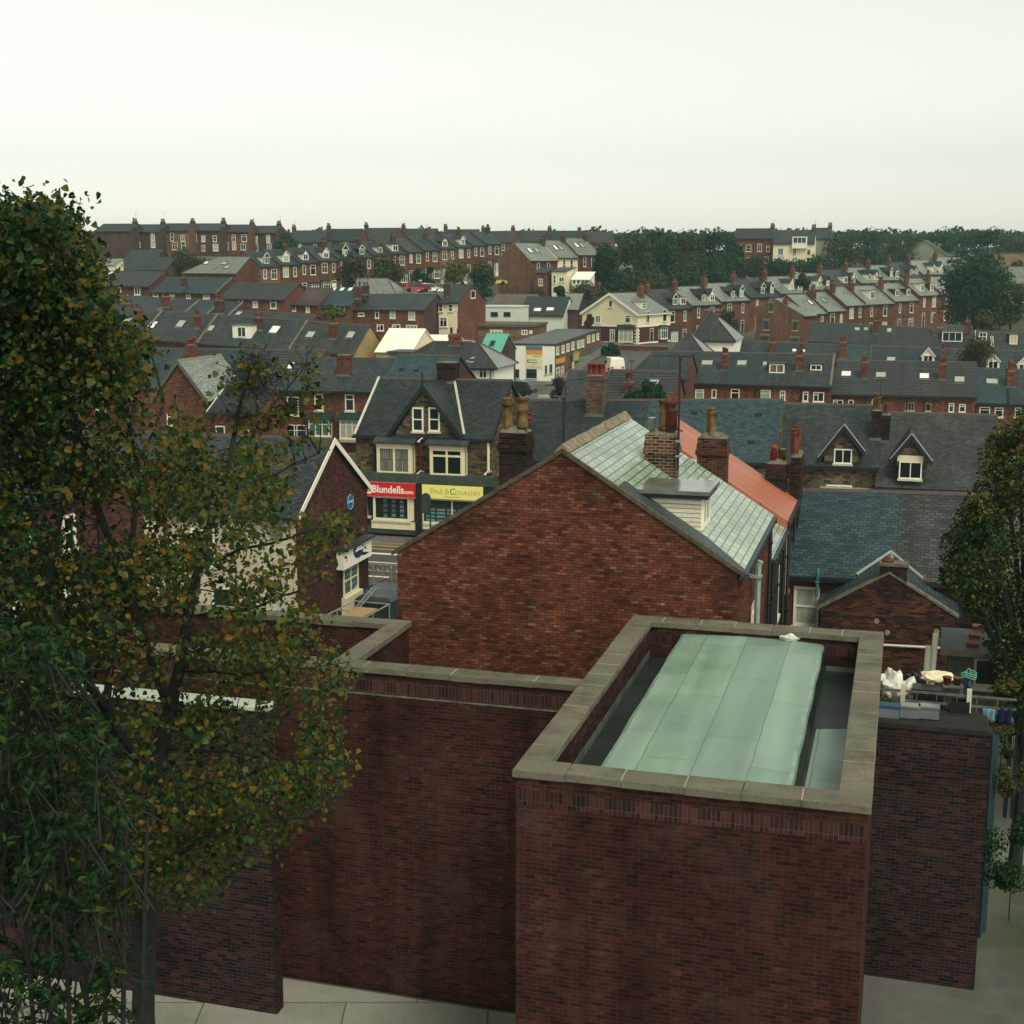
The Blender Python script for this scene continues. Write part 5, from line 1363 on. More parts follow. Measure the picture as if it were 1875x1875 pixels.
# street lamp behind the gable
p = P(1032, 808, 72)
o = thing('street_lamp', 'tall black lamp post rising behind the pale ridge stones', 'street lamp', (p.x, p.y, 0), 0)
zt = P(1032, 727, 72).z
m = MB(); m.tube([(0, 0, -.3), (0, 0, 1.6), (0, 0, zt)], [.11, .085, .07], 8); m.tube([(0, 0, zt - .05), (-.5, 0, zt + .06), (-.9, 0, zt + .04)], .035, 6); m.build('pole', BLACK_P, o)
m = MB(); m.bevbox(-1.35, -.75, -.14, .14, zt - .05, zt + .1, .04); m.build('lamp_head', METAL, o)
# ---------------------------------------------------------------- cluttered yard at the right
ZD = 6.4
bw0, bw1 = Pz(1602, 1316, ZD), Pz(1812, 1334, ZD)
o = thing('yard_wall', 'sooty brick retaining wall topped by planters and a low rail at lower right', 'wall', (bw0.x - .6, bw0.y, 0), -TH)
LW = (bw1 - bw0).dot(UB) + .6
m = MB(); m.box(0, LW, 0, .34, -1.5, ZD - .1); m.build('wall', B_SOOT, o)
m = MB(); m.box(-.02, LW + .03, -.03, .37, ZD - .098, ZD); m.build('coping', mat_plain('dark_coping', (.022, .020, .018), .85, .2, .5, 4), o)
m = MB(); m.box(0.01, LW - .01, .345, 1.5, -1.5, ZD - .06); m.build('terrace_slab', mat_plain('dark_slab', (.024, .024, .021), .85, .2, .5, 3), o)
def yard(px, py, dz=0): p = Pz(px, py, ZD - .06); return Vector((p.x, p.y, ZD - .06 + dz))
# planters on the wall
for i, (xa, xb, top) in enumerate(((1604, 1646, PLASTIC_BLUE), (1649, 1683, LEAD), (1684, 1719, LEAD))):
    p, q = Pz(xa, 1314 + i * 1.5, ZD + .001), Pz(xb, 1314 + i * 1.5, ZD + .001); w = (q - p).length
    t = thing('planter', ['grey trough planter with a blue liner on the yard wall', 'grey trough with pale lining, middle one on the yard wall', 'grey trough with pale lining, rightmost on the yard wall'][i], 'planter', (p.x, p.y + .06, ZD), -TH, 'troughs on the yard wall')
    m = MB(); m.bevbox(0, w, 0, .26, 0, .22, .02); m.build('trough', TROUGH, t)
    m = MB(); m.box(-.015, w + .015, -.015, .275, .222, .27); m.build('liner', top, t)
# low rail fence
rf = yard(1606, 1290); rg = yard(1860, 1312)
o = thing('yard_rail', 'low grey timber rail fence with pale posts along the cluttered yard', 'fence', (rf.x, rf.y, ZD - .06), -TH)
LR = (rg - rf).dot(UB)
m = MB()
for z in (.12, .34): m.box(0, LR, -.015, .015, z, z + .05)
for x in np.arange(.4, LR, .42): m.box(x, x + .02, -.02, -.015, 0, .36)
m.build('rail', TIMBER, o)
for px in (1652, 1772):
    x = (yard(px, 1298) - rf).dot(UB); m = MB(); m.box(x - .05, x + .05, -.05, .05, 0, .52); m.build('post', PIPE_W, o)
# heaps
p = yard(1630, 1278); crumple('rubbish_sack', 'large white polythene sack heaped beside the flat roof coping', 'sack', (p.x, p.y, p.z), .30, .3, .48, PLASTIC_W, 1, 'white sacks in the yard')
p = yard(1662, 1280); crumple('rubbish_sack', 'slumped translucent white sack leaning right of the larger heap', 'sack', (p.x, p.y, p.z), .30, .25, .34, PLASTIC_W, 5, 'white sacks in the yard')
p = yard(1678, 1262); crumple('dark_bundle', 'dark plastic bundle with pale scraps behind the white sacks', 'bundle', (p.x, p.y, p.z), .24, .22, .34, PLASTIC_B, 8)
p = yard(1700, 1290)
t = thing('storage_box', 'black plastic storage box with its lid askew under a pale sheet', 'box', p, R(-20))
m = MB(); m.bevbox(-.32, .32, -.2, .2, 0, .36, .02); m.build('body', PLASTIC_B, t)
m = MB(); m.box(-.36, .36, -.23, .23, .362, .40); m.build('lid', PLASTIC_B, t)
p = yard(1713, 1278); q = crumple('pale_sheet', 'crumpled cream sheet thrown over the black storage box', 'sheet', (p.x, p.y, ZD + .36), .36, .26, .14, CREAM_P, 12)
p = yard(1742, 1290)
t = thing('garden_stand', 'small wooden plant stand with brown pots beside the black box', 'plant stand', p, R(-10))
m = MB(); m.box(-.22, .22, -.15, .15, .42, .46)
m.build('top', TIMBER, t)
for sx in (-.19, .19):
    for sy in (-.12, .12): m = MB(); m.box(sx - .02, sx + .02, sy - .02, sy + .02, 0, .42); m.build('leg', TIMBER, t)
for i, x in enumerate((-.12, .1)):
    o = MB().lathe([(.07, 0), (.10, .16), (.11, .16), (.09, .18)], 10).build('flower_pot', POT_BUFF if i else POT_CLAY); o.location = p + Matrix.Rotation(R(-10), 3, 'Z') @ Vector((x, 0, .46)); tag(o, ['clay flower pot on the left of the small wooden stand', 'buff flower pot on the right of the small wooden stand'][i], 'flower pot', 'pots on the stand'); smooth(o)
# standing soil pipes
for i, (xb, yb, xt, yt, lb) in enumerate(((1692, 1252, 1697, 1184, 'shorter of the two cream soil pipes standing by the dark wall'), (1704, 1250, 1710, 1161, 'taller of the two cream soil pipes standing by the dark wall'))):
    p = P(xb, yb, 33.5); p.z = .5; zt = P(xt, yt, 33.5).z
    m = MB(); m.tube([(0, 0, 0), (0, 0, (zt - p.z) * .72), (.08, .05, zt - p.z)], .078, 10); m.lathe([(.095, 0), (.095, .12)], 10, (.0, .0, (zt - p.z) * .8))
    o = m.build('soil_pipe', PIPE_W); o.location = p; smooth(o); tag(o, lb, 'pipe', 'soil pipes in the yard')
# lean-to shed with bricks on its roof
p0 = P(1727, 1147, 35.35); p1 = P(1730, 1188, 34.2)
t = thing('lean_to_shed', 'lean-to shed with a grey felt roof weighed down by loose bricks', 'shed', (p1.x, p1.y, ZD - .06), -TH)
hz = p1.z - ZD + .06; dr = 1.12; rz_ = p0.z - p1.z; wS = 2.4
m = MB(); m.box(.1, wS, .1, dr - .05, -5, hz - .1); m.build('wall', TIMBER, t)
m = MB(); m.slab([(-.08, -.1, hz), (wS + .1, -.1, hz), (wS + .1, dr, hz + rz_), (-.08, dr, hz + rz_)], .06); m.build('roof', mat_plain('shed_felt', (.05, .065, .06), .5, .45, .25, 1.5), t)
m = MB(); m.box(-.10, -.06, -.12, dr, hz - .12, hz - .02); m.box(-.1, wS + .1, -.13, -.1, hz - .14, hz - .01); m.build('fascia', LINTEL, t)
link('window', window_mesh(1.0, .75, 'plain', SILL, GLASS, True, None, .06), t, Matrix.Translation((.75, .098, hz - .95)))
sl = math.atan2(rz_, dr)
for i, (x, y, lb) in enumerate(((1791, 1150, 'loose red brick nearest the top of the shed roof'), (1785, 1166, 'loose red brick in the middle of the shed roof'), (1781, 1182, 'loose red brick nearest the front edge of the shed roof'), (1810, 1179, 'loose red brick farthest right on the shed roof'))):
    pl = Matrix.Translation((p1.x, p1.y, ZD - .06)) @ Matrix.Rotation(-TH, 4, 'Z'); inv = pl.inverted()
    oo, dd = inv @ CAM, inv.to_3x3() @ ray(x, y); nrm = Vector((0, -rz_ / dr, 1)); tt = (hz + .1 * rz_ / dr - oo.dot(nrm)) / dd.dot(nrm); q = pl @ (oo + dd * tt)
    m = MB(); m.bevbox(-.15, .15, -.07, .07, .002, .09, .008); o = m.build('loose_brick', mat_plain('loose_brick', (.20, .07, .045), .8, .2, .2, 8))
    o.matrix_world = Matrix.Translation(q) @ Matrix.Rotation(-TH, 4, 'Z') @ Matrix.Rotation(sl, 4, 'X') @ Matrix.Rotation(rnd.uniform(-.15, .15), 4, 'Z'); tag(o, lb, 'brick', 'bricks on the shed roof')
# wind spinner
p = yard(1770, 1290); zt = P(1772, 1236, p.y).z
t = thing('wind_spinner', 'mint green wire wind spinner on a stick with a blue drop', 'garden ornament', p, 0)
m = MB()
for k in range(3): m.tube([(.17 * math.cos(a), .17 * math.sin(a) * .5, zt - p.z + (k - 1) * .05 + .03 * math.sin(a * 2)) for a in np.linspace(0, 6.283, 18)], .012, 5)
for k in range(5): a = k * 1.256; m.tube([(0, 0, zt - p.z + .16), (.17 * math.cos(a), .085 * math.sin(a), zt - p.z)], .009, 4)
m.build('spinner', CLOTH_GREEN, t)
m = MB(); m.tube([(0, 0, 0), (0, 0, zt - p.z + .18)], .012, 5); m.build('stick', STEEL_D, t)
m = MB(); m.lathe([(.01, .14), (.04, .05), (.05, -.02), (.02, -.09)], 8, (.02, -.04, zt - p.z - .22)); m.build('drop', PLASTIC_BLUE, t)
# washing and bin
for i, (xa, xb, ya, yb, mt, lb) in enumerate(((1800, 1820, 1297, 1321, CLOTH_BLUE, 'pale blue cloth hanging from the yard rail'), (1826, 1850, 1295, 1326, CLOTH_NAVY, 'navy blue cloth hanging from the yard rail'))):
    p = yard(xa, 1312); Y = p.y + .1; a_, b_ = P(xa, ya, Y), P(xb, yb, Y); w = b_.x - a_.x
    vs, fs = [], []
    for k in range(9):
        for j in range(5): vs.append((w * k / 8, .03 * math.sin(k * 1.6 + j * .4), -(a_.z - b_.z) * j / 4))
    for k in range(8):
        for j in range(4): fs.append((k * 5 + j, k * 5 + j + 1, k * 5 + j + 6, k * 5 + j + 5))
    o = MB().add(vs, fs).build('hanging_cloth', mt); smooth(o); o.location = a_; o.rotation_euler = (0, 0, -TH); md = o.modifiers.new('thick', 'SOLIDIFY'); md.thickness = .01
    tag(o, lb, 'cloth', 'washing in the yard')
p = yard(1758, 1316, 0)
t = thing('black_crate', 'open black crate on the yard slab between the pale rail posts', 'crate', p + VA * .5, -TH)
m = MB(); m.box(-.2, .2, -.15, .15, 0, .03)
for a_, b_, c_, d_ in ((-.2, .2, -.15, -.13), (-.2, .2, .13, .15), (-.2, -.18, -.13, .13), (.18, .2, -.13, .13)): m.box(a_, b_, c_, d_, .03, .26)
m.build('body', PLASTIC_B, t)
# teal gate post, picket fence and pale wall beyond
p = P(1818, 1350, 29.5)
t = thing('timber_gate', 'tall dark teal timber gate at the end of the yard wall', 'gate', (p.x, p.y, .3), -TH + R(60))
m = MB()
for k in range(2): m.box(k * .16, k * .16 + .15, 0, .03, .1, p.z - .3 - (.02 * (k % 2)))
m.build('boards', TIMBER_TEAL, t)
m = MB(); m.box(-.1, 0, -.05, .08, -.5, p.z - .2); m.build('post', TIMBER_TEAL, t)
p = P(1846, 1345, 33)
t = thing('picket_fence', 'dark teal picket fence before a grey rendered wall at the right edge', 'fence', (p.x, p.y, 2), -TH)
m = MB()
for k in range(12): m.box(k * .17, k * .17 + .1, 0, .025, 0, p.z - 2 + .1 * (k % 2))
m.box(0, 2.1, .026, .06, p.z - 2.5, p.z - 2.4); m.build('pickets', TIMBER_TEAL, t)
m = MB(); m.box(0, 3, 0, .3, -1, p.z + .25); o = m.build('rendered_wall', GREYWALL); o.location = (p.x - .1, p.y + .5, 0); o.rotation_euler = (0, 0, -TH); tag(o, 'grey rendered wall behind the teal pickets at the right edge', 'wall')
# ---------------------------------------------------------------- middle distance, right
ORD = ['first', 'second', 'third', 'fourth', 'fifth', 'sixth', 'seventh', 'eighth', 'ninth', 'tenth', 'eleventh', 'twelfth', 'thirteenth']
GRN = mat_plain('green_blind', (.20, .34, .24), .5, .4, .15, 4)
BRN = mat_plain('brown_blind', (.13, .085, .04), .5, .4, .15, 4)
# row R2: low brick cottages, the backs of the houses behind the slate row
R2 = Row((1260, 699), (1520, 706), 122, TH, (1400, 647), 4.2, 5.0)
G = 'brick row with rooflights right of the aerial'
hs = []
for a, b, rf, lb in ((1259, 1322, S_GREY, 'leftmost brick house of the row right of the aerial, grey rooflight'), (1322, 1388, S_BLUE, 'brick house with a bluish rooflight and white kitchen window, right of the first stack'), (1388, 1459, S_GREY, 'brick house with a white framed box dormer with brown panes'), (1459, 1521, S_GREY, 'brick house with a small double light dormer beside the ribbed tile roofs')):
    hs.append(R2.house(a, b, 'terraced_house', lb, 'house', G, wall=B_FAR, roof=rf, ends=(a == 1259, b == 1521)))
a, b, c, d = hs
a.sky((1285, 661.5, 1305, 669.5)); a.win((1273, 713, 1289, 731), 'top', GRN); a.win((1303, 713, 1312, 729), 'plain', GLASS)
b.sky((1350, 661.5, 1367, 670)); b.win((1338, 712, 1354, 736), 'top', GLASS); b.chim((1320, 648, 1333, 679), 3, B_FAR, POT_CLAY)
c.sky((1397, 664, 1404, 671)); q = c.roofpt(1422, 684); c.fdorm(q.x, q.y, 1.35, .85, cheek=S_DARK, style='case2', glass=BRN, ww=1.3, wh=.8, roof=LEAD_DARK)
c.win((1391, 714, 1411, 734), 'top', GRN); c.win((1428, 715, 1438, 732), 'four', GLASS)
q = d.roofpt(1494, 679); d.fdorm(q.x, q.y, 1.0, .55, cheek=S_DARK, style='case2', ww=.96, wh=.5, roof=S_GREY); d.chim((1456, 652, 1469, 681), 2, B_FAR, POT_RED)
d.win((1470, 717, 1480, 735), 'top'); d.win((1489, 718, 1509, 736), 'half'); d.verge(1, FLAUNCH)
for H_, x in ((a, .2), (b, 3.0), (c, .2), (d, .4)): H_.pipe(x, mat=BLACK_P)
R2b = Row((1520, 719), (1786, 725), 121, TH, (1650, 662), 4.4, 4.9)
hs = [R2b.house(x, y, 'terraced_house', lb, 'house', G, wall=B_FAR, roof=T_RIB, ends=(x == 1521, y == 1787)) for x, y, lb in ((1521, 1590, 'ribbed tile roofed house with a bright white rooflight left of its chimney'), (1590, 1655, 'ribbed tile roofed house with a pale green rooflight between two stacks'), (1655, 1722, 'ribbed tile roofed house with a bright white rooflight just left of the right stack'), (1722, 1787, 'ribbed tile roofed house with a pale green rooflight next to the teal roof'))]
a, b, c, d = hs
a.sky((1541, 681, 1558, 690), GLASS_BRIGHT); a.chim((1575, 664, 1588, 694), 4, B_FAR); b.sky((1604, 683, 1622, 692)); c.sky((1684, 685, 1701, 694.5), GLASS_BRIGHT); c.chim((1718, 667, 1732, 697), 4, B_FAR); d.sky((1748, 691, 1766, 701))
a.win((1525, 732, 1544, 746), 'half'); a.win((1553, 732, 1563, 747), 'plain'); b.win((1596, 731, 1602, 746), 'plain'); c.win((1657, 737, 1674, 752), 'case3', GLASS, LINTEL); c.win((1694, 738, 1705, 753), 'plain', GLASS, LINTEL); d.win((1737, 738, 1747, 755), 'top'); d.win((1756, 740, 1768, 755), 'top')
for H_, x in ((a, 3.), (b, 1.2), (c, .3), (c, 1.8)): H_.pipe(x, mat=BLACK_P)
R2c = Row((1788, 735), (1846, 737), 118, TH, (1815, 675), 4.3, 4.9)
a = R2c.house(1788, 1846, 'terraced_house', 'teal roofed house with one pale rooflight beside the right hand tree', 'house', G, wall=B_FAR, roof=S_TEAL); a.sky((1806, 695, 1827, 704)); a.chim((1843, 680, 1858, 710), 4, B_FAR, POT_RED, poth=.8, dy=.6)
a.win((1793, 745, 1813, 764), 'top'); a.win((1821, 746, 1837, 764), 'top')
a = R2c.house(1846, 1905, 'terraced_house', 'grey roofed house cut by the right edge above the right tree', 'house', G, wall=B_FAR, roof=S_GREY); a.win((1858, 746, 1870, 764), 'top')

# row R2d: roofs showing just over R2
R2d = Row((1340, 668), (1875, 690), 152, TH, (1440, 627.5), 4.2, 5.0)
G = 'roofs between the tile row and the dormer row'
for a, b, rf, lb in ((1338, 1446, S_GREY, 'grey roof with a lone red stack just behind the double rooflight row'), (1446, 1535, S_GREY, 'grey roof left of the teal roof, two white skylights at its foot'), (1535, 1592, S_TEAL, 'small bright teal slate roof between two red stacks'), (1592, 1738, S_BLUE, 'blue grey roof with a gabled dormer and a pale rooflight behind the ribbed tiles'), (1738, 1905, S_GREY, 'grey roof with two cream gabled dormers behind the brown tree')):
    H_ = R2d.house(a, b, 'terraced_house', lb, 'house', G, wall=B_FAR, roof=rf, ends=(0, 0))
    if a == 1338: H_.chim((1408, 627, 1420, 648), 1, B_FAR, POT_RED)
    if a == 1446: H_.sky((1426 + 25, 640, 1458, 645), GLASS_BRIGHT); H_.chim((1464, 628, 1470, 645), 1, B_FAR, POT_RED); H_.sky((1455 + 12, 641, 1474, 646), GLASS_BRIGHT)
    if a == 1535: H_.chim((1536, 627, 1549, 658), 2, B_FAR, POT_RED); H_.verge(1, RIDGE_CL)
    if a == 1592:
        H_.sky((1624, 655, 1639, 663)); q = H_.roofpt(1699, 664); H_.gdorm(q.x, q.y, 1.3, .8, .75, front=WHITE_P, roof=S_GREY, style='case2'); H_.chim((1722, 641, 1730, 664), 2, B_FAR, POT_RED)
    if a == 1738:
        for px, py in ((1818, 677), (1874, 683)): q = H_.roofpt(px, py); H_.gdorm(q.x, q.y, 1.3, .95, .7, front=CREAM_P, roof=S_BROWN, style='case2')
# row R3
R3 = Row((1490, 624), (1830, 643), 178, TH, (1540, 592.5), 4.4, 5.0)
G = 'slate row with the wide white dormer'
for a, b, rf, lb in ((1478, 1602, S_GREY, 'grey slate house with two little pale rooflights, left end of the wide dormer row'), (1602, 1712, S_BROWN, 'brownish slate house with one pale rooflight between two red stacks'), (1712, 1770, S_GREY, 'slate house with the wide white box dormer'), (1770, 1832, S_BLUE, 'blue slate house with white striped party walls and a cream window'), (1832, 1910, S_GREY, 'slate house with a boarded cream dormer at the right edge')):
    H_ = R3.house(a, b, 'terraced_house', lb, 'house', G, wall=B_FAR, roof=rf, ends=(0, 0))
    if a == 1478: H_.sky((1565, 600.5, 1574, 606)); H_.sky((1582, 600.5, 1590, 606)); H_.chim((1597, 587, 1608, 612), 1, B_FAR)
    if a == 1602: H_.sky((1624, 602, 1632, 609)); H_.chim((1652, 584, 1662, 590), 2, B_FAR, y=R3.hd); H_.chim((1707, 582, 1713, 615), 1, B_FAR, POT_RED)
    if a == 1712: q = H_.roofpt(1743, 626); H_.fdorm(q.x, q.y, 2.5, 1.25, cheek=S_DARK, style='case3', ww=2.4, wh=1.2); H_.chim((1766, 588, 1776, 618), 2, B_FAR)
    if a == 1770:
        q = H_.roofpt(1799, 625); H_.fdorm(q.x, q.y, 1.0, 1.15, cheek=S_DARK, style='four', face=CREAM_P, ww=.95, wh=1.1)
        for px, y0_, y1_ in ((1788, 2.2, 4.3), (1816, .8, 3.2)):
            for dx in (-.12, .12):
                x = H_.roofpt(px, 615).x + dx; m = MB(); m.slab([(x - .05, y0_, H_.he + H_.k * y0_ + H_.sh * x + .1), (x + .05, y0_, H_.he + H_.k * y0_ + H_.sh * x + .1), (x + .05, y1_, H_.he + H_.k * y1_ + H_.sh * x + .1), (x - .05, y1_, H_.he + H_.k * y1_ + H_.sh * x + .1)], .06); m.build('party_wall_flashing', PIPE_W, H_.root)
    if a == 1832: q = H_.roofpt(1855, 632); H_.fdorm(q.x, q.y, 1.0, 1.3, cheek=S_DARK, style='case2', glass=BUFF, face=BUFF, ww=.9, wh=1.1)
    H_.autofront('none', seed=a)

# ---- little roofs around the side street
def small(name, label, pxE, pxW, Y, rise, hd, he, th=TH, cat='building', **kw):
    """front eave from pxE, width to pxW column"""
    E = P(pxE[0], pxE[1], Y); u, v = ulin(th); e2 = onplane(pxW[0], pxW[1], E, v); w = (e2 - E).dot(u)
    return House(name, label, cat, kw.pop('group', 'small buildings by the side street'), (E.x, E.y, E.z - he), th, w, he, rise, hd, **kw)
H_ = small('outbuilding', 'low ribbed tile outbuilding with a glass roof panel behind the slate row', (1104, 731), (1228, 737), 100, 1.9, 3.2, 3.2, wall=B_FAR, roof=T_RIB)
H_.sky((1186, 697, 1206, 706), GLASS_PALE); H_.chim((1139, 700, 1159, 725), 1, B_FAR, POT_CLAY, poth=.7, potr=.2)
H_ = small('outbuilding', 'small grey slate outbuilding left of the big red potted stack', (1026, 739), (1076, 741), 96, 2.1, 3., 3.0, wall=B_FAR, roof=S_BROWN)
H_ = small('outbuilding', 'brick fronted outbuilding with a pale hipped corner by the white van', (1150, 690), (1255, 694), 118, 2.0, 3.4, 3.0, wall=B_FAR, roof=S_GREY, hipL=1.6)
H_ = small('detached_house', 'hipped grey roofed house with a pale right slope before the cream gable', (1212, 662), (1300, 668), 128, 2.6, 3.6, 3.6, wall=WHITEWALL, roof=S_BROWN, backroof=S_PALE, hipR=2.6, hipL=2.0)  # pale right slope: sky sheen painted by the second slate
H_ = small('detached_house', 'hip roofed house with white right wall before the brick gable with dark windows', (1266, 621), (1344, 625), 150, 3.0, 4.0, 5.2, wall=WHITEWALL, roof=S_BROWN, backroof=S_PALE, hipR=3.2, hipL=1.5); H_.chim((1290, 575, 1316, 594), 2, B_FAR, y=4.0)  # right slope lighter than the front, its sheen put into the colour

# hip roofed white house in the centre
E = P(722, 666, 118); e2 = onplane(905, 671, E, VA); w = (e2 - E).dot(UB)
rp = onplane(830, 624, E + VA * 3.0, VA)
HW = House('detached_house', 'white rendered house with a broad grey hipped roof right behind the stone shops', 'house', None, (E.x, E.y, E.z - 5.6), TH, w, 5.6, rp.z - E.z - .1, 3.0, d=6.0, wall=WHITEWALL, roof=S_BROWN, backroof=S_PALE, hipL=2.6, hipR=2.4, ov=.35)  # right hip in a lighter slate: reflected sky painted on that side
HW.win((835, 672, 850, 693), 'cross', GLASS, sill=False, t=.09); HW.win((877, 672, 892, 693), 'cross', GLASS, sill=False, t=.09)
HW.chim((821, 612, 840, 634), 2, B_FAR, B_FAR, dy=.7, y=2.4); HW.pipe(HW.w - .3, mat=BLACK_P, r=.04)
rn_ = random.Random(4)
m = MB()
for i in range(14):
    x, y = (rn_.uniform(846, 870), rn_.uniform(624, 628)) if i < 6 else (rn_.uniform(832, 872), rn_.uniform(655, 666))
    q = HW.roofpt(x, y); m.box(q.x - .12, q.x + .12, q.y - .05, q.y + .05, q.z + .03, q.z + .1)
m.build('slate_patches', PIPE_W, HW.root)
# lead-grey flat roofed block left of it, and the low slate roof in front
E = P(712, 643, 124); 
o = thing('flat_roofed_shed', 'small grey walled shed with a dark flat roof left of the white hipped house', 'shed', (E.x, E.y, 0), TH * -1)
m = MB(); m.box(0, 2.0, 0, 3, -1, E.z - .25); m.build('wall', GREYWALL, o); m = MB(); m.box(-.15, 2.25, -.2, 3.1, E.z - .248, E.z); m.build('roof', LEAD_DARK, o)
H_ = small('outbuilding', 'low teal slate roof tucked between the stone shops and the white hipped house', (700, 702), (812, 706), 98, 1.8, 3.6, 4.4, wall=B_BROWN, roof=S_TEAL)
for px in ((735, 678), (762, 680)): q = H_.roofpt(*px); m = MB(); m.box(q.x - .15, q.x + .15, q.y - .1, q.y + .2, q.z, q.z + .14); m.build('roof_vent', STEEL_D, H_.root)

# white workshop roofs left of centre
E = P(688, 643, 142)
WS = House('workshop_building', 'cream workshop with a bright white sheet roof by the ochre gable', 'workshop', None, (E.x, E.y, 1.), TH, 3.9, E.z - 1., 2.1, 4.2, wall=CREAM, roof=SHEETWHITE, ridge=SHEETWHITE, gutter=LEAD)
E = P(760, 646, 148)
WS2 = House('workshop_building', 'low cream workshop with a long white roof behind the hipped house chimney', 'workshop', None, (E.x, E.y, 1.), TH, 3.9, E.z - 1, 1.7, 3.6, wall=B_BROWN, roof=SHEETWHITE, ridge=SHEETWHITE, gutter=LEAD)
E = P(878, 643, 158)
WS3 = House('workshop_building', 'small workshop with a bright green sheet roof and a dark rooflight', 'workshop', None, (E.x, E.y, 1.), TH, 2.5, E.z - 1, 1.8, 3.2, wall=B_BROWN, roof=COPPER, ridge=COPPER, gutter=LEAD)
WS3.sky((898, 626, 905, 634), GLASS)

# white rendered block with shop flank
E0 = P(925, 632, 170); u, v = UB, VA
e1 = onplane(1016, 630, E0, v); w = (e1 - E0).dot(u)
f1_ = onplane(1100, 603, e1, u); dpt = (f1_ - e1).dot(v)
print('white block', w, dpt, e1.z, f1_.z)
zt = (E0.z + e1.z) / 2; zg = Pz(1016, 690, 0).z
gq = onplane(1016, 706, e1, v).z; gq2 = onplane(1100, 671, e1, u).z
dpt = min(dpt, 46)
WB = thing('commercial_building', 'two storey white fronted brick building with signs along its flank on the side street', 'building', (E0.x, E0.y, 0), -TH)
CTRL.append((E0.x, E0.y, gq)); CTRL.append((e1.x, e1.y, gq)); CTRL.append((f1_.x, f1_.y, gq2))
zr2 = f1_.z
m = MB()
vs = [(0, 0, -2), (w, 0, -2), (w, dpt, -2), (0, dpt, -2), (0, 0, zt), (w, 0, zt), (w, dpt, zr2), (0, dpt, zr2)]
m.add(vs, [(0, 1, 5, 4)], 0); m.add(vs, [(1, 2, 6, 5), (2, 3, 7, 6), (3, 0, 4, 7)], 1)
m.build('wall', [WHITEWALL, B_ORANGE], WB)
m = MB(); m.add([(.0, .0, zt + .003), (w, 0, zt + .003), (w, dpt, zr2 + .003), (0, dpt, zr2 + .003)], [(0, 1, 2, 3)]); m.build('roof', FELT_GREY, WB)
m = MB()
vs = [(w - .02, -.06, zt - .12), (w + .1, -.06, zt - .12), (w + .1, dpt, zr2 - .12), (w - .02, dpt, zr2 - .12), (w - .02, -.06, zt + .14), (w + .1, -.06, zt + .14), (w + .1, dpt, zr2 + .14), (w - .02, dpt, zr2 + .14)]
m.add(vs, [(3, 2, 1, 0), (4, 5, 6, 7), (0, 1, 5, 4), (1, 2, 6, 5), (2, 3, 7, 6), (3, 0, 4, 7)]); m.box(-.05, w - .021, -.06, .1, zt - .1, zt + .14); m.build('roof_edge', LEAD_DARK, WB)
WBW = w
WBM = Matrix.Translation((E0.x, E0.y, 0)) @ Matrix.Rotation(-TH, 4, 'Z'); WBi = WBM.inverted()
def wf(x, y):
    o, d = WBi @ CAM, WBi.to_3x3() @ ray(x, y); return o + d * (-o.y / d.y)
def wr(x, y, X=None):
    X = w if X is None else X
    o, d = WBi @ CAM, WBi.to_3x3() @ ray(x, y); return o + d * ((X - o.x) / d.x)
def front_win(px, style, glass=GLASS):
    a, b = wf(px[0], px[3]), wf(px[2], px[1]); link('window', window_mesh(b.x - a.x, b.z - a.z, style, TROUGH, glass, True, None, .06), WB, Matrix.Translation((a.x, 0, a.z)))
front_win((938, 676, 951, 692), 'top'); front_win((963.5, 676, 983, 692.5), 'top'); front_win((998, 669, 1002, 685), 'plain', GLASS_TEAL); front_win((1006.5, 667, 1011.5, 683), 'plain', GLASS_TEAL)
def fpanel(px, mat, t=.04, name='sign_panel', par=None):
    a, b = wf(px[0], px[3]), wf(px[2], px[1]); m = MB(); m.box(a.x, b.x, -t, -.002, a.z, b.z); return m.build(name, mat, par or WB)
fpanel((963, 634, 993, 641), TROUGH); fpanel((963.5, 641, 993, 649.5), SIGN_ORANGE); pn = fpanel((963, 650, 993.5, 674.5), mat_plain('sign_off_white', (.70, .66, .42), .5, .4, .05))
for (x0, x1, y, mt) in ((977, 990, 652.5, SIGN_INK), (968, 982, 659, SIGN_INK), (968, 984, 663.5, SIGN_INK), (974, 981, 667, SIGN_ORANGE), (965, 990, 671.5, SIGN_ORANGE)):
    a, b = wf(x0, y + .5), wf(x1, y - .5); m = MB(); r_ = random.Random(int(x0 + y)); x = a.x
    while x < b.x:
        l = r_.uniform(.1, .3); m.box(x, min(x + l, b.x), -.05, -.041, a.z, b.z); x += l + .07
    m.build('lettering', mt, pn)
a, b = wf(965, 664), wf(967.5, 658); m = MB(); m.box(a.x, b.x, -.05, -.041, a.z, b.z); m.build('lettering', SIGN_GREEN, pn)
def rwin(px, style='sash', glass=CURTAIN, frame=None):
    a, b = wr(px[0], px[3]), wr(px[2], px[3]); t = wr((px[0] + px[2]) / 2, px[1]).z; z0 = wr((px[0] + px[2]) / 2, px[3]).z
    link('window', window_mesh(abs(b.y - a.y), t - z0, style, frame, glass, True, None, .1), WB, frameM((w + .003, min(a.y, b.y), z0), (0, 1, 0), (1, 0, 0)))
for xa, xb, yt, yb in ((1018, 1023, 634.5, 649), (1028, 1033, 632, 646), (1037, 1042, 629, 643), (1046, 1051, 626, 640), (1056.5, 1062, 623.5, 637), (1064, 1069, 622, 635), (1075, 1080, 614, 627), (1084, 1088, 612, 625), (1092, 1096, 610, 622)): rwin((xa, yt, xb, yb))
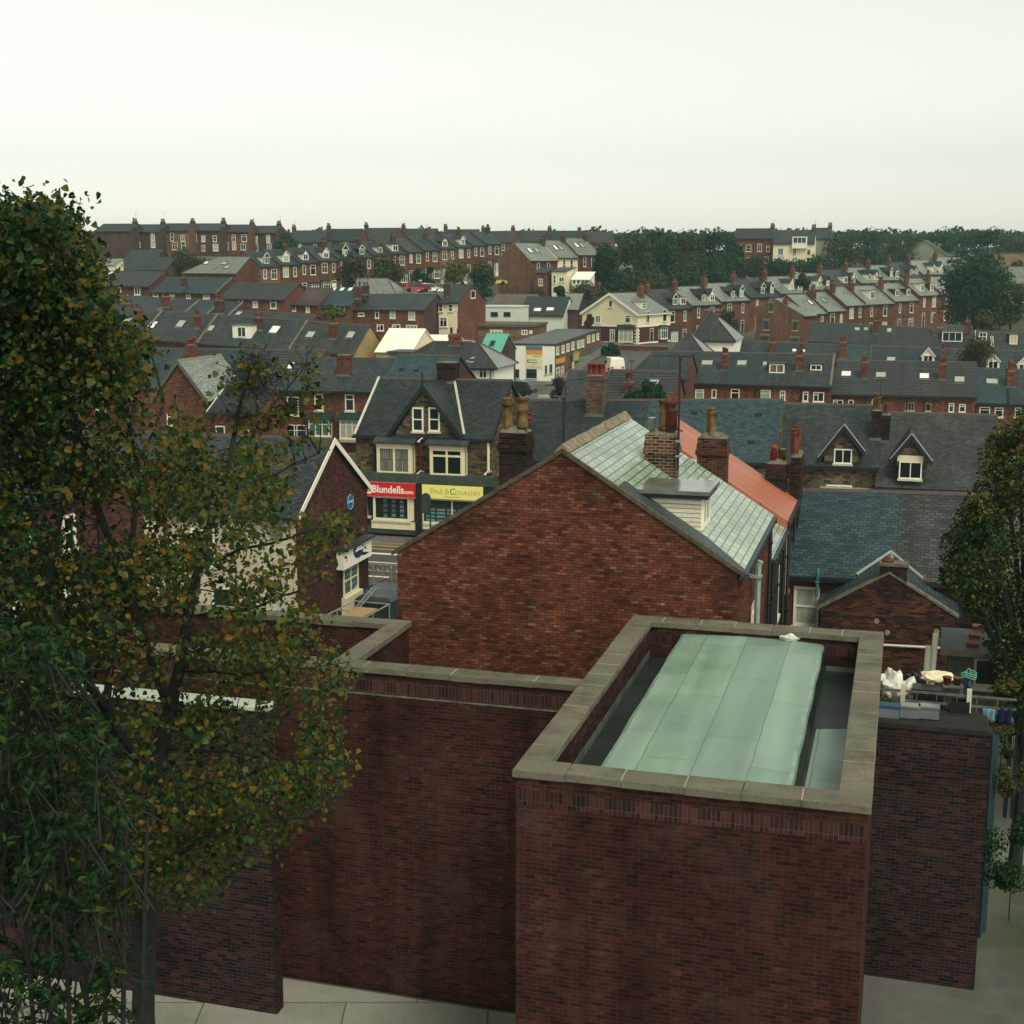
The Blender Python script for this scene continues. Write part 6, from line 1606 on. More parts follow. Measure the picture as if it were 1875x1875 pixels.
for xa, xb, yt, yb in ((1018, 1024, 673, 692), (1027, 1032, 671, 690)): rwin((xa, yt, xb, yb), 'four', GLASS)
def rpanel(px, mat, t=.06, name='sign_panel', X0=0.):
    a, b = wr(px[0], px[3]), wr(px[2], px[3]); zt_, zb_ = wr(px[0], px[1]).z, wr(px[0], px[3]).z
    m = MB(); m.box(w + .003 + X0, w + t + X0, min(a.y, b.y), max(a.y, b.y), zb_, zt_); return m.build(name, mat, WB)
rpanel((1018, 658, 1034, 667), SIGN_ORANGE)
rpanel((1056, 656, 1070, 662), SIGN_GREEN, name='awning', X0=.1, t=.8); rpanel((1057, 663, 1069, 681), GLASS_TEAL, name='shop_window')
rpanel((1080, 640.5, 1090, 672), DOOR_TEAL, name='door', t=.05)
rpanel((1044, 645, 1055, 663), SIGN_GREEN, t=.12, X0=.3); rpanel((1045, 648, 1054, 660.5), SIGN_ORANGE, t=.16, X0=.3)
rpanel((1040, 663, 1043, 692), PIPE_W, name='sign_post', X0=.5, t=.1); rpanel((1046.5, 669, 1050, 674), SIGN_WHITE)
# large brick block with flat roof behind it
E = P(837, 596, 193); e1 = onplane(975, 600, E, ulin(R(14))[1]); 
u2, v2 = ulin(R(14)); w2_ = (e1 - E).dot(u2); f2 = onplane(1013, 583, e1, u2); d2 = min(9, (f2 - e1).dot(v2)); print('brick block', w2_, d2)
BB = thing('commercial_building', 'long low brick building with a flat roof and white corner windows behind the white block', 'building', (E.x, E.y, 0), -R(14))
zt = E.z - .1
m = MB(); m.box(0, w2_, 0, d2, -2, zt); m.build('wall', B_ORANGE, BB)
m = MB(); m.box(-.2, w2_ + .2, -.25, d2, zt + .002, zt + .35); m.build('roof', FELT_BROWN, BB)
m = MB(); m.box(.05, w2_ - .05, -.03, -.002, zt - 1.3, zt - .6); m.build('concrete_band', B_TAN, BB)
BBi = (Matrix.Translation((E.x, E.y, 0)) @ Matrix.Rotation(-R(14), 4, 'Z')).inverted()
def bf(x, y): o, d = BBi @ CAM, BBi.to_3x3() @ ray(x, y); return o + d * (-o.y / d.y)
for px in ((853, 604, 870, 615), (898, 604, 920, 616), (955, 604, 966, 613), (969, 605, 975, 611)):
    a, b = bf(px[0], px[3]), bf(px[2], px[1]); link('window', window_mesh(b.x - a.x, b.z - a.z, 'case3t' if px[2] - px[0] > 12 else 'case2', None, GLASS, False, None, .14), BB, Matrix.Translation((a.x, 0, a.z)))
CTRL.append((E.x, E.y, zt - 4.5))
# pale flat block and sheds behind
E = P(861, 562, 205); e1 = onplane(953, 563, E, VA); w3 = (e1 - E).dot(UB)
PB = thing('commercial_building', 'pale flat topped block with a row of dark square windows', 'building', (E.x, E.y, 0), -TH)
m = MB(); m.box(0, w3, 0, 4.5, -2, E.z); m.build('wall', PALEWALL, PB); m = MB(); m.box(-.1, w3 + .1, -.1, 4.5, E.z + .002, E.z + .2); m.build('roof', PALEWALL, PB)
PBi = (Matrix.Translation((E.x, E.y, 0)) @ Matrix.Rotation(-TH, 4, 'Z')).inverted()
for px in ((876, 571, 889, 580.5), (898.5, 571, 912, 580.5), (922, 571, 935, 580.5)):
    o, d = PBi @ CAM, PBi.to_3x3() @ ray(px[0], px[3]); a = o + d * (-o.y / d.y); o, d = PBi @ CAM, PBi.to_3x3() @ ray(px[2], px[1]); b = o + d * (-o.y / d.y)
    link('window', window_mesh(b.x - a.x, b.z - a.z, 'plain', TROUGH, GLASS, False, None, .08), PB, Matrix.Translation((a.x, 0, a.z)))
CTRL.append((E.x, E.y, E.z - 4.5))
H_ = small('workshop_building', 'grey roofed workshop with pale wall and two white rooflights by the brick gable end', (953, 576), (1031, 574), 208, 2.6, 4.0, 5., group=None, wall=PALEWALL, roof=S_GREY, ridge=False)
H_.sky((978, 565, 991, 570.5), GLASS_BRIGHT); H_.sky((1001, 564, 1014, 569.5), GLASS_BRIGHT)
H_ = small('workshop_building', 'brick gabled workshop end with a sawtooth grey roof behind it', (1031, 566), (1058, 566), 209, 2.2, 6., 5., group=None, wall=B_BROWN, roof=S_FARSHEEN, th=R(10))
H_ = small('workshop_building', 'low brown felt roofed store behind the pale flat block', (898, 560), (975, 561), 213, 1.7, 3.5, 4., group=None, wall=B_FAR, roof=FELT_BROWN, ridge=False)

# ---------------------------------------------------------------- middle distance, left
# row L1 (tile and slate roofs, ochre gable end)
L1 = Row((190, 614), (642, 648), 146, TH, (600, 590.5), 4.6, 5.0)
G = 'tile and slate row behind the left tree'
for a, b, rf, lb in ((95, 206, S_GREY, 'slate roof glimpsed through the left tree at the left end of the tile row'), (206, 258, T_RIB, 'narrow ribbed tile roof with one dull rooflight left of the white rooflight'), (258, 362, T_RIB, 'wide ribbed tile roof with a white and a grey rooflight'), (362, 402, T_RIB, 'narrow ribbed tile roof with a pale rooflight beside the white dormer'), (402, 470, S_BLUE, 'blue grey roof with the big white box dormer'), (470, 530, S_BROWN, 'brown grey slate roof with one bright white rooflight'), (530, 646, S_BROWN, 'slate roofed house with an ochre gable end and yellow potted stack')):
    H_ = L1.house(a, b, 'terraced_house', lb, 'house', G, wall=OCHRE if b == 646 else B_FAR, roof=rf, ends=(a == 95, b == 646), frontwall=B_FAR)
    if a == 206: H_.sky((227, 583, 239, 593)); H_.chim((247, 567, 258, 597), 2, B_FAR); H_.verge(1, LEAD)
    if a == 258: H_.sky((272, 591, 285, 602), GLASS_BRIGHT); H_.sky((324, 589, 337, 600)); H_.verge(1, FLAUNCH)
    if a == 362: H_.sky((380, 598, 391, 607)); H_.chim((356, 578, 365, 602), 2, B_FAR)
    if a == 402: q = H_.roofpt(443, 620); H_.fdorm(q.x, q.y, 2.1, 1.35, cheek=WHITE_P, style='case2', ww=1.0, wh=1.1)
    if a == 470: H_.sky((495, 599, 510, 611), GLASS_BRIGHT); H_.chim((466, 582, 480, 606), 2, B_BROWN); H_.verge(1, FLAUNCH)
    if a == 530: H_.sky((561, 609, 575, 619)); H_.sky((635, 609, 648, 620)); H_.chim((602, 593, 617, 622), 2, B_FAR, POT_BUFF)
# row F0 left of the bay houses
F0 = Row((300, 708), (565, 713), 112, TH, (450, 640), 4.3, 5.2)
G = 'blue slate houses glimpsed behind the left tree'
for a, b, rf, lb in ((150, 298, S_BLUE, 'blue slate roof behind the left tree, farthest left of the slate houses'), (298, 352, T_RIB, 'ribbed roof with a bright red stack behind the left tree'), (352, 432, S_BLUE, 'blue slate roof just above the pale green gabled roof'), (432, 500, T_RIB, 'darker tiled roof behind the bare twigged tree'), (500, 560, S_BLUE, 'blue slate roof with a white rooflight beside the bay houses')):
    H_ = F0.house(a, b, 'terraced_house', lb, 'house', G, wall=B_FAR, roof=rf, ends=(0, 0))
    if a == 298: H_.chim((341, 632, 358, 664), 3, B_FAR, POT_RED)
    if a == 500: H_.sky((528, 666, 537, 677), GLASS_BRIGHT)
    H_.winl(1.2, 3.1, 1., 1.5, 'sash')
# steep gabled brick house with a pale slate side
eo = P(378, 728, 98); l_ = onplane(283, 735, eo, VA); ap = onplane(329, 660, eo, VA); wdx = (eo - l_).dot(UB)
AG = House('gabled_house', 'red brick gabled house with a steep pale green slate roof behind the left tree', 'house', None, (eo.x, eo.y, eo.z - 5.), TG, 6.2, 5., ap.z - eo.z, wdx / 2, wall=B_ORANGE if False else B_FAR, roof=S_PALE, ends=(1, 1), vg=.2, ridge=RIDGE_STONE, barge=(TIMBER, 1, .3))
AG.fwin((306, 757, 318, 778), 'top', side=0)
H_ = small('gabled_house', 'low brick house with a white verge and small white windows under the left tree', (384, 752), (470, 756), 92, 1.3, 2.5, 3.4, group=None, wall=B_FAR, roof=S_DARK, barge=(WHITE_P, 1)); H_.winl(.4, 1.7, .7, .7, 'plain'); H_.winl(2.2, 1.2, .7, 1., 'cross')

# row L2
L2 = Row((170, 566), (420, 582), 172, TH, (300, 546), 4.4, 5.0)
G = 'second roof row behind the left tree'
for a, b, rf, lb in ((60, 200, S_BROWN, 'grey roof at the left end of the second row, by the left tree'), (200, 286, S_BLUE, 'blue slate roof between two broad red stacks'), (286, 335, S_GREY, 'narrow grey roof left of the pale slate patch'), (335, 376, S_PALE if False else S_BLUE, 'pale blue slate roof before the white windowed brick row'), (376, 415, S_DARK, 'dark roof with a big double stack left of the long brick house')):
    H_ = L2.house(a, b, 'terraced_house', lb, 'house', G, wall=B_FAR, roof=rf, ends=(0, 0)); H_.verge(1, LEAD)
    if a == 60: H_.chim((202, 537, 215, 560), 2, B_FAR)
    if a == 200: H_.chim((295, 543, 310, 564), 2, B_FAR); H_.chim((222, 556, 240, 566), 3, B_FAR, POT_CLAY)
    if a == 335: H_.chim((393, 550, 409, 575), 3, B_BROWN)
L2b = Row((415, 590), (560, 600), 166, TH, (480, 571), 3.2, 4.4)
H_ = L2b.house(413, 480, 'terraced_house', 'low dark roof with a pale rooflight below the three window brick house', 'house', G, wall=B_FAR, roof=S_GREY); H_.sky((432, 572, 442, 578))
H_ = L2b.house(480, 560, 'terraced_house', 'low dark roof with small white vent above the white rooflight row', 'house', G, wall=B_FAR, roof=S_GREY)

# row L3: two storey brick fronts
def row3(eL, eR, Y, ridge, hd, he, lb, rf, wins, ends=(1, 1), chims=(), skies=(), dz=None, wall=B_FAR, G='brick fronted rows on the left', barge=None, th=TH, verge=None, gab=None):
    rw = Row(eL, eR, Y, th, ridge, hd, he)
    H_ = rw.housel(0, rw.L, 'terraced_house', lb, 'house', G, wall=gab or wall, frontwall=wall, roof=rf, ends=ends, barge=barge)
    for q in wins: H_.win(q[0], q[1] if len(q) > 1 else 'top', q[2] if len(q) > 2 else GLASS, lintel=LINTEL if len(q) > 3 else None, t=.1)
    for q in chims: H_.chim(q, 3 if q[2] - q[0] > 12 else 2, B_BROWN)
    for q in skies: H_.sky(q[:4], q[4] if len(q) > 4 else GLASS_BRIGHT)
    if verge is not None: H_.verge(verge, FLAUNCH)
    return H_
row3((150, 521), (272, 524), 192, (240, 497), 4.6, 5.2, 'brick house with a long grey roof and two white windows by the left tree', S_BROWN, [((213, 526, 222, 535), 'case2'), ((246, 526, 257, 540), 'case2')], skies=[(200, 499, 206, 503)])
row3((278, 534), (396, 537), 188, (350, 508.5), 4.6, 5.2, 'brick house with a blue green slate roof and a central stack', S_BLUE, [((280, 537, 290, 543), 'plain'), ((311, 537, 320, 542), 'plain', CURTAIN), ((341, 537, 349, 547), 'cross'), ((372, 537, 384, 547), 'top', CURTAIN)], chims=[(332, 508, 340, 528)], verge=1)
row3((402, 546), (520, 548), 184, (480, 518.5), 4.8, 5.4, 'long roofed brick house with three tall white windows', S_BROWN, [((437, 548, 444, 563), 'sash'), ((463, 548, 472, 563), 'top', CURTAIN), ((495, 549, 506, 565), 'top', GLASS_TEAL)])
row3((522, 557), (583, 558), 184, (560, 528), 4.8, 5.4, 'brick house with a reddish brown tile roof and a bright white verge', T_BROWN, [((531, 559, 542, 570), 'case2'), ((560, 559, 567, 572), 'sash', CURTAIN)], ends=(1, 0), barge=(WHITE_P, 1, .1))
row3((583, 558), (641, 559), 184, (610, 527), 4.8, 5.4, 'brick house with a teal roof and three rooflights in a line', S_TEAL, [((588, 558.5, 597, 573), 'top'), ((620, 558.5, 631, 573), 'half')], ends=(0, 1), chims=[(648, 525, 660, 548), (664, 523, 674, 540)], skies=[(609, 528, 615, 533.5, GLASS_BRIGHT), (623, 528, 630, 533.5), (638, 528, 645, 533.5)])
row3((645, 566), (777, 566.5), 184, (730, 539), 5.0, 7.0, 'brown brick house with six white windows and a blank dark gable', S_GREY, [((656, 572, 667, 579), 'top'), ((687, 567.5, 694, 583), 'top'), ((714, 567, 724, 583), 'sash', CURTAIN), ((748, 567, 760, 586), 'case2t', CURTAIN), ((690, 594, 703, 606), 'half'), ((718, 594, 733, 606), 'half'), ((744, 595, 764, 608), 'case3t')], gab=B_BROWN)
H_ = row3((803, 555), (838, 553), 186, (830, 523), 5.2, 7.4, 'brick house with a cream front and a tall gable holding one round topped window', S_GREY, [((803, 557, 811, 571), 'sash'), ((821, 557, 829, 571), 'sash'), ((805, 581, 819, 599), 'case2t')], wall=CREAM, gab=B_FAR, th=R(20), chims=[(812, 520, 822, 545)], skies=[(794 + 8, 530, 807, 535), (808, 530, 813, 535)]); H_.door(H_.w * .85, .9, 2.2, GLASS_TEAL)
H_.fwin((862, 532, 870, 546), 'plain')
# behind: far-left clutter
E = P(745, 538, 205); H_ = small('outbuilding', 'low grey hipped outbuilding left of the red car', (640, 540), (725, 541), 205, 2.4, 3.4, 3., group=None, wall=B_TAN, roof=S_FARSHEEN, hipR=2.5)
# ---------------------------------------------------------------- far side of the valley
TF = R(38 - 90)
def dormer_auto(H_, seed, n=None, x=None, y0=.55, big=False):
    r = random.Random(seed)
    k = r.random(); x = x or H_.w * r.choice([.45, .5, .55])
    w = r.uniform(1.35, 1.6); h = r.uniform(1.05, 1.25); g = w * r.uniform(.42, .6)
    if k < .8: H_.gdorm(x, y0, w, h, g, front=r.choice([WHITE_P, WHITE_P, S_DARK]), cheek=r.choice([S_DARK, WHITE_P, S_DARK]), roof=r.choice([S_GREY, S_DARK]), board=r.choice([WHITE_P, WHITE_P, BLACK_P]), style=r.choice(['case2', 'case3', 'case2t']), glass=r.choice([GLASS, GLASS, CURTAIN]))
    else: H_.fdorm(x, y0, w * 1.1, h, cheek=r.choice([WHITE_P, S_DARK]), style='case2')
# U1: three storey fronts climbing to the right on the far left slope
U1 = Row((476, 489), (915, 445), 228, TF, (620, 447), 4.0, 6.0, step=True)
GU = 'tall bayed brick houses on the far slope'
sp = [476, 512, 548, 583, 619, 650, 683, 714, 745, 775, 805, 835, 865, 890, 918]
dorm = {0: 1, 1: 1, 2: 1, 3: 1, 4: 1, 5: 1, 6: 1, 7: 1, 10: 1, 11: 1}
feat = ['below the hillside shrubs', 'with a blue bay roof', 'beside a gap in the shrubs', 'with two tall ground floor bays', 'half hidden by brown shrubs', 'mostly behind brown shrubs', 'with cross barred windows', 'right of the brown shrubs', 'left of the dark conifers', 'above the dark conifer', 'left of the pale yellow tree', 'above the pale yellow tree', 'above the parked white car', 'next to the big blank gable']
for i in range(14):
    H_ = U1.house(sp[i], sp[i + 1], 'terraced_house', ORD[i] .capitalize() + ' house from the left in the tall bayed row, ' + feat[i] if i < 13 else 'Last house of the tall bayed row, ' + feat[i], 'house', GU, wall=B_FAR if i % 5 else B_ORANGE, roof=[S_GREY, S_GREY, S_BLUE, S_DARK][i // 2 % 4], ends=(i % 2 == 0, i % 2), vg=.05)
    if i in dorm: dormer_auto(H_, i * 3 + 1)
    if i % 2: H_.chiml(H_.w - .1, 3.4, .9, .6, H_.he + H_.rise + .9, 4, B_BROWN)
    H_.autofront('bay', seed=100 + i)
# T1: terrace running away behind the big blank gable
T1 = Row((970, 479), (1098, 463), 234, TF, (985, 443), 3.4, 6.2, step=True)
for i, (a, b, wl, lb) in enumerate(((970, 1021, B_FAR, 'house with the big blank orange brick gable on the far slope'), (1021, 1058, CREAM, 'white rendered house second from the blank gable'), (1058, 1098, B_FAR, 'brick house right of the white rendered one beside the dark trees'))):
    H_ = T1.house(a, b, 'terraced_house', lb, 'house', 'terrace behind the blank gable', wall=B_ORANGE if i == 0 else wl, frontwall=wl, roof=S_FARSHEEN, ends=(1, 1), vg=.05)
    H_.chiml(H_.w - .3, 3.0, .9, .6, H_.he + H_.rise + .8, 3, B_BROWN)
    H_.winl(H_.w * .25, 4.0, .8, 1.7, 'sash', lintel=None); H_.winl(H_.w * .62, 4.0, .8, 1.7, 'sash')
    H_.skyl(H_.w * .3, 1.4, .8, 1.1, GLASS_BRIGHT); H_.skyl(H_.w * .55, 1.4, .8, 1.1, GLASS_PALE)
    H_.winl(H_.w * .3, 1.0, 1.0, 1.5, 'case2')
def box_house(name, label, px, Y, d, mat, roofm=None, th=TH, cat='building', lean=.0, group=None, base=-3):
    """flat or monopitch block whose front shows between px=(xa,ytop,xb,ybottom)"""
    xa, yt, xb, yb = px; u, v = ulin(th); A = P(xa, yb, Y); B = onplane(xb, yb, A, v); zt = P(xa, yt, Y).z; w = (B - A).dot(u)
    o = thing(name, label, cat, A, -th, group); hz = zt - A.z
    m = MB(); vs = [(0, 0, base), (w, 0, base), (w, d, base), (0, d, base), (0, 0, hz), (w, 0, hz), (w, d, hz + lean), (0, d, hz + lean)]
    m.add(vs, [(0, 1, 5, 4), (1, 2, 6, 5), (2, 3, 7, 6), (3, 0, 4, 7)]); m.build('wall', mat, o)
    m = MB(); m.slab([(-.15, -.2, hz - lean * .05 + .08), (w + .15, -.2, hz - lean * .05 + .08), (w + .15, d + .1, hz + lean + .08), (-.15, d + .1, hz + lean + .08)], .077); m.build('roof', roofm or FELT_GREY, o)
    CTRL.append((A.x, A.y, A.z))
    return o, w, hz
def bwin(o, x, z, w, h, style='case2', glass=None): return link('window', window_mesh(w, h, style, None, glass, True, None, .09), o, Matrix.Translation((x, -.003, z)))
o, w, h = box_house('offshoot_building', 'cream two storey offshoot with dark windows below the blank gable terrace', (1010, 497, 1037, 537), 229, 5, CREAM, LEAD_DARK, th=R(20), lean=.6)
bwin(o, w * .1, h * .45, .5, 1.4, 'sash'); bwin(o, w * .5, h * .52, .9, .8, 'case2')
o, w, h = box_house('offshoot_building', 'narrow brick offshoot with a white framed window left of the cream offshoot', (979, 500, 999, 535), 229, 4, B_FAR, S_GREY, th=R(20), lean=.8); bwin(o, w * .35, h * .35, .7, 1.1, 'cross')
o, w, h = box_house('conservatory', 'glazed lean-to conservatory with a pale sloping roof right of the cream offshoot', (1047, 512, 1079, 522), 229, 3, WHITE_P, SHEETWHITE, th=R(20), lean=1.2, base=-.2)
for k in range(4): bwin(o, w * (.04 + .24 * k), .15, w * .2, .7, 'plain', GLASS_TEAL)
# C2: cream house with white barge boards on the corner, T2 behind
eo = P(1168, 573, 200)
TC = R(36 - 90); uC, vC = ulin(TC)
lf = onplane(1066, 573, eo, uC); wC = abs((lf - eo).dot(vC)); apz = onplane(1118, 537, eo, uC).z; zC = (eo.z + lf.z) / 2
gC = onplane(1168, 634, eo, uC).z; print('C2', wC, zC - gC, apz - zC)
C2 = House('corner_house', 'cream and maroon corner house with white barge boards and a toothed white quoin', 'house', None, (eo.x, eo.y, gC), TC, 9.5, zC - gC, apz - zC, wC / 2, wall=CREAM, frontwall=CREAM, roof=S_FARSHEEN, ends=(1, 0), vg=.25, ov=.25, barge=(WHITE_P, 1, .32), gutter=WHITE_P)
zb1 = C2.flankpt(1118, 597, 0).z
m = MB()
m.box(-.03, -.002, -.02, wC + .02, -2, zb1 - .08); m.box(-.002, 9.5, -.03, -.002, -2, zb1 - .08)
m.build('painted_lower_wall', B_MAROON, C2.root)
m = MB(); m.box(-.07, -.002, -.05, wC + .05, zb1 - .08, zb1 + .12); m.box(-.002, 9.5, -.07, -.002, zb1 - .08, zb1 + .12); m.box(-.06, -.031, -.03, wC + .03, .25, .5); m.box(0, 9.5, -.06, -.031, .25, .5); m.build('white_band', WHITE_P, C2.root)
m = MB()
for i in range(9):
    z = .5 + i * (zb1 - .7) / 9; e_ = .5 if i % 2 else .25
    m.box(-.05, -.031, -.02, e_, z, z + (zb1 - .7) / 9 - .02); m.box(-.05, e_, -.05, -.031, z, z + (zb1 - .7) / 9 - .02)
m.build('quoin', WHITE_P, C2.root)
def cfw(px, style, glass=GLASS, X=-.04):
    xa, ya, xb, yb = px; c = (xa + xb) / 2
    p0, p1 = C2.flankpt(xa, yb, 0), C2.flankpt(xb, yb, 0); zb_, zt_ = C2.flankpt(c, yb, 0).z, C2.flankpt(c, ya, 0).z
    link('window', window_mesh(abs(p1.y - p0.y), zt_ - zb_, style, None, glass, True, None, .12), C2.root, frameM((X, max(p0.y, p1.y), zb_), (0, -1, 0), (-1, 0, 0)))
cfw((1114.5, 549, 1122, 563), 'plain', GLASS, -.01); cfw((1090, 577, 1100, 592), 'case2', GLASS_TEAL, -.01); cfw((1144, 577, 1155, 592), 'top', GLASS_TEAL, -.01); cfw((1117, 603, 1126, 625), 'case2t', GLASS_TEAL); 
cfw((1136, 603, 1162, 626), 'case3t', CURTAIN, -.55)
pA, pB = C2.flankpt(1136, 603, 0), C2.flankpt(1162, 603, 0); m = MB(); m.box(-.7, -.032, min(pA.y, pB.y) - .2, max(pA.y, pB.y) + .2, pA.z - .0, pA.z + .7); m.build('bay_roof', LEAD_DARK, C2.root); m = MB(); m.box(-.52, -.032, min(pA.y, pB.y), max(pA.y, pB.y), -.5, C2.flankpt(1150, 627, 0).z - .1); m.build('bay_window', B_MAROON, C2.root)
C2.winl(2.3, zb1 + .5, 1., 1.7, 'case2'); C2.winl(7.2, zb1 + .5, 1.2, 1.8, 'top'); C2.bay(7., 2.0, 1.7, .8, .5, body=B_MAROON, glass=GLASS_TEAL); C2.door(4.0, .9, 2.0, GREEN_P)
q = C2.roofpt(1160, 560); C2.fdorm(3.2, .9, 1.3, 1.0, cheek=WHITE_P, style='four'); C2.chiml(6.8, 3.6, .9, .7, C2.he + C2.rise + .9, 3, B_FAR)
q0, q1 = P(1128, 646, 193), P(1222, 650, 190)
t = thing('garden_wall', 'low dark red brick garden wall in front of the cream and maroon corner house', 'wall', q0, 0)
dv = q1 - q0; t.rotation_euler = (0, 0, math.atan2(dv.y, dv.x)); LWn = math.hypot(dv.x, dv.y)
m = MB(); m.box(0, LWn, 0, .3, -2, 1.0); m.build('wall', B_FAR, t)
m = MB(); m.box(-.03, LWn + .03, -.04, .34, 1.002, 1.1); m.build('coping', LINTEL, t)
# T2
s2 = [1216, 1266, 1320, 1373, 1429, 1480, 1530, 1576, 1617, 1655, 1690, 1738, 1775]
E0_ = eo + uC * 9.5
T2 = Row((1216, 567), (1700, 503), E0_.y + .3, R(40 - 90), (1234, 527), 3.9, 5.8, step=True)
nm = ['right beside the cream corner house', 'with the white lintel', 'with a dark gabled dormer', 'next to the ivied gap', 'above the brick gable with dark windows', 'behind the tall party wall', 'behind the near slate terrace', 'with a cream dormer face', 'halfway up the slope', 'below the far grey gable', 'left of the green fronted house', 'with a painted front below the grey gable']
for i in range(11):
    H_ = T2.house(s2[i], s2[i + 1], 'terraced_house', ORD[i].capitalize() + ' house from the left in the dormered terrace, ' + nm[i], 'house', 'long dormered terrace on the right slope', wall=B_FAR, roof=S_FARSHEEN if i % 3 else S_GREY, ends=(1, 1), vg=.03)
    dormer_auto(H_, 40 + i, x=H_.w * .5)
    if H_.w > 7.5: dormer_auto(H_, 70 + i, x=H_.w * .8)
    H_.chiml(.2, 3.3, .95, .6, H_.he + H_.rise + .8, 4, B_FAR, POT_RED if i % 2 else None)
    H_.autofront('bay', seed=300 + i); H_.verge(1, B_BROWN)
H_ = T2.house(1738, 1790, 'terraced_house', 'house with a bright green painted front at the top of the dormered terrace', 'house', 'long dormered terrace on the right slope', wall=mat_plain('green_render', (.06, .34, .22), .8, .2, .08), roof=S_FARSHEEN, ends=(1, 1)); dormer_auto(H_, 99); H_.autofront('flat', seed=9); H_.chiml(.2, 3.3, .95, .6, H_.he + H_.rise + .8, 4, B_FAR)
# T3: nearer terrace, starting with the brick gable with dark windows
TT = R(42 - 90); uT, vT = ulin(TT)
eo = P(1473, 578, 206)
lf = onplane(1384, 562, eo, uT); wT = abs((lf - eo).dot(vT)); apz = onplane(1409, 546, eo, uT).z; gT = onplane(1473, 628, eo, uT).z
print('T3', wT, eo.z - gT, apz - eo.z, lf.z - eo.z)
H_ = House('end_terrace_house', 'orange brick gable with three dark boarded windows at the end of the slate terrace', 'house', 'slate terrace with the tall party walls', (eo.x, eo.y, gT), TT, 3.6, eo.z - gT, apz - eo.z, wT * .62, d=wT, bz=lf.z - gT, wall=B_ORANGE, frontwall=B_FAR, roof=S_FARSHEEN, ends=(1, 1), vg=.02)
DKW = mat_plain('boarded_window', (.035, .045, .04), .6, .3, .2)
def tw(px):
    xa, ya, xb, yb = px; c = (xa + xb) / 2; p0, p1 = H_.flankpt(xa, yb, 0), H_.flankpt(xb, yb, 0); zb_, zt_ = H_.flankpt(c, yb, 0).z, H_.flankpt(c, ya, 0).z
    link('window', window_mesh(abs(p1.y - p0.y), zt_ - zb_, 'plain', LINTEL, DKW, True, LINTEL, .09, .02), H_.root, frameM((-.005, max(p0.y, p1.y), zb_), (0, -1, 0), (-1, 0, 0)))
for px in ((1407, 554, 1416, 571), (1397, 586, 1408, 604), (1450, 588, 1461, 605), (1391, 614, 1408, 625), (1446, 618, 1463, 627)): tw(px)
q0, q1 = H_.flankpt(1433, 547, 0), H_.flankpt(1441, 547, 0)
m = MB(); m.box(-.01, .5, min(q0.y, q1.y), max(q0.y, q1.y), q0.z - 3, q0.z); m.build('chimney', B_ORANGE, H_.root)
T3 = Row((1479, 575.5), (1722, 542), eo.y + 2.8, TT, (1516, 532.5), 3.7, 5.6, step=True)
s3 = [1479, 1514, 1549, 1583, 1637, 1683, 1722, 1760]
nm3 = ['with a small dark vent and white rooflight', 'with a dull rooflight', 'under a tall brick party wall', 'with a long white sided box dormer', 'with two flat dormers and a lamp before it', 'with grey twin dormers beside the round tree', 'behind the round tree']
for i in range(7):
    H_ = T3.house(s3[i], s3[i + 1], 'terraced_house', ORD[i].capitalize() + ' house after the orange gable, ' + nm3[i], 'house', 'slate terrace with the tall party walls', wall=B_FAR, roof=S_FARSHEEN, ends=(1, 1), vg=.03, dz=[0, 0, .5, .2, .1, .5, .3][i])
    if i == 0: H_.skyl(H_.w * .7, 1.6, .7, 1., GLASS_BRIGHT)
    if i == 1: H_.skyl(H_.w * .4, 1.6, .8, 1., GLASS_PALE)
    if i == 3: H_.fdorm(H_.w * .4, .8, 1.8, 1.4, cheek=WHITE_P, style='case3')
    if i == 4: H_.fdorm(H_.w * .3, .9, 1.4, 1.1, cheek=S_DARK, style='case2'); H_.fdorm(H_.w * .75, .9, 1.4, 1.1, cheek=S_DARK, style='case2')
    if i == 5: H_.fdorm(H_.w * .3, .7, 1.5, 1.3, cheek=WHITE_P, style='case3'); H_.fdorm(H_.w * .75, .7, 1.5, 1.3, cheek=S_DARK, style='case3')
    H_.chiml(.2 if i != 0 else H_.w * .98, 2.6, .9, .6, H_.he + H_.rise + .6, 3, B_FAR)
    H_.verge(1, B_BROWN, .3, .3); H_.autofront('flat', seed=500 + i)
# ---------------------------------------------------------------- top of the slope
def back_house(px, Y, label, wallm, rf, nw, seed, th=R(10), rise=2.2, hd=4., ground=None, style='case2', G='tall brick backs along the top of the slope', rows=2):
    """rear elevation: eave at px top, ground at px bottom"""
    xa, yt, xb, yb = px; u, v = ulin(th); A = P(xa, yt, Y); B = onplane(xb, yt, A, v); w = (B - A).dot(u); zb = P(xa, yb, Y).z
    H_ = House('terraced_house', label, 'house', G, (A.x, A.y, zb), th, w, A.z - zb, rise, hd, wall=wallm, roof=rf, ends=(0, 0))
    r = random.Random(seed); he = A.z - zb
    for k in range(rows):
        z = .9 + k * (he - 1.3) / rows
        for i in range(nw):
            x = w * (i + .5) / nw + r.uniform(-.3, .3); ww = r.choice([.7, .9, 1.1, .8]); hh = r.choice([1.2, 1.4, 1.6])
            H_.winl(max(.1, x - ww / 2), z, ww, min(hh, he - z - .2), r.choice(['case2', 'sash', 'top', 'cross']), r.choice([GLASS, GLASS, CURTAIN, GLASS_TEAL]))
    H_.chiml(w - .4, hd * .8, .9, .6, he + rise + .5, 3, B_BROWN)
    return H_
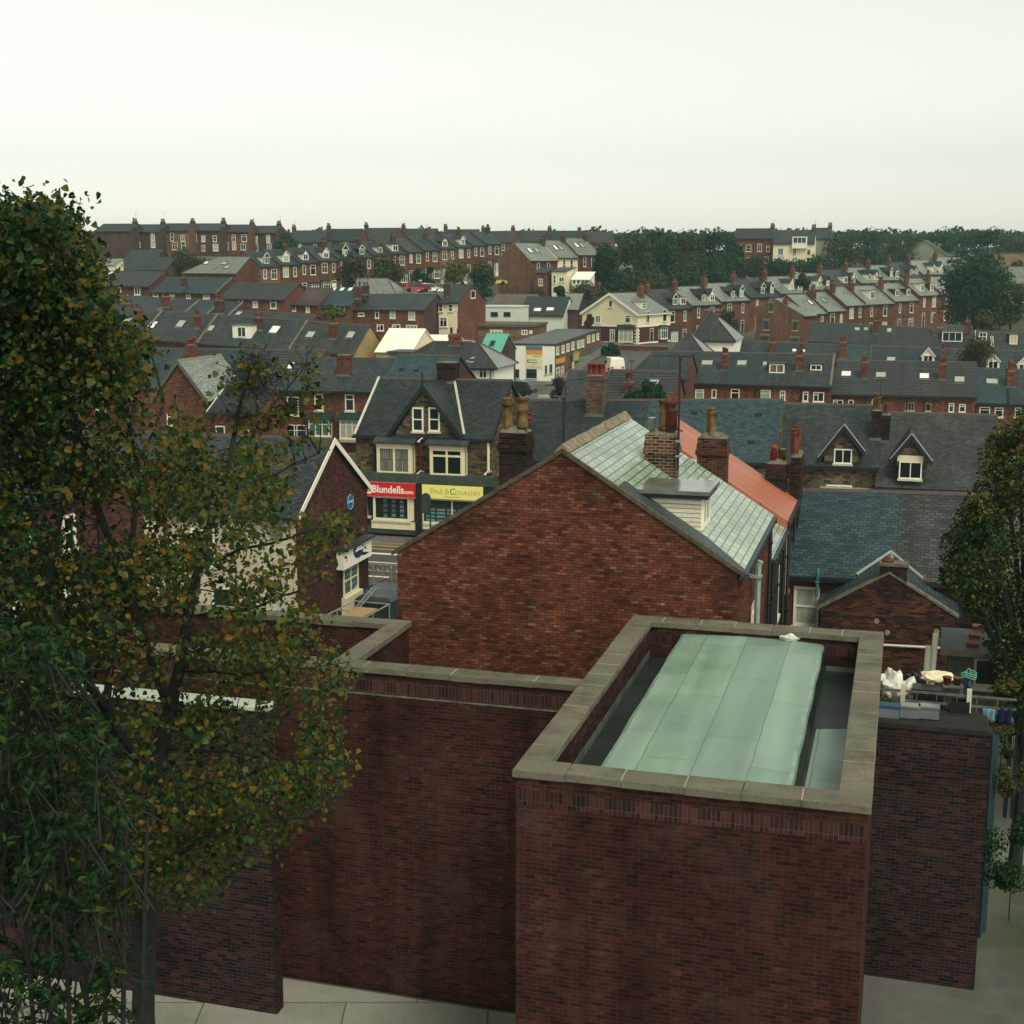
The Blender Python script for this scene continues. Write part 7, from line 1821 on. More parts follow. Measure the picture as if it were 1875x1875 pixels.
bk = [((172, 437 - 14, 238, 478), 'blank brown brick house at the top left beside the tree', B_BROWN, 0), ((238, 424, 290, 462), 'brown brick back with two small windows at the top left', B_BROWN, 2), ((290, 422, 345, 466), 'brick back with white french windows at the top left', B_ORANGE, 3), ((345, 422, 402, 468), 'brick back with a dark lean-to at the top left', B_BROWN, 3), ((402, 424, 455, 466), 'brick back with a cream bay at the foot, top left', B_FAR, 3), ((455, 426, 505, 468), 'brick back half behind the gabled dormers, top left', B_BROWN, 2)]
for i, (px, lb, wl, nw) in enumerate(bk): back_house(px, 268 + i * 3, lb, wl, [S_DARK, S_GREY][i % 2], nw, 700 + i, rise=1.4)
o, w, h = box_house('outbuilding', 'cream outbuilding with a pale slate lean-to at the upper left', (176, 486, 208, 498), 225, 3, CREAM, S_PALE, lean=1.0)
for eL, eR, Y, rg, hd, lb in (((213, 494), (272, 493), 236, (240, 459), 5., 'grey slate backland building with a dark hatch at the upper left'), ((268, 494), (302, 494), 232, (285, 472), 4., 'lower grey slate wing joined to the backland building')):
    rw = Row(eL, eR, Y, TH, rg, hd, 4.); H_ = rw.housel(0, rw.L, 'outbuilding', lb, 'building', 'grey backland buildings at the upper left', wall=B_BROWN, roof=S_GREY)
rw = Row((335, 499), (432, 500), 226, TH, (390, 470), 5., 3.4); H_ = rw.housel(0, rw.L, 'outbuilding', 'pale hipped backland roof with two rooflights left of the gabled dormers', 'building', 'grey backland buildings at the upper left', wall=B_FAR, roof=S_FARSHEEN, hipL=4.)
H_.sky((374, 480, 381, 484), GLASS_BRIGHT); H_.sky((405, 481, 415, 485)); H_.sky((411, 488, 420, 492))
rw = Row((425, 494), (472, 494), 232, TH, (450, 462), 5., 3.6); H_ = rw.housel(0, rw.L, 'terraced_house', 'grey roof with a white rooflight left of the first dormered house', 'house', 'grey backland buildings at the upper left', wall=B_FAR, roof=S_GREY); H_.sky((445, 475, 454, 481), GLASS_BRIGHT); H_.chim((426, 464, 432, 482), 1, B_FAR)
H_.winl(H_.w * .6, 1., 1.2, 1.8, 'case2')
# top right houses
H_ = back_house((1344, 436, 1416, 490), 292, 'plain brick house with three sash windows among the dark trees', B_FAR, S_GREY, 4, 801, th=R(14), rise=2.0, G='houses among the trees at the top')
C3 = back_house((1416, 445, 1492, 494), 284, 'cream house with a white oriel window among the trees at the top', CREAM, S_GREY, 3, 802, th=R(14), rise=2.6, G='houses among the trees at the top')
m = MB(); p0, p1 = C3.wallpt(1450, 455, -.7), C3.wallpt(1478, 437, -.7); m.box(p0.x, p1.x, -.7, -.002, p0.z, p1.z + .4); by = m.build('oriel_window', WHITE_P, C3.root)
link('window', window_mesh(p1.x - p0.x - .3, 1.3, 'case3', None, GLASS, False, None, .12), by, Matrix.Translation((p0.x + .15, -.704, p0.z + 1.0)))
back_house((1492, 436, 1522, 486), 300, 'grey rendered gable end right of the cream oriel house', GREYWALL, S_GREY, 0, 803, th=R(14), G='houses among the trees at the top')
H_ = small('gabled_house', 'wide grey gabled building above the long dormered terrace', (1745, 472), (1790, 470), 320, 4.0, 6.5, 5., th=R(30 - 90), group=None, wall=GREYWALL, roof=S_FARSHEEN, barge=(LINTEL, 1, .3))
o, w, h = box_house('commercial_building', 'plain brown brick block at the top right edge', (1818, 463, 1890, 500), 300, 9, B_TAN, FELT_GREY)
H_ = back_house((1842, 527, 1905, 565), 215, 'brick house with a pale hipped roof at the right edge behind the round tree', B_FAR, S_FARSHEEN, 3, 804, th=R(14), rise=3.2, hd=4.5, G='houses among the trees at the top')
# skyline houses
rs = random.Random(21)
sky_spots = [(560, 425), (620, 422), (690, 420), (760, 421), (840, 422), (905, 425), (960, 424), (1030, 424), (1085, 426)]
for i, (x, y) in enumerate(sky_spots):
    H_ = small('terraced_house', ORD[i].capitalize() + ' roof from the left along the skyline above the tall bayed houses', (x - 32, y + 18), (x + 32, y + 18), 318 + i * 4, 2.6, 4.2, 5.4, th=R(rs.uniform(4, 22)), group='houses on the skyline', cat='house', wall=B_FAR if i % 3 else B_BROWN, roof=[S_GREY, S_DARK, S_BROWN][i % 3])
    H_.chiml(.4, 3.6, .9, .6, H_.he + H_.rise + .8, 3, B_BROWN); H_.autofront('flat', seed=900 + i)
# ---------------------------------------------------------------- vegetation
def tree_px(name, label, xc, yb, yt, wpx, Y, mat, n=1500, leaf=.42, blobs=10, group=None, cat='tree', trunk=True, low=.12, seed=None):
    b = P(xc, yb, Y); h = P(xc, yt, Y).z - b.z; r = wpx / 2 * Y * 1.02 / FPX
    CTRL.append((b.x, b.y, b.z))
    return leaf_blob_tree(name, label, cat, b, h, r, h * (1 - low), mat, n, leaf, group, trunk, seed if seed is not None else int(xc * 7 + yb), blobs)
GT = 'dark trees in the middle of the slope'
for i, (xc, yb, yt, w, Y, mt, lb) in enumerate([
    (1113, 550, 440, 62, 238, LEAF_FAR, 'tall dark green tree at the left end of the dark wood, by the white house'),
    (1165, 548, 428, 76, 250, LEAF_FAR2, 'tall olive tree second from the left in the dark wood'),
    (1207, 546, 422, 74, 254, LEAF_FAR, 'dark tree in the left middle of the dark wood'),
    (1252, 542, 424, 80, 258, LEAF_FAR2, 'broad olive tree in the middle of the dark wood'),
    (1300, 534, 422, 72, 262, LEAF_FAR, 'dark tree right of the middle of the dark wood'),
    (1338, 524, 430, 56, 266, LEAF_FAR, 'dark tree at the right end of the dark wood beside the sash windowed house')]):
    tree_px('broadleaf_tree', lb, xc, yb, yt, w, Y, mt, 6500, .58, 22, GT, low=.0)
for xc, yb, yt, w, Y, mt, lb, nm in [
    (1190, 552, 500, 90, 234, LEAF_FAR2, 'rounded olive bush mass at the foot of the dark wood', 'bush'),
    (1255, 532, 498, 80, 240, LEAF_FAR, 'dark bush at the foot of the wood above the dormer roofs', 'bush'),
    (1320, 522, 495, 70, 246, LEAF_FAR, 'dark green bush below the right end of the dark wood', 'bush'),
    (1068, 562, 522, 56, 226, LEAF_FAR3, 'brownish bush between the conservatory and the cream gable', 'bush'),
    (1105, 566, 535, 50, 216, LEAF_FAR2, 'olive bush behind the left barge board of the cream house', 'bush'),
    (1023, 545, 527, 22, 219, LEAF_FAR, 'small green bush below the cream offshoot', 'bush'), (990, 549, 533, 26, 218, LEAF_FAR2, 'small green bush below the blank gable', 'bush'),
    (1380, 508, 474, 62, 272, LEAF_FAR2, 'olive tree in front of the plain sash windowed house', 'broadleaf_tree'), (1432, 508, 480, 60, 272, LEAF_FAR, 'dark hedge tree below the cream oriel house', 'broadleaf_tree'), (1490, 512, 474, 60, 268, LEAF_FAR, 'dark tree right of the cream oriel house', 'broadleaf_tree'),
    (1471, 536, 495, 30, 226, LEAF_FAR3, 'small brown tree standing among the dormered terrace', 'broadleaf_tree'),
    (1545, 506, 438, 84, 296, LEAF_FAR2, 'large olive tree at the top right of the grey rendered gable', 'broadleaf_tree'), (1600, 498, 430, 88, 306, LEAF_FAR, 'large dark tree behind the upper dormered terrace', 'broadleaf_tree'), (1652, 490, 430, 78, 314, LEAF_FAR2, 'olive tree left of the wide grey gable', 'broadleaf_tree'),
    (1715, 480, 426, 70, 326, LEAF_FAR, 'dark tree behind the wide grey gable', 'broadleaf_tree'), (1765, 500, 424, 62, 312, LEAF_FAR, 'very dark tree right of the wide grey gable', 'broadleaf_tree'), (1806, 500, 420, 60, 310, LEAF_FAR, 'dark tree left of the brown brick block', 'broadleaf_tree'), (1855, 470, 436, 70, 318, LEAF_FAR2, 'olive tree over the brown brick block at the right edge', 'broadleaf_tree'),
    (1850, 596, 520, 76, 198, LEAF_FAR2, 'olive tree right of the great round tree', 'broadleaf_tree'),
    (1868, 520, 480, 50, 250, LEAF_FAR, 'dark tree at the right edge above the hipped brick house', 'broadleaf_tree'),
    (650, 530, 470, 62, 214, LEAF_FAR3, 'left of the two brown thinning trees before the bayed row', 'broadleaf_tree'), (702, 530, 470, 64, 214, LEAF_FAR3, 'right of the two brown thinning trees before the bayed row', 'broadleaf_tree'),
    (766, 524, 494, 20, 216, LEAF_FAR, 'slim dark conifer left of its twin before the bayed row', 'conifer'), (785, 524, 490, 24, 216, LEAF_FAR, 'broader dark conifer beside the slim one before the bayed row', 'conifer'),
    (832, 518, 480, 48, 218, LEAF_YEL, 'pale yellow green tree before the bayed row', 'broadleaf_tree'), (885, 524, 484, 48, 220, LEAF_FAR2, 'dark olive tree left of the blank orange gable', 'broadleaf_tree'),
    (880, 545, 520, 40, 208, LEAF_FAR, 'green hedge bush behind the round windowed gable', 'bush'),
    (340, 506, 466, 70, 236, LEAF_FAR2, 'garden tree above the pale hipped backland roof', 'broadleaf_tree'), (310, 500, 478, 40, 240, LEAF_FAR, 'dark garden bush left of the backland garden tree', 'bush'),
    (525, 470, 432, 52, 270, LEAF_FAR, 'dark tree behind the first dormered roofs', 'broadleaf_tree'),
    (1117, 657, 626, 36, 186, LEAF_FAR, 'round clipped dark green bush at the corner of the side street', 'bush'),
    (1081, 602, 577, 22, 194, LEAF_FAR3, 'small rusty leaved tree against the cream gabled house', 'broadleaf_tree'),
    (1175, 742, 700, 76, 96, LEAF_FAR, 'dark green bush behind the slate row, under the ribbed outbuilding', 'bush'),
    (610, 582, 566, 44, 176, LEAF_YEL, 'yellow green bush below the teal roofed brick house', 'bush'),
    (1780, 684, 618, 62, 138, LEAF_FAR3, 'brown leaved tree between the cream dormers and the tile row', 'broadleaf_tree'),
    (1335, 612, 566, 38, 196, LEAF_FAR2, 'ivy clad tree before the dormered terrace', 'broadleaf_tree'),
    (1815, 604, 580, 60, 192, LEAF_FAR2, 'ragged olive bush under the great round tree', 'bush')]:
    tree_px(nm, lb, xc, yb, yt, w, Y, mt, 1500 if w < 45 else 3400, .48 if Y > 150 else .25, 8 if w < 45 else 14, 'trees and bushes across the valley', 'bush' if nm == 'bush' else 'tree', low=.05)
tree_px('broadleaf_tree', 'great round dark green tree at the end of the slate terrace on the right', 1785, 596, 484, 132, 203, LEAF_FAR, 13000, .52, 34, 'trees and bushes across the valley', low=.02)
tree_px('bare_tree', 'bare twigged greyish tree behind the left leafy tree', 470, 740, 652, 116, 88, TWIGGY, 5200, .16, 22, low=.1)
tree_px('bare_shrub', 'dark purple grey bare shrub at the foot of the white fronted block', 1020, 730, 692, 50, 128, TWIGGY, 1800, .22, 9, cat='shrub', low=.02)

# distant wood closing the ridge: nobody could count it
m = MB(); rw_ = random.Random(5)
for i in range(26000):
    X = rw_.uniform(-190, 190); Y = 420 + rw_.uniform(-8, 30)
    top = 3.2 + 2.6 * noise.noise(Vector((X * .06, Y * .06, 1))) + 1.6 * noise.noise(Vector((X * .21, 3, Y * .2)))
    p = Vector((X, Y, 21.3 + rw_.random() ** .6 * max(.5, top)))
    n_ = Vector((rw_.gauss(0, 1), rw_.gauss(0, 1) - .6, rw_.gauss(0, 1) + .4)).normalized(); a = n_.orthogonal().normalized(); b = n_.cross(a); L = rw_.uniform(.8, 1.5)
    m.add([p - a * L * .6, p - b * L * .4, p + a * L * .6, p + b * L * .4], [(0, 1, 2, 3)])
o = m.build('far_wood', LEAF_FAR); tag(o, 'distant dark wood along the ridge line', 'wood', kind='stuff')

# ---- leaves shaped like poplar leaves
def leaf_face(m, p, axis, nrm, L, W, mi=0, fold=.18):
    t2 = nrm.cross(axis).normalized()
    q = lambda s_, w_, h_: p + axis * (L * s_) + t2 * (W * w_) + nrm * (L * h_)
    m.add([q(0, 0, 0), q(.22, .5, fold * .5), q(.62, .36, fold * .4), q(1, 0, -.06), q(.62, -.36, fold * .4), q(.22, -.5, fold * .5)], [(0, 1, 2, 3), (0, 3, 4, 5)], mi)

rt = random.Random(11)
GZ = .6
tb = Pz(262, 2250, GZ)
LT = thing('poplar_tree', 'tall poplar in yellowing autumn leaf filling the left of the view', 'tree', (0, 0, 0))
LTO = Vector(P(255, 1900, 13.6)); LTO.z = GZ
LT.location = LTO
def T(x, y, Y): return P(x, y, Y) - LTO
m = MB()
branches = []
def br(pts, r0, r1, n=6):
    q = [T(*p) for p in pts]
    # smooth a little by midpoint insertion with jitter
    out = [q[0]]
    for i in range(len(q) - 1):
        mid = q[i].lerp(q[i + 1], .5) + Vector((rt.uniform(-.03, .03), rt.uniform(-.05, .05), rt.uniform(-.03, .03)))
        out += [mid, q[i + 1]]
    rs_ = [r0 + (r1 - r0) * i / (len(out) - 1) for i in range(len(out))]
    m.tube(out, rs_, n); branches.append((out, rs_))
q0 = T(262, 1850, 13.6)
gp = Vector((q0.x * .9, q0.y, -.5))
m.tube([gp, Vector((q0.x * .95, q0.y, q0.z * .5)), q0], [.19, .16, .125], 9)
br([(262, 1850, 13.6), (270, 1600, 13.6), (285, 1437, 13.5), (312, 1300, 13.5)], .125, .075, 8)
br([(312, 1300, 13.5), (345, 1130, 13.6), (368, 1030, 13.7), (396, 930, 13.9), (425, 820, 14.1), (452, 700, 14.3), (470, 645, 14.4)], .065, .008)
br([(312, 1300, 13.5), (262, 1170, 13.2), (215, 1030, 13), (160, 880, 12.8), (110, 700, 12.6), (80, 520, 12.5), (72, 420, 12.5)], .06, .01)
br([(285, 1437, 13.5), (215, 1340, 13.0), (196, 1280, 13), (208, 1180, 13), (240, 1010, 13.4), (250, 850, 13.8), (230, 690, 14), (200, 540, 14.2), (165, 430, 14.4)], .055, .008)
br([(90, 1100, 12.4), (98, 1010, 12.4), (116, 920, 12.4), (140, 800, 12.4), (190, 640, 12.5)], .045, .012)
br([(215, 1340, 13), (140, 1220, 12.2), (92, 1110, 12.4)], .05, .045)
br([(208, 1270, 13), (300, 1212, 13.4), (345, 1195, 13.5)], .022, .008)
br([(120, 1112, 12.4), (190, 1060, 12.8), (262, 1012, 13), (310, 925, 13.5), (350, 800, 13.8)], .022, .007)
br([(368, 1030, 13.7), (440, 1005, 13.5), (530, 985, 13.2), (620, 965, 13)], .022, .006)
br([(396, 930, 13.9), (470, 880, 14.2), (540, 848, 14.3), (585, 830, 14.4)], .02, .005)
br([(345, 1130, 13.6), (430, 1120, 13.2), (520, 1090, 13), (590, 1060, 13)], .02, .006)
br([(330, 1230, 13.5), (440, 1235, 13), (540, 1225, 12.8), (640, 1212, 12.6)], .02, .005)
br([(300, 1370, 13.5), (420, 1375, 12.8), (540, 1390, 12.4), (640, 1398, 12.2)], .02, .006)
br([(312, 1300, 13.5), (430, 1300, 13), (560, 1320, 12.6)], .02, .006)
br([(425, 820, 14.1), (500, 740, 14.4), (545, 690, 14.5), (560, 665, 14.5)], .014, .005)
br([(110, 700, 12.6), (40, 600, 12.3), (-20, 480, 12.2)], .03, .01); br([(160, 880, 12.8), (60, 820, 12.4), (-30, 760, 12.2)], .03, .01)
br([(250, 850, 13.8), (300, 740, 14.2), (275, 640, 14.3), (262, 590, 14.4)], .018, .005)
br([(270, 1600, 13.6), (400, 1520, 12.8), (520, 1500, 12.4), (600, 1490, 12.2)], .03, .007); br([(265, 1700, 13.6), (140, 1600, 12.8), (20, 1520, 12.2)], .035, .01)
# boundary of the crown in the picture, right side
edge = [(300, 120), (437, 165), (480, 185), (540, 200), (580, 190), (605, 270), (640, 285), (655, 300), (700, 320), (720, 380), (780, 400), (830, 560), (880, 560), (930, 545), (960, 650), (1000, 630), (1040, 600), (1080, 575), (1100, 560), (1150, 600), (1200, 655), (1240, 650), (1290, 600), (1330, 635), (1360, 590), (1400, 655), (1437, 610), (1500, 560), (1600, 420), (1700, 300)]
def xmax(y):
    for (ya, xa), (yb, xb) in zip(edge, edge[1:]):
        if ya <= y <= yb: return xa + (xb - xa) * (y - ya) / (yb - ya)
    return 300
def dens(x, y):
    d = 1.0
    if y < 610: d *= 1.0
    if 640 < y < 790 and x > 255: d *= .12
    if 790 < y < 830 and x > 300: d *= .7
    if 900 < y < 1015 and 40 < x < 270: d *= .32
    if 930 < y < 1110 and 440 < x < 545: d *= .60
    elif 930 < y < 1110 and 230 < x < 440: d *= 1.0
    if 1232 < y < 1296 and 130 < x < 490: d *= .45
    if 1150 < y < 1250 and 220 < x < 340: d *= .6
    if y > 1437: d *= .9
    return d
flat = [(p, r) for out, rs_ in branches for p, r in zip(out, rs_)]
def near_branch(p):
    return min(flat, key=lambda b: (b[0] - p).length_squared + (0 if b[0].z < p.z + .1 else .4))
lm = MB()
def cluster(x, y, Y, nl, spread, twig=True):
    c = T(x, y, Y)
    if twig:
        b, r = near_branch(c)
        if (b - c).length < .62:
            mid = b.lerp(c, .5) + Vector((0, 0, -.04))
            m.tube([b, mid, c + (c - b).normalized() * .12], [.007, .005, .002], 4)
    for _ in range(nl):
        p = c + Vector((rt.gauss(0, spread), rt.gauss(0, spread), rt.gauss(0, spread * .9)))
        ax = Vector((rt.gauss(0, .8), rt.gauss(0, .8), rt.gauss(-.55, .55))).normalized()
        nr = Vector((rt.gauss(0, 1), rt.gauss(-.35, .8), rt.gauss(.45, .8)))
        nr = (nr - ax * nr.dot(ax)).normalized()
        L = .034 + .050 * rt.random() ** 1.3; 
        leafy = rt.random() < min(.92, max(.30, (x + 90) / 430)) * (1 if y < 1250 else .75)
        leaf_face(lm, p, ax, nr, L, L * rt.uniform(.85, 1.05), 0 if leafy else 1)
n_cl = 0
while n_cl < 3700:
    y = rt.uniform(375, 1660)
    xm = xmax(y); x = rt.uniform(-90, xm - 14)
    if rt.random() > dens(x, y): continue
    Y = rt.uniform(11.8, 15.5)
    nz = noise.noise(Vector((x * .012, y * .012, Y * .5)))
    if nz < (-.22 if x < 260 else -.04) and x > 120: continue
    cluster(x, y, Y, rt.randrange(14, 24), .105); n_cl += 1
# separate sprays standing clear of the crown
for (x0, y0, x1, y1, k) in ((430, 780, 475, 640, 16), (475, 700, 565, 655, 7), (560, 640, 585, 780, 12), (440, 760, 590, 720, 10), (505, 790, 590, 810, 8), (230, 640, 265, 590, 6), (640, 955, 600, 975, 6), (395, 780, 420, 660, 8), (460, 800, 530, 740, 10)):
    for i in range(k):
        f = (i + rt.random()) / k
        cluster(x0 + (x1 - x0) * f + rt.gauss(0, 9), y0 + (y1 - y0) * f + rt.gauss(0, 9), 14.2 + rt.uniform(-.3, .3), rt.randrange(6, 11), .07)
m.build('trunk', BARK, LT)
lm.build('crown', [LEAF_NEAR, LEAF_GREEN], LT)
print('leaves', len(lm.f) // 2)
# glossy long-leaved shrub in the lower left corner
LS = thing('laurel_shrub', 'dark long leaved shrub in the lower left corner in front of the poplar', 'shrub', (P(80, 1700, 10).x, P(80, 1700, 10).y, GZ))
LSO = Vector(LS.location)
lm2 = MB(); m2 = MB()
for i in range(560):
    y = rt.uniform(1150, 2080); xm = 110 + (y - 1150) * .40 if y < 1437 else 225
    x = rt.uniform(-80, max(30, xm)); c = P(x, y, rt.uniform(9.6, 11.2)) - LSO
    out = Vector((rt.gauss(0, .5), rt.gauss(-.4, .5), rt.gauss(.5, .4))).normalized()
    m2.tube([c - out * .4 + Vector((0, 0, -.25)), c], [.010, .004], 4)
    for k in range(11):
        ax = (out + Vector((rt.gauss(0, .8), rt.gauss(0, .8), rt.gauss(-.15, .5)))).normalized(); nr = Vector((rt.gauss(0, .5), rt.gauss(-.3, .5), rt.gauss(.9, .4))); nr = (nr - ax * nr.dot(ax)).normalized()
        leaf_face(lm2, c - out * rt.uniform(0, .3), ax, nr, rt.uniform(.06, .13), rt.uniform(.030, .055), 0, .1)
for a in range(7): 
    q = P(30 + a * 40, 1500, 10.3) - LSO; m2.tube([(rt.uniform(-.2, .2), rt.uniform(-.2, .2), -.5), (q.x * .5, q.y * .5, q.z * .5), q], [.05, .035, .015], 6)
m2.build('trunk', BARK, LS); lm2.build('crown', LEAF_GREEN, LS)

# right hand tree in front of the slate building
RT = thing('broadleaf_tree', 'bushy tree with yellow-lit top at the right edge before the slate roofs', 'tree', (0, 0, 0))
RTO = Vector(P(1880, 1250, 32.4)); RTO.z = .6; RT.location = RTO
m = MB(); lm = MB()
ball = [(1858, 800, 44), (1835, 838, 42), (1868, 855, 60), (1840, 895, 52), (1812, 925, 46), (1868, 935, 70), (1790, 965, 46), (1765, 1000, 42), (1815, 1000, 62), (1870, 1020, 75), (1752, 1045, 34), (1788, 1060, 52), (1840, 1080, 70), (1790, 1095, 30), (1815, 1110, 40), (1870, 1130, 70), (1866, 1190, 48), (1856, 1225, 55), (1890, 1275, 70), (1848, 1168, 40), (1800, 1040, 60), (1880, 1220, 60), (1850, 1255, 30), (1900, 900, 70), (1920, 1050, 90), (1930, 1180, 80), (1890, 800, 40), (1882, 775, 22), (1795, 930, 24)]
tops = []
for (x, y, r) in ball:
    Y = 32.4 + rt.uniform(-1.2, 1.2); c = P(x, y, Y) - RTO; rr = r * Y / FPX; tops.append((c, rr, y))
m.tube([(0, 0, -.6), (.1, 0, 3), (-.1, .1, 6)], [.2, .16, .1], 8)
for c, rr, y in tops: st = Vector((0, 0, max(1.5, c.z * .55))); m.tube([st, st.lerp(c, .6) + Vector((0, 0, .15)), c], [.05, .03, .01], 5)
for i in range(40000):
    c, rr, y = tops[rt.randrange(len(tops))]
    d = Vector((rt.gauss(0, 1), rt.gauss(0, 1), rt.gauss(0, 1))).normalized()
    p = c + d * rr * (rt.random() ** .42) * 1.1
    if noise.noise(p * 2.0) < -.12: continue
    ax = Vector((rt.gauss(0, 1), rt.gauss(0, 1), rt.gauss(-.4, .8))).normalized(); nr = d + Vector((rt.gauss(0, .8), rt.gauss(0, .8), rt.gauss(.5, .7))); nr = (nr - ax * nr.dot(ax)).normalized()
    L = rt.uniform(.07, .13); leaf_face(lm, p, ax, nr, L, L * .6, 0 if rt.random() < (.70 if y < 960 else .25) else 1, .12)  # more yellow leaves higher up: the lit upper crown is painted in
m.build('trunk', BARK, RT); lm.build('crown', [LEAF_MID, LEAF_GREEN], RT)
# small yard plants
def plant(name, label, px, py, Y, h, r, mat, n=260, leaf=.06, z=None):
    p = P(px, py, Y); 
    if z is not None: p.z = z
    return leaf_blob_tree(name, label, 'plant', p, h, r, h * .95, mat, n, leaf, 'plants in the yard', True, int(px), 6, trunk_r=.012)
q = yard(1628, 1296); plant('potted_plant', 'small bright green plant below the white sacks', 1628, 1290, q.y, .32, .22, LEAF_YEL, 300, .05, ZD - .06)
q = yard(1836, 1300); plant('garden_shrub', 'olive yellow shrub at the right end of the yard rail', 1836, 1296, q.y + 1, .6, .32, LEAF_MID, 700, .06, ZD - .06)
plant('garden_shrub', 'dark green shrub filling the corner behind the teal gate', 1862, 1345, 31, 1.6, .5, LEAF_GREEN, 1600, .07)
plant('climbing_plant', 'rusty leaved climber over the end of the yard wall', 1832, 1400, 30.2, 1.2, .30, LEAF_MID, 900, .06)
plant('garden_shrub', 'yellow green garden shrub in the bottom right corner', 1856, 1470, 29.5, 1.2, .45, LEAF_MID, 1500, .07)
plant('garden_shrub', 'broad dark shrub at the foot of the yard wall end', 1850, 1640, 28.5, 1.9, .75, LEAF_GREEN, 2600, .08)
plant('garden_shrub', 'dark green shrub below the teal pickets', 1850, 1400, 31.5, 1.1, .35, LEAF_GREEN, 900, .06)

# ---------------------------------------------------------------- vehicles across the valley
def put_car(label, px, py, Y, rz, body, van=False, group='cars across the valley', s=1.):
    p = P(px, py, Y); CTRL.append((p.x, p.y, p.z))
    return car('parked_van' if van else 'parked_car', label, (p.x, p.y, p.z), R(rz), body, 5.2 * s if van else 4.1, 2.0 * s + .25 if van else 1.72, 2.4 * s if van else 1.45, van, group, 'van' if van else 'car')
put_car('large white van parked in the side street', 1123, 682, 158, 100, CAR_WHITE, True, s=.74)
put_car('red car behind the white van in the side street', 1104, 703, 140, 70, CAR_RED)
put_car('dark car with a red tail light below the white fronted block', 941, 724, 132, 160, CAR_DARK)
put_car('red car parked on the far slope before the bayed houses', 764, 535, 206, 8, CAR_RED)
put_car('white car parked beside the red one on the far slope', 785, 536, 212, 20, CAR_WHITE)
put_car('white car below the pale yellow tree on the far slope', 831, 523, 219, 12, CAR_WHITE)
put_car('yellow car beside the blank orange gable', 905, 522, 224, 15, CAR_YEL)

# ---------------------------------------------------------------- ground, streets

V_ = lambda y: uv_of(Pz(700, y, 0.))[1]
vk = V_(997)      # kerb in front of the shops
v_near = uv_of(Pz(700, 1130, 0.))[1]
print('street v', vk, v_near, [round(V_(y), 1) for y in (1000, 1006, 1014, 1030, 1049, 1057, 1066)])
pts = [c for c in CTRL]
for x in range(-160, 200, 40):
    pts += [(x, 428, 21.5), (x, 395, 18.0), (x, 470, 20), (x, 560, 6), (x, 800, -20)]
    if abs(x) < 90: pts += [(x * .3, 24, .5), (x * .4, 33, .5), (x * .6, 55, 0.)]
    pts += [(x * .15, 4, .5)]
pts += [(-140, 120, 1), (150, 120, -2), (-170, 240, -2), (180, 240, 2), (-160, 330, 8), (170, 330, 12), (-60, 330, 11), (0, 340, 12.5), (60, 340, 12.5), (110, 350, 14)]
CP = np.array(pts)
def terr(xs, ys):
    xs, ys = np.asarray(xs, float), np.asarray(ys, float)
    out = np.zeros_like(xs); wsum = np.zeros_like(xs)
    for x, y, z in CP:
        w = 1. / ((xs - x) ** 2 + (ys - y) ** 2 + 30.) ** 1.6
        out += w * z; wsum += w
    z = out / wsum
    # main street and its pavements are level
    v_ = xs * VA.x + ys * VA.y
    f = np.clip((np.minimum(v_ - (v_near - 14), (vk + 7) - v_)) / 5., 0, 1)
    f = f * f * (3 - 2 * f)
    return z * (1 - f) + 0. * f - .02
ygrid = np.concatenate([np.arange(-6, 120, 3.), np.arange(120, 480, 5.), np.arange(480, 650, 25.)])
xgrid = np.concatenate([np.arange(-400, -170, 30.), np.arange(-170, 190, 4.), np.arange(190, 401, 30.)])
XX, YY = np.meshgrid(xgrid, ygrid); ZZ = terr(XX.ravel(), YY.ravel()).reshape(XX.shape)
nx, ny_ = len(xgrid), len(ygrid)
vs = np.stack([XX.ravel(), YY.ravel(), ZZ.ravel()], 1)
fs = [(j * nx + i, j * nx + i + 1, (j + 1) * nx + i + 1, (j + 1) * nx + i) for j in range(ny_ - 1) for i in range(nx - 1)]
me = bpy.data.meshes.new('ground'); me.from_pydata(vs.tolist(), [], fs)
mg, nt, b, N, L = newmat('ground_mix')
tc = N.new('ShaderNodeTexCoord')
n1 = nn(N, 'ShaderNodeTexNoise', Scale=.07, Detail=5.0, Roughness=.6); L.new(tc.outputs['Object'], n1.inputs['Vector'])
n2 = nn(N, 'ShaderNodeTexNoise', Scale=.9, Detail=6.0, Roughness=.7); L.new(tc.outputs['Object'], n2.inputs['Vector'])
ra = ramp(N, [(.3, (.075, .073, .064)), (.7, (.125, .12, .10))]); L.new(n2.outputs['Fac'], ra.inputs[0])
rg_ = ramp(N, [(.3, (.018, .035, .012)), (.7, (.045, .060, .022))]); L.new(n2.outputs['Fac'], rg_.inputs[0])
rf_ = ramp(N, [(.44, (0, 0, 0)), (.56, (1, 1, 1))]); L.new(n1.outputs['Fac'], rf_.inputs[0])
L.new(mixc(N, L, rf_.outputs[0], ra.outputs[0], rg_.outputs[0]), b.inputs['Base Color']); b.inputs['Roughness'].default_value = .85
me.materials.append(mg); o = link('ground', me); smooth(o); o['kind'] = 'structure'
def strip(name, v0, v1, z, mat, u0=-70, u1=70, n=1, z2=None):
    m = MB(); q = [from_uv(u0, v0, z), from_uv(u1, v0, z), from_uv(u1, v1, z), from_uv(u0, v1, z)]
    if z2 is None: m.poly(q)
    else: m.slab(q, z - z2)
    o = m.build(name, mat); o['kind'] = 'structure'; return o
strip('road', v_near - 3, vk, .0, ASPHALT)
strip('bus_lane', V_(1049), V_(1030), .004, ROADRED)
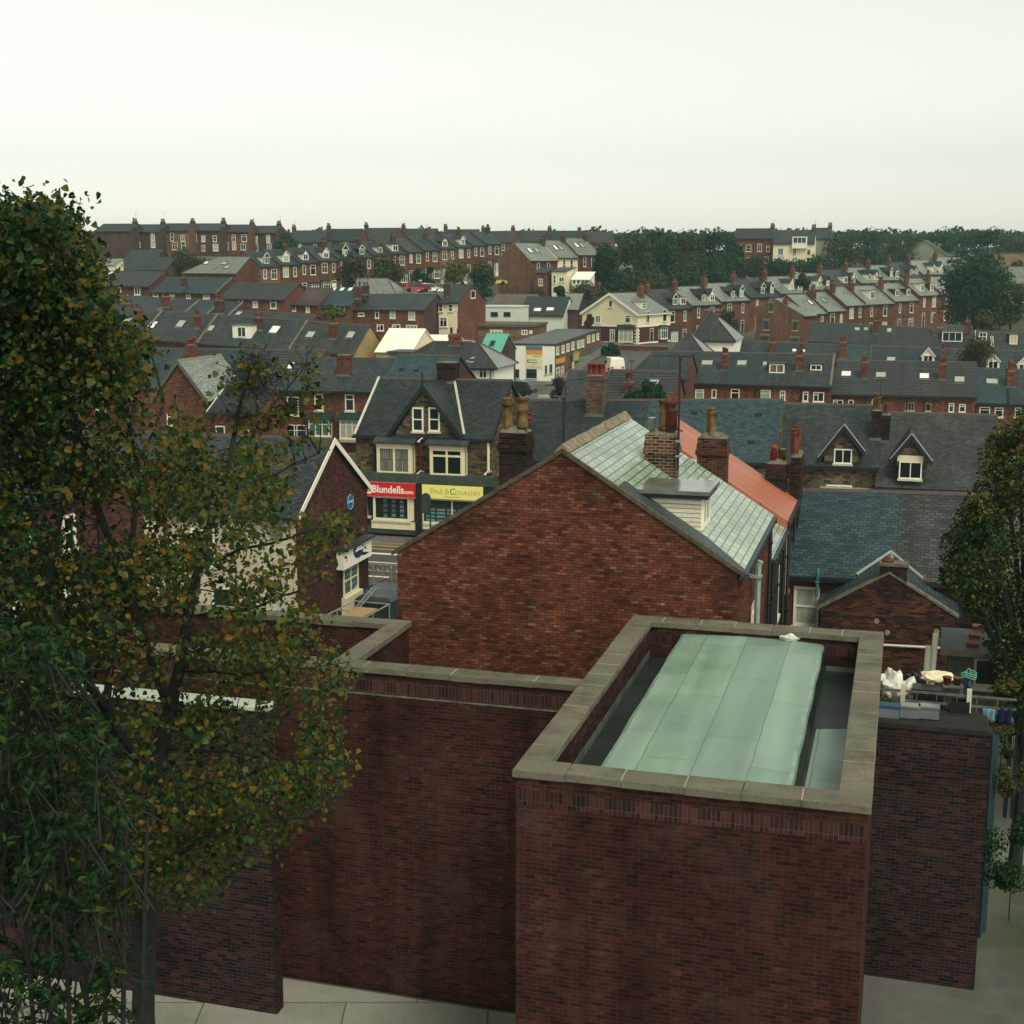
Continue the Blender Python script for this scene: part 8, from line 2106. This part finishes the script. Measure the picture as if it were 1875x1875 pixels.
strip('pavement', vk, vk + 7, .13, PAVE, z2=-.05); strip('kerb', vk - .16, vk - .003, .135, LINTEL, z2=-.05)
strip('lane_marking', V_(1015.5), V_(1012.8), .008, MARK); strip('kerb_marking', V_(1000.5), V_(999), .008, MARKY); strip('kerb_marking', V_(1006.5), V_(1005), .008, MARKY)
strip('lane_marking', V_(1031), V_(1029.6), .008, MARK)
uc, vc = uv_of(Pz(679, 1055, 0.)); 
m = MB()
for k in range(-8, 9): m.poly([from_uv(uc - 1 + k * 3.1, vc - .12, .008), from_uv(uc + 1 + k * 3.1, vc - .12, .008), from_uv(uc + 1 + k * 3.1, vc + .12, .008), from_uv(uc - 1 + k * 3.1, vc + .12, .008)])
o = m.build('centre_marking', MARK); o['kind'] = 'structure'
# side street past the white fronted block
def ribbon(name, x0, x1, ya, yb, dz, mat, n=60):
    m = MB(); vs = []; k = 5
    for j in range(n + 1):
        y = ya + (yb - ya) * j / n
        for i in range(k + 1):
            x = x0 + (x1 - x0) * i / k; q = WBM @ Vector((x, y, 0)); vs.append((q.x, q.y))
    a = np.array(vs); z = terr(a[:, 0], a[:, 1]) + dz
    m.add([(p[0], p[1], zz) for p, zz in zip(vs, z)], [(j * (k + 1) + i, j * (k + 1) + i + 1, (j + 1) * (k + 1) + i + 1, (j + 1) * (k + 1) + i) for j in range(n) for i in range(k)])
    o = m.build(name, mat); smooth(o); o['kind'] = 'structure'; return o
ribbon('side_road', WBW + 2.0, WBW + 9.5, -60, 48, .06, ASPHALT); ribbon('side_pavement', WBW + .15, WBW + 1.95, -6, 44, .14, PAVE)
# concrete yard below the walls
m = MB(); q = [fM @ Vector(p) for p in ((-14, -30, .62), (16, -30, .62), (16, -5.5, .62), (-14, -5.5, .62))]
m.poly(q); o = m.build('concrete_yard', mat_units('yard_concrete', [(0, (.20, .20, .165)), (1, (.26, .255, .21))], (.09, .09, .075), 3.0, 3.0, .02, rough=.7, weather=.3, bump=.05)); o['kind'] = 'structure'

# ---------------------------------------------------------------- light, sky, air, camera
SUN_EL, SUN_AZ = R(52), R(152)
W = bpy.data.worlds.new('World'); S.world = W; W.use_nodes = True
nt = W.node_tree; N, L = nt.nodes, nt.links
bg = N['Background']
sk = N.new('ShaderNodeTexSky'); sk.sky_type = 'NISHITA'; sk.sun_disc = False; sk.sun_elevation = SUN_EL; sk.sun_rotation = SUN_AZ; sk.air_density = 1.0; sk.dust_density = 1.0; sk.ozone_density = 1.0; sk.altitude = 100
hs_ = N.new('ShaderNodeHueSaturation'); hs_.inputs['Saturation'].default_value = .12
L.new(sk.outputs[0], hs_.inputs['Color'])
tint = N.new('ShaderNodeMix'); tint.data_type = 'RGBA'; tint.blend_type = 'MULTIPLY'; tint.inputs[0].default_value = 1.0
L.new(hs_.outputs[0], tint.inputs[6]); tint.inputs[7].default_value = (1.0, 1.0, .90, 1)
L.new(tint.outputs[2], bg.inputs['Color']); bg.inputs['Strength'].default_value = .115
sd = bpy.data.lights.new('sun', 'SUN'); sd.energy = 1.5; sd.angle = R(24); sd.color = (1, .95, .80)
so = bpy.data.objects.new('sun', sd); COL.objects.link(so)
dirv = Vector((math.sin(SUN_AZ) * math.cos(SUN_EL), math.cos(SUN_AZ) * math.cos(SUN_EL), math.sin(SUN_EL)))
so.rotation_euler = dirv.to_track_quat('Z', 'Y').to_euler()
if HAZE:
    m = MB(); m.box(-420, 420, -40, 660, -40, 70); o = m.build('haze', [])
    hm = bpy.data.materials.new('haze'); hm.use_nodes = True; n_ = hm.node_tree.nodes; n_.remove(n_['Principled BSDF'])
    pv = n_.new('ShaderNodeVolumePrincipled'); pv.inputs['Color'].default_value = (.44, .66, .60, 1); pv.inputs['Density'].default_value = HAZE; pv.inputs['Anisotropy'].default_value = .2
    hm.node_tree.links.new(pv.outputs[0], n_['Material Output'].inputs['Volume'])
    o.data.materials.append(hm); o['kind'] = 'stuff'; o['label'] = 'thin pale haze over the valley'; o['category'] = 'haze'
cd = bpy.data.cameras.new('camera'); co = bpy.data.objects.new('camera', cd); COL.objects.link(co)
co.location = CAM; co.rotation_euler = (math.pi / 2 - PITCH, 0, 0)
cd.sensor_width = 36; cd.lens = 36 * FPX / 1875.; cd.clip_start = .1; cd.clip_end = 4000
S.camera = co
S.render.resolution_x = S.render.resolution_y = 1024
vs_ = S.view_settings; vs_.view_transform = 'Standard'; vs_.look = 'None'; vs_.exposure = EXPO; vs_.gamma = 1; vs_.use_curve_mapping = False
S.cycles.max_bounces = 5; S.cycles.diffuse_bounces = 3; S.cycles.glossy_bounces = 3; S.cycles.transmission_bounces = 2; S.cycles.volume_bounces = 0
S.cycles.use_denoising = True
bpy.context.view_layer.update()
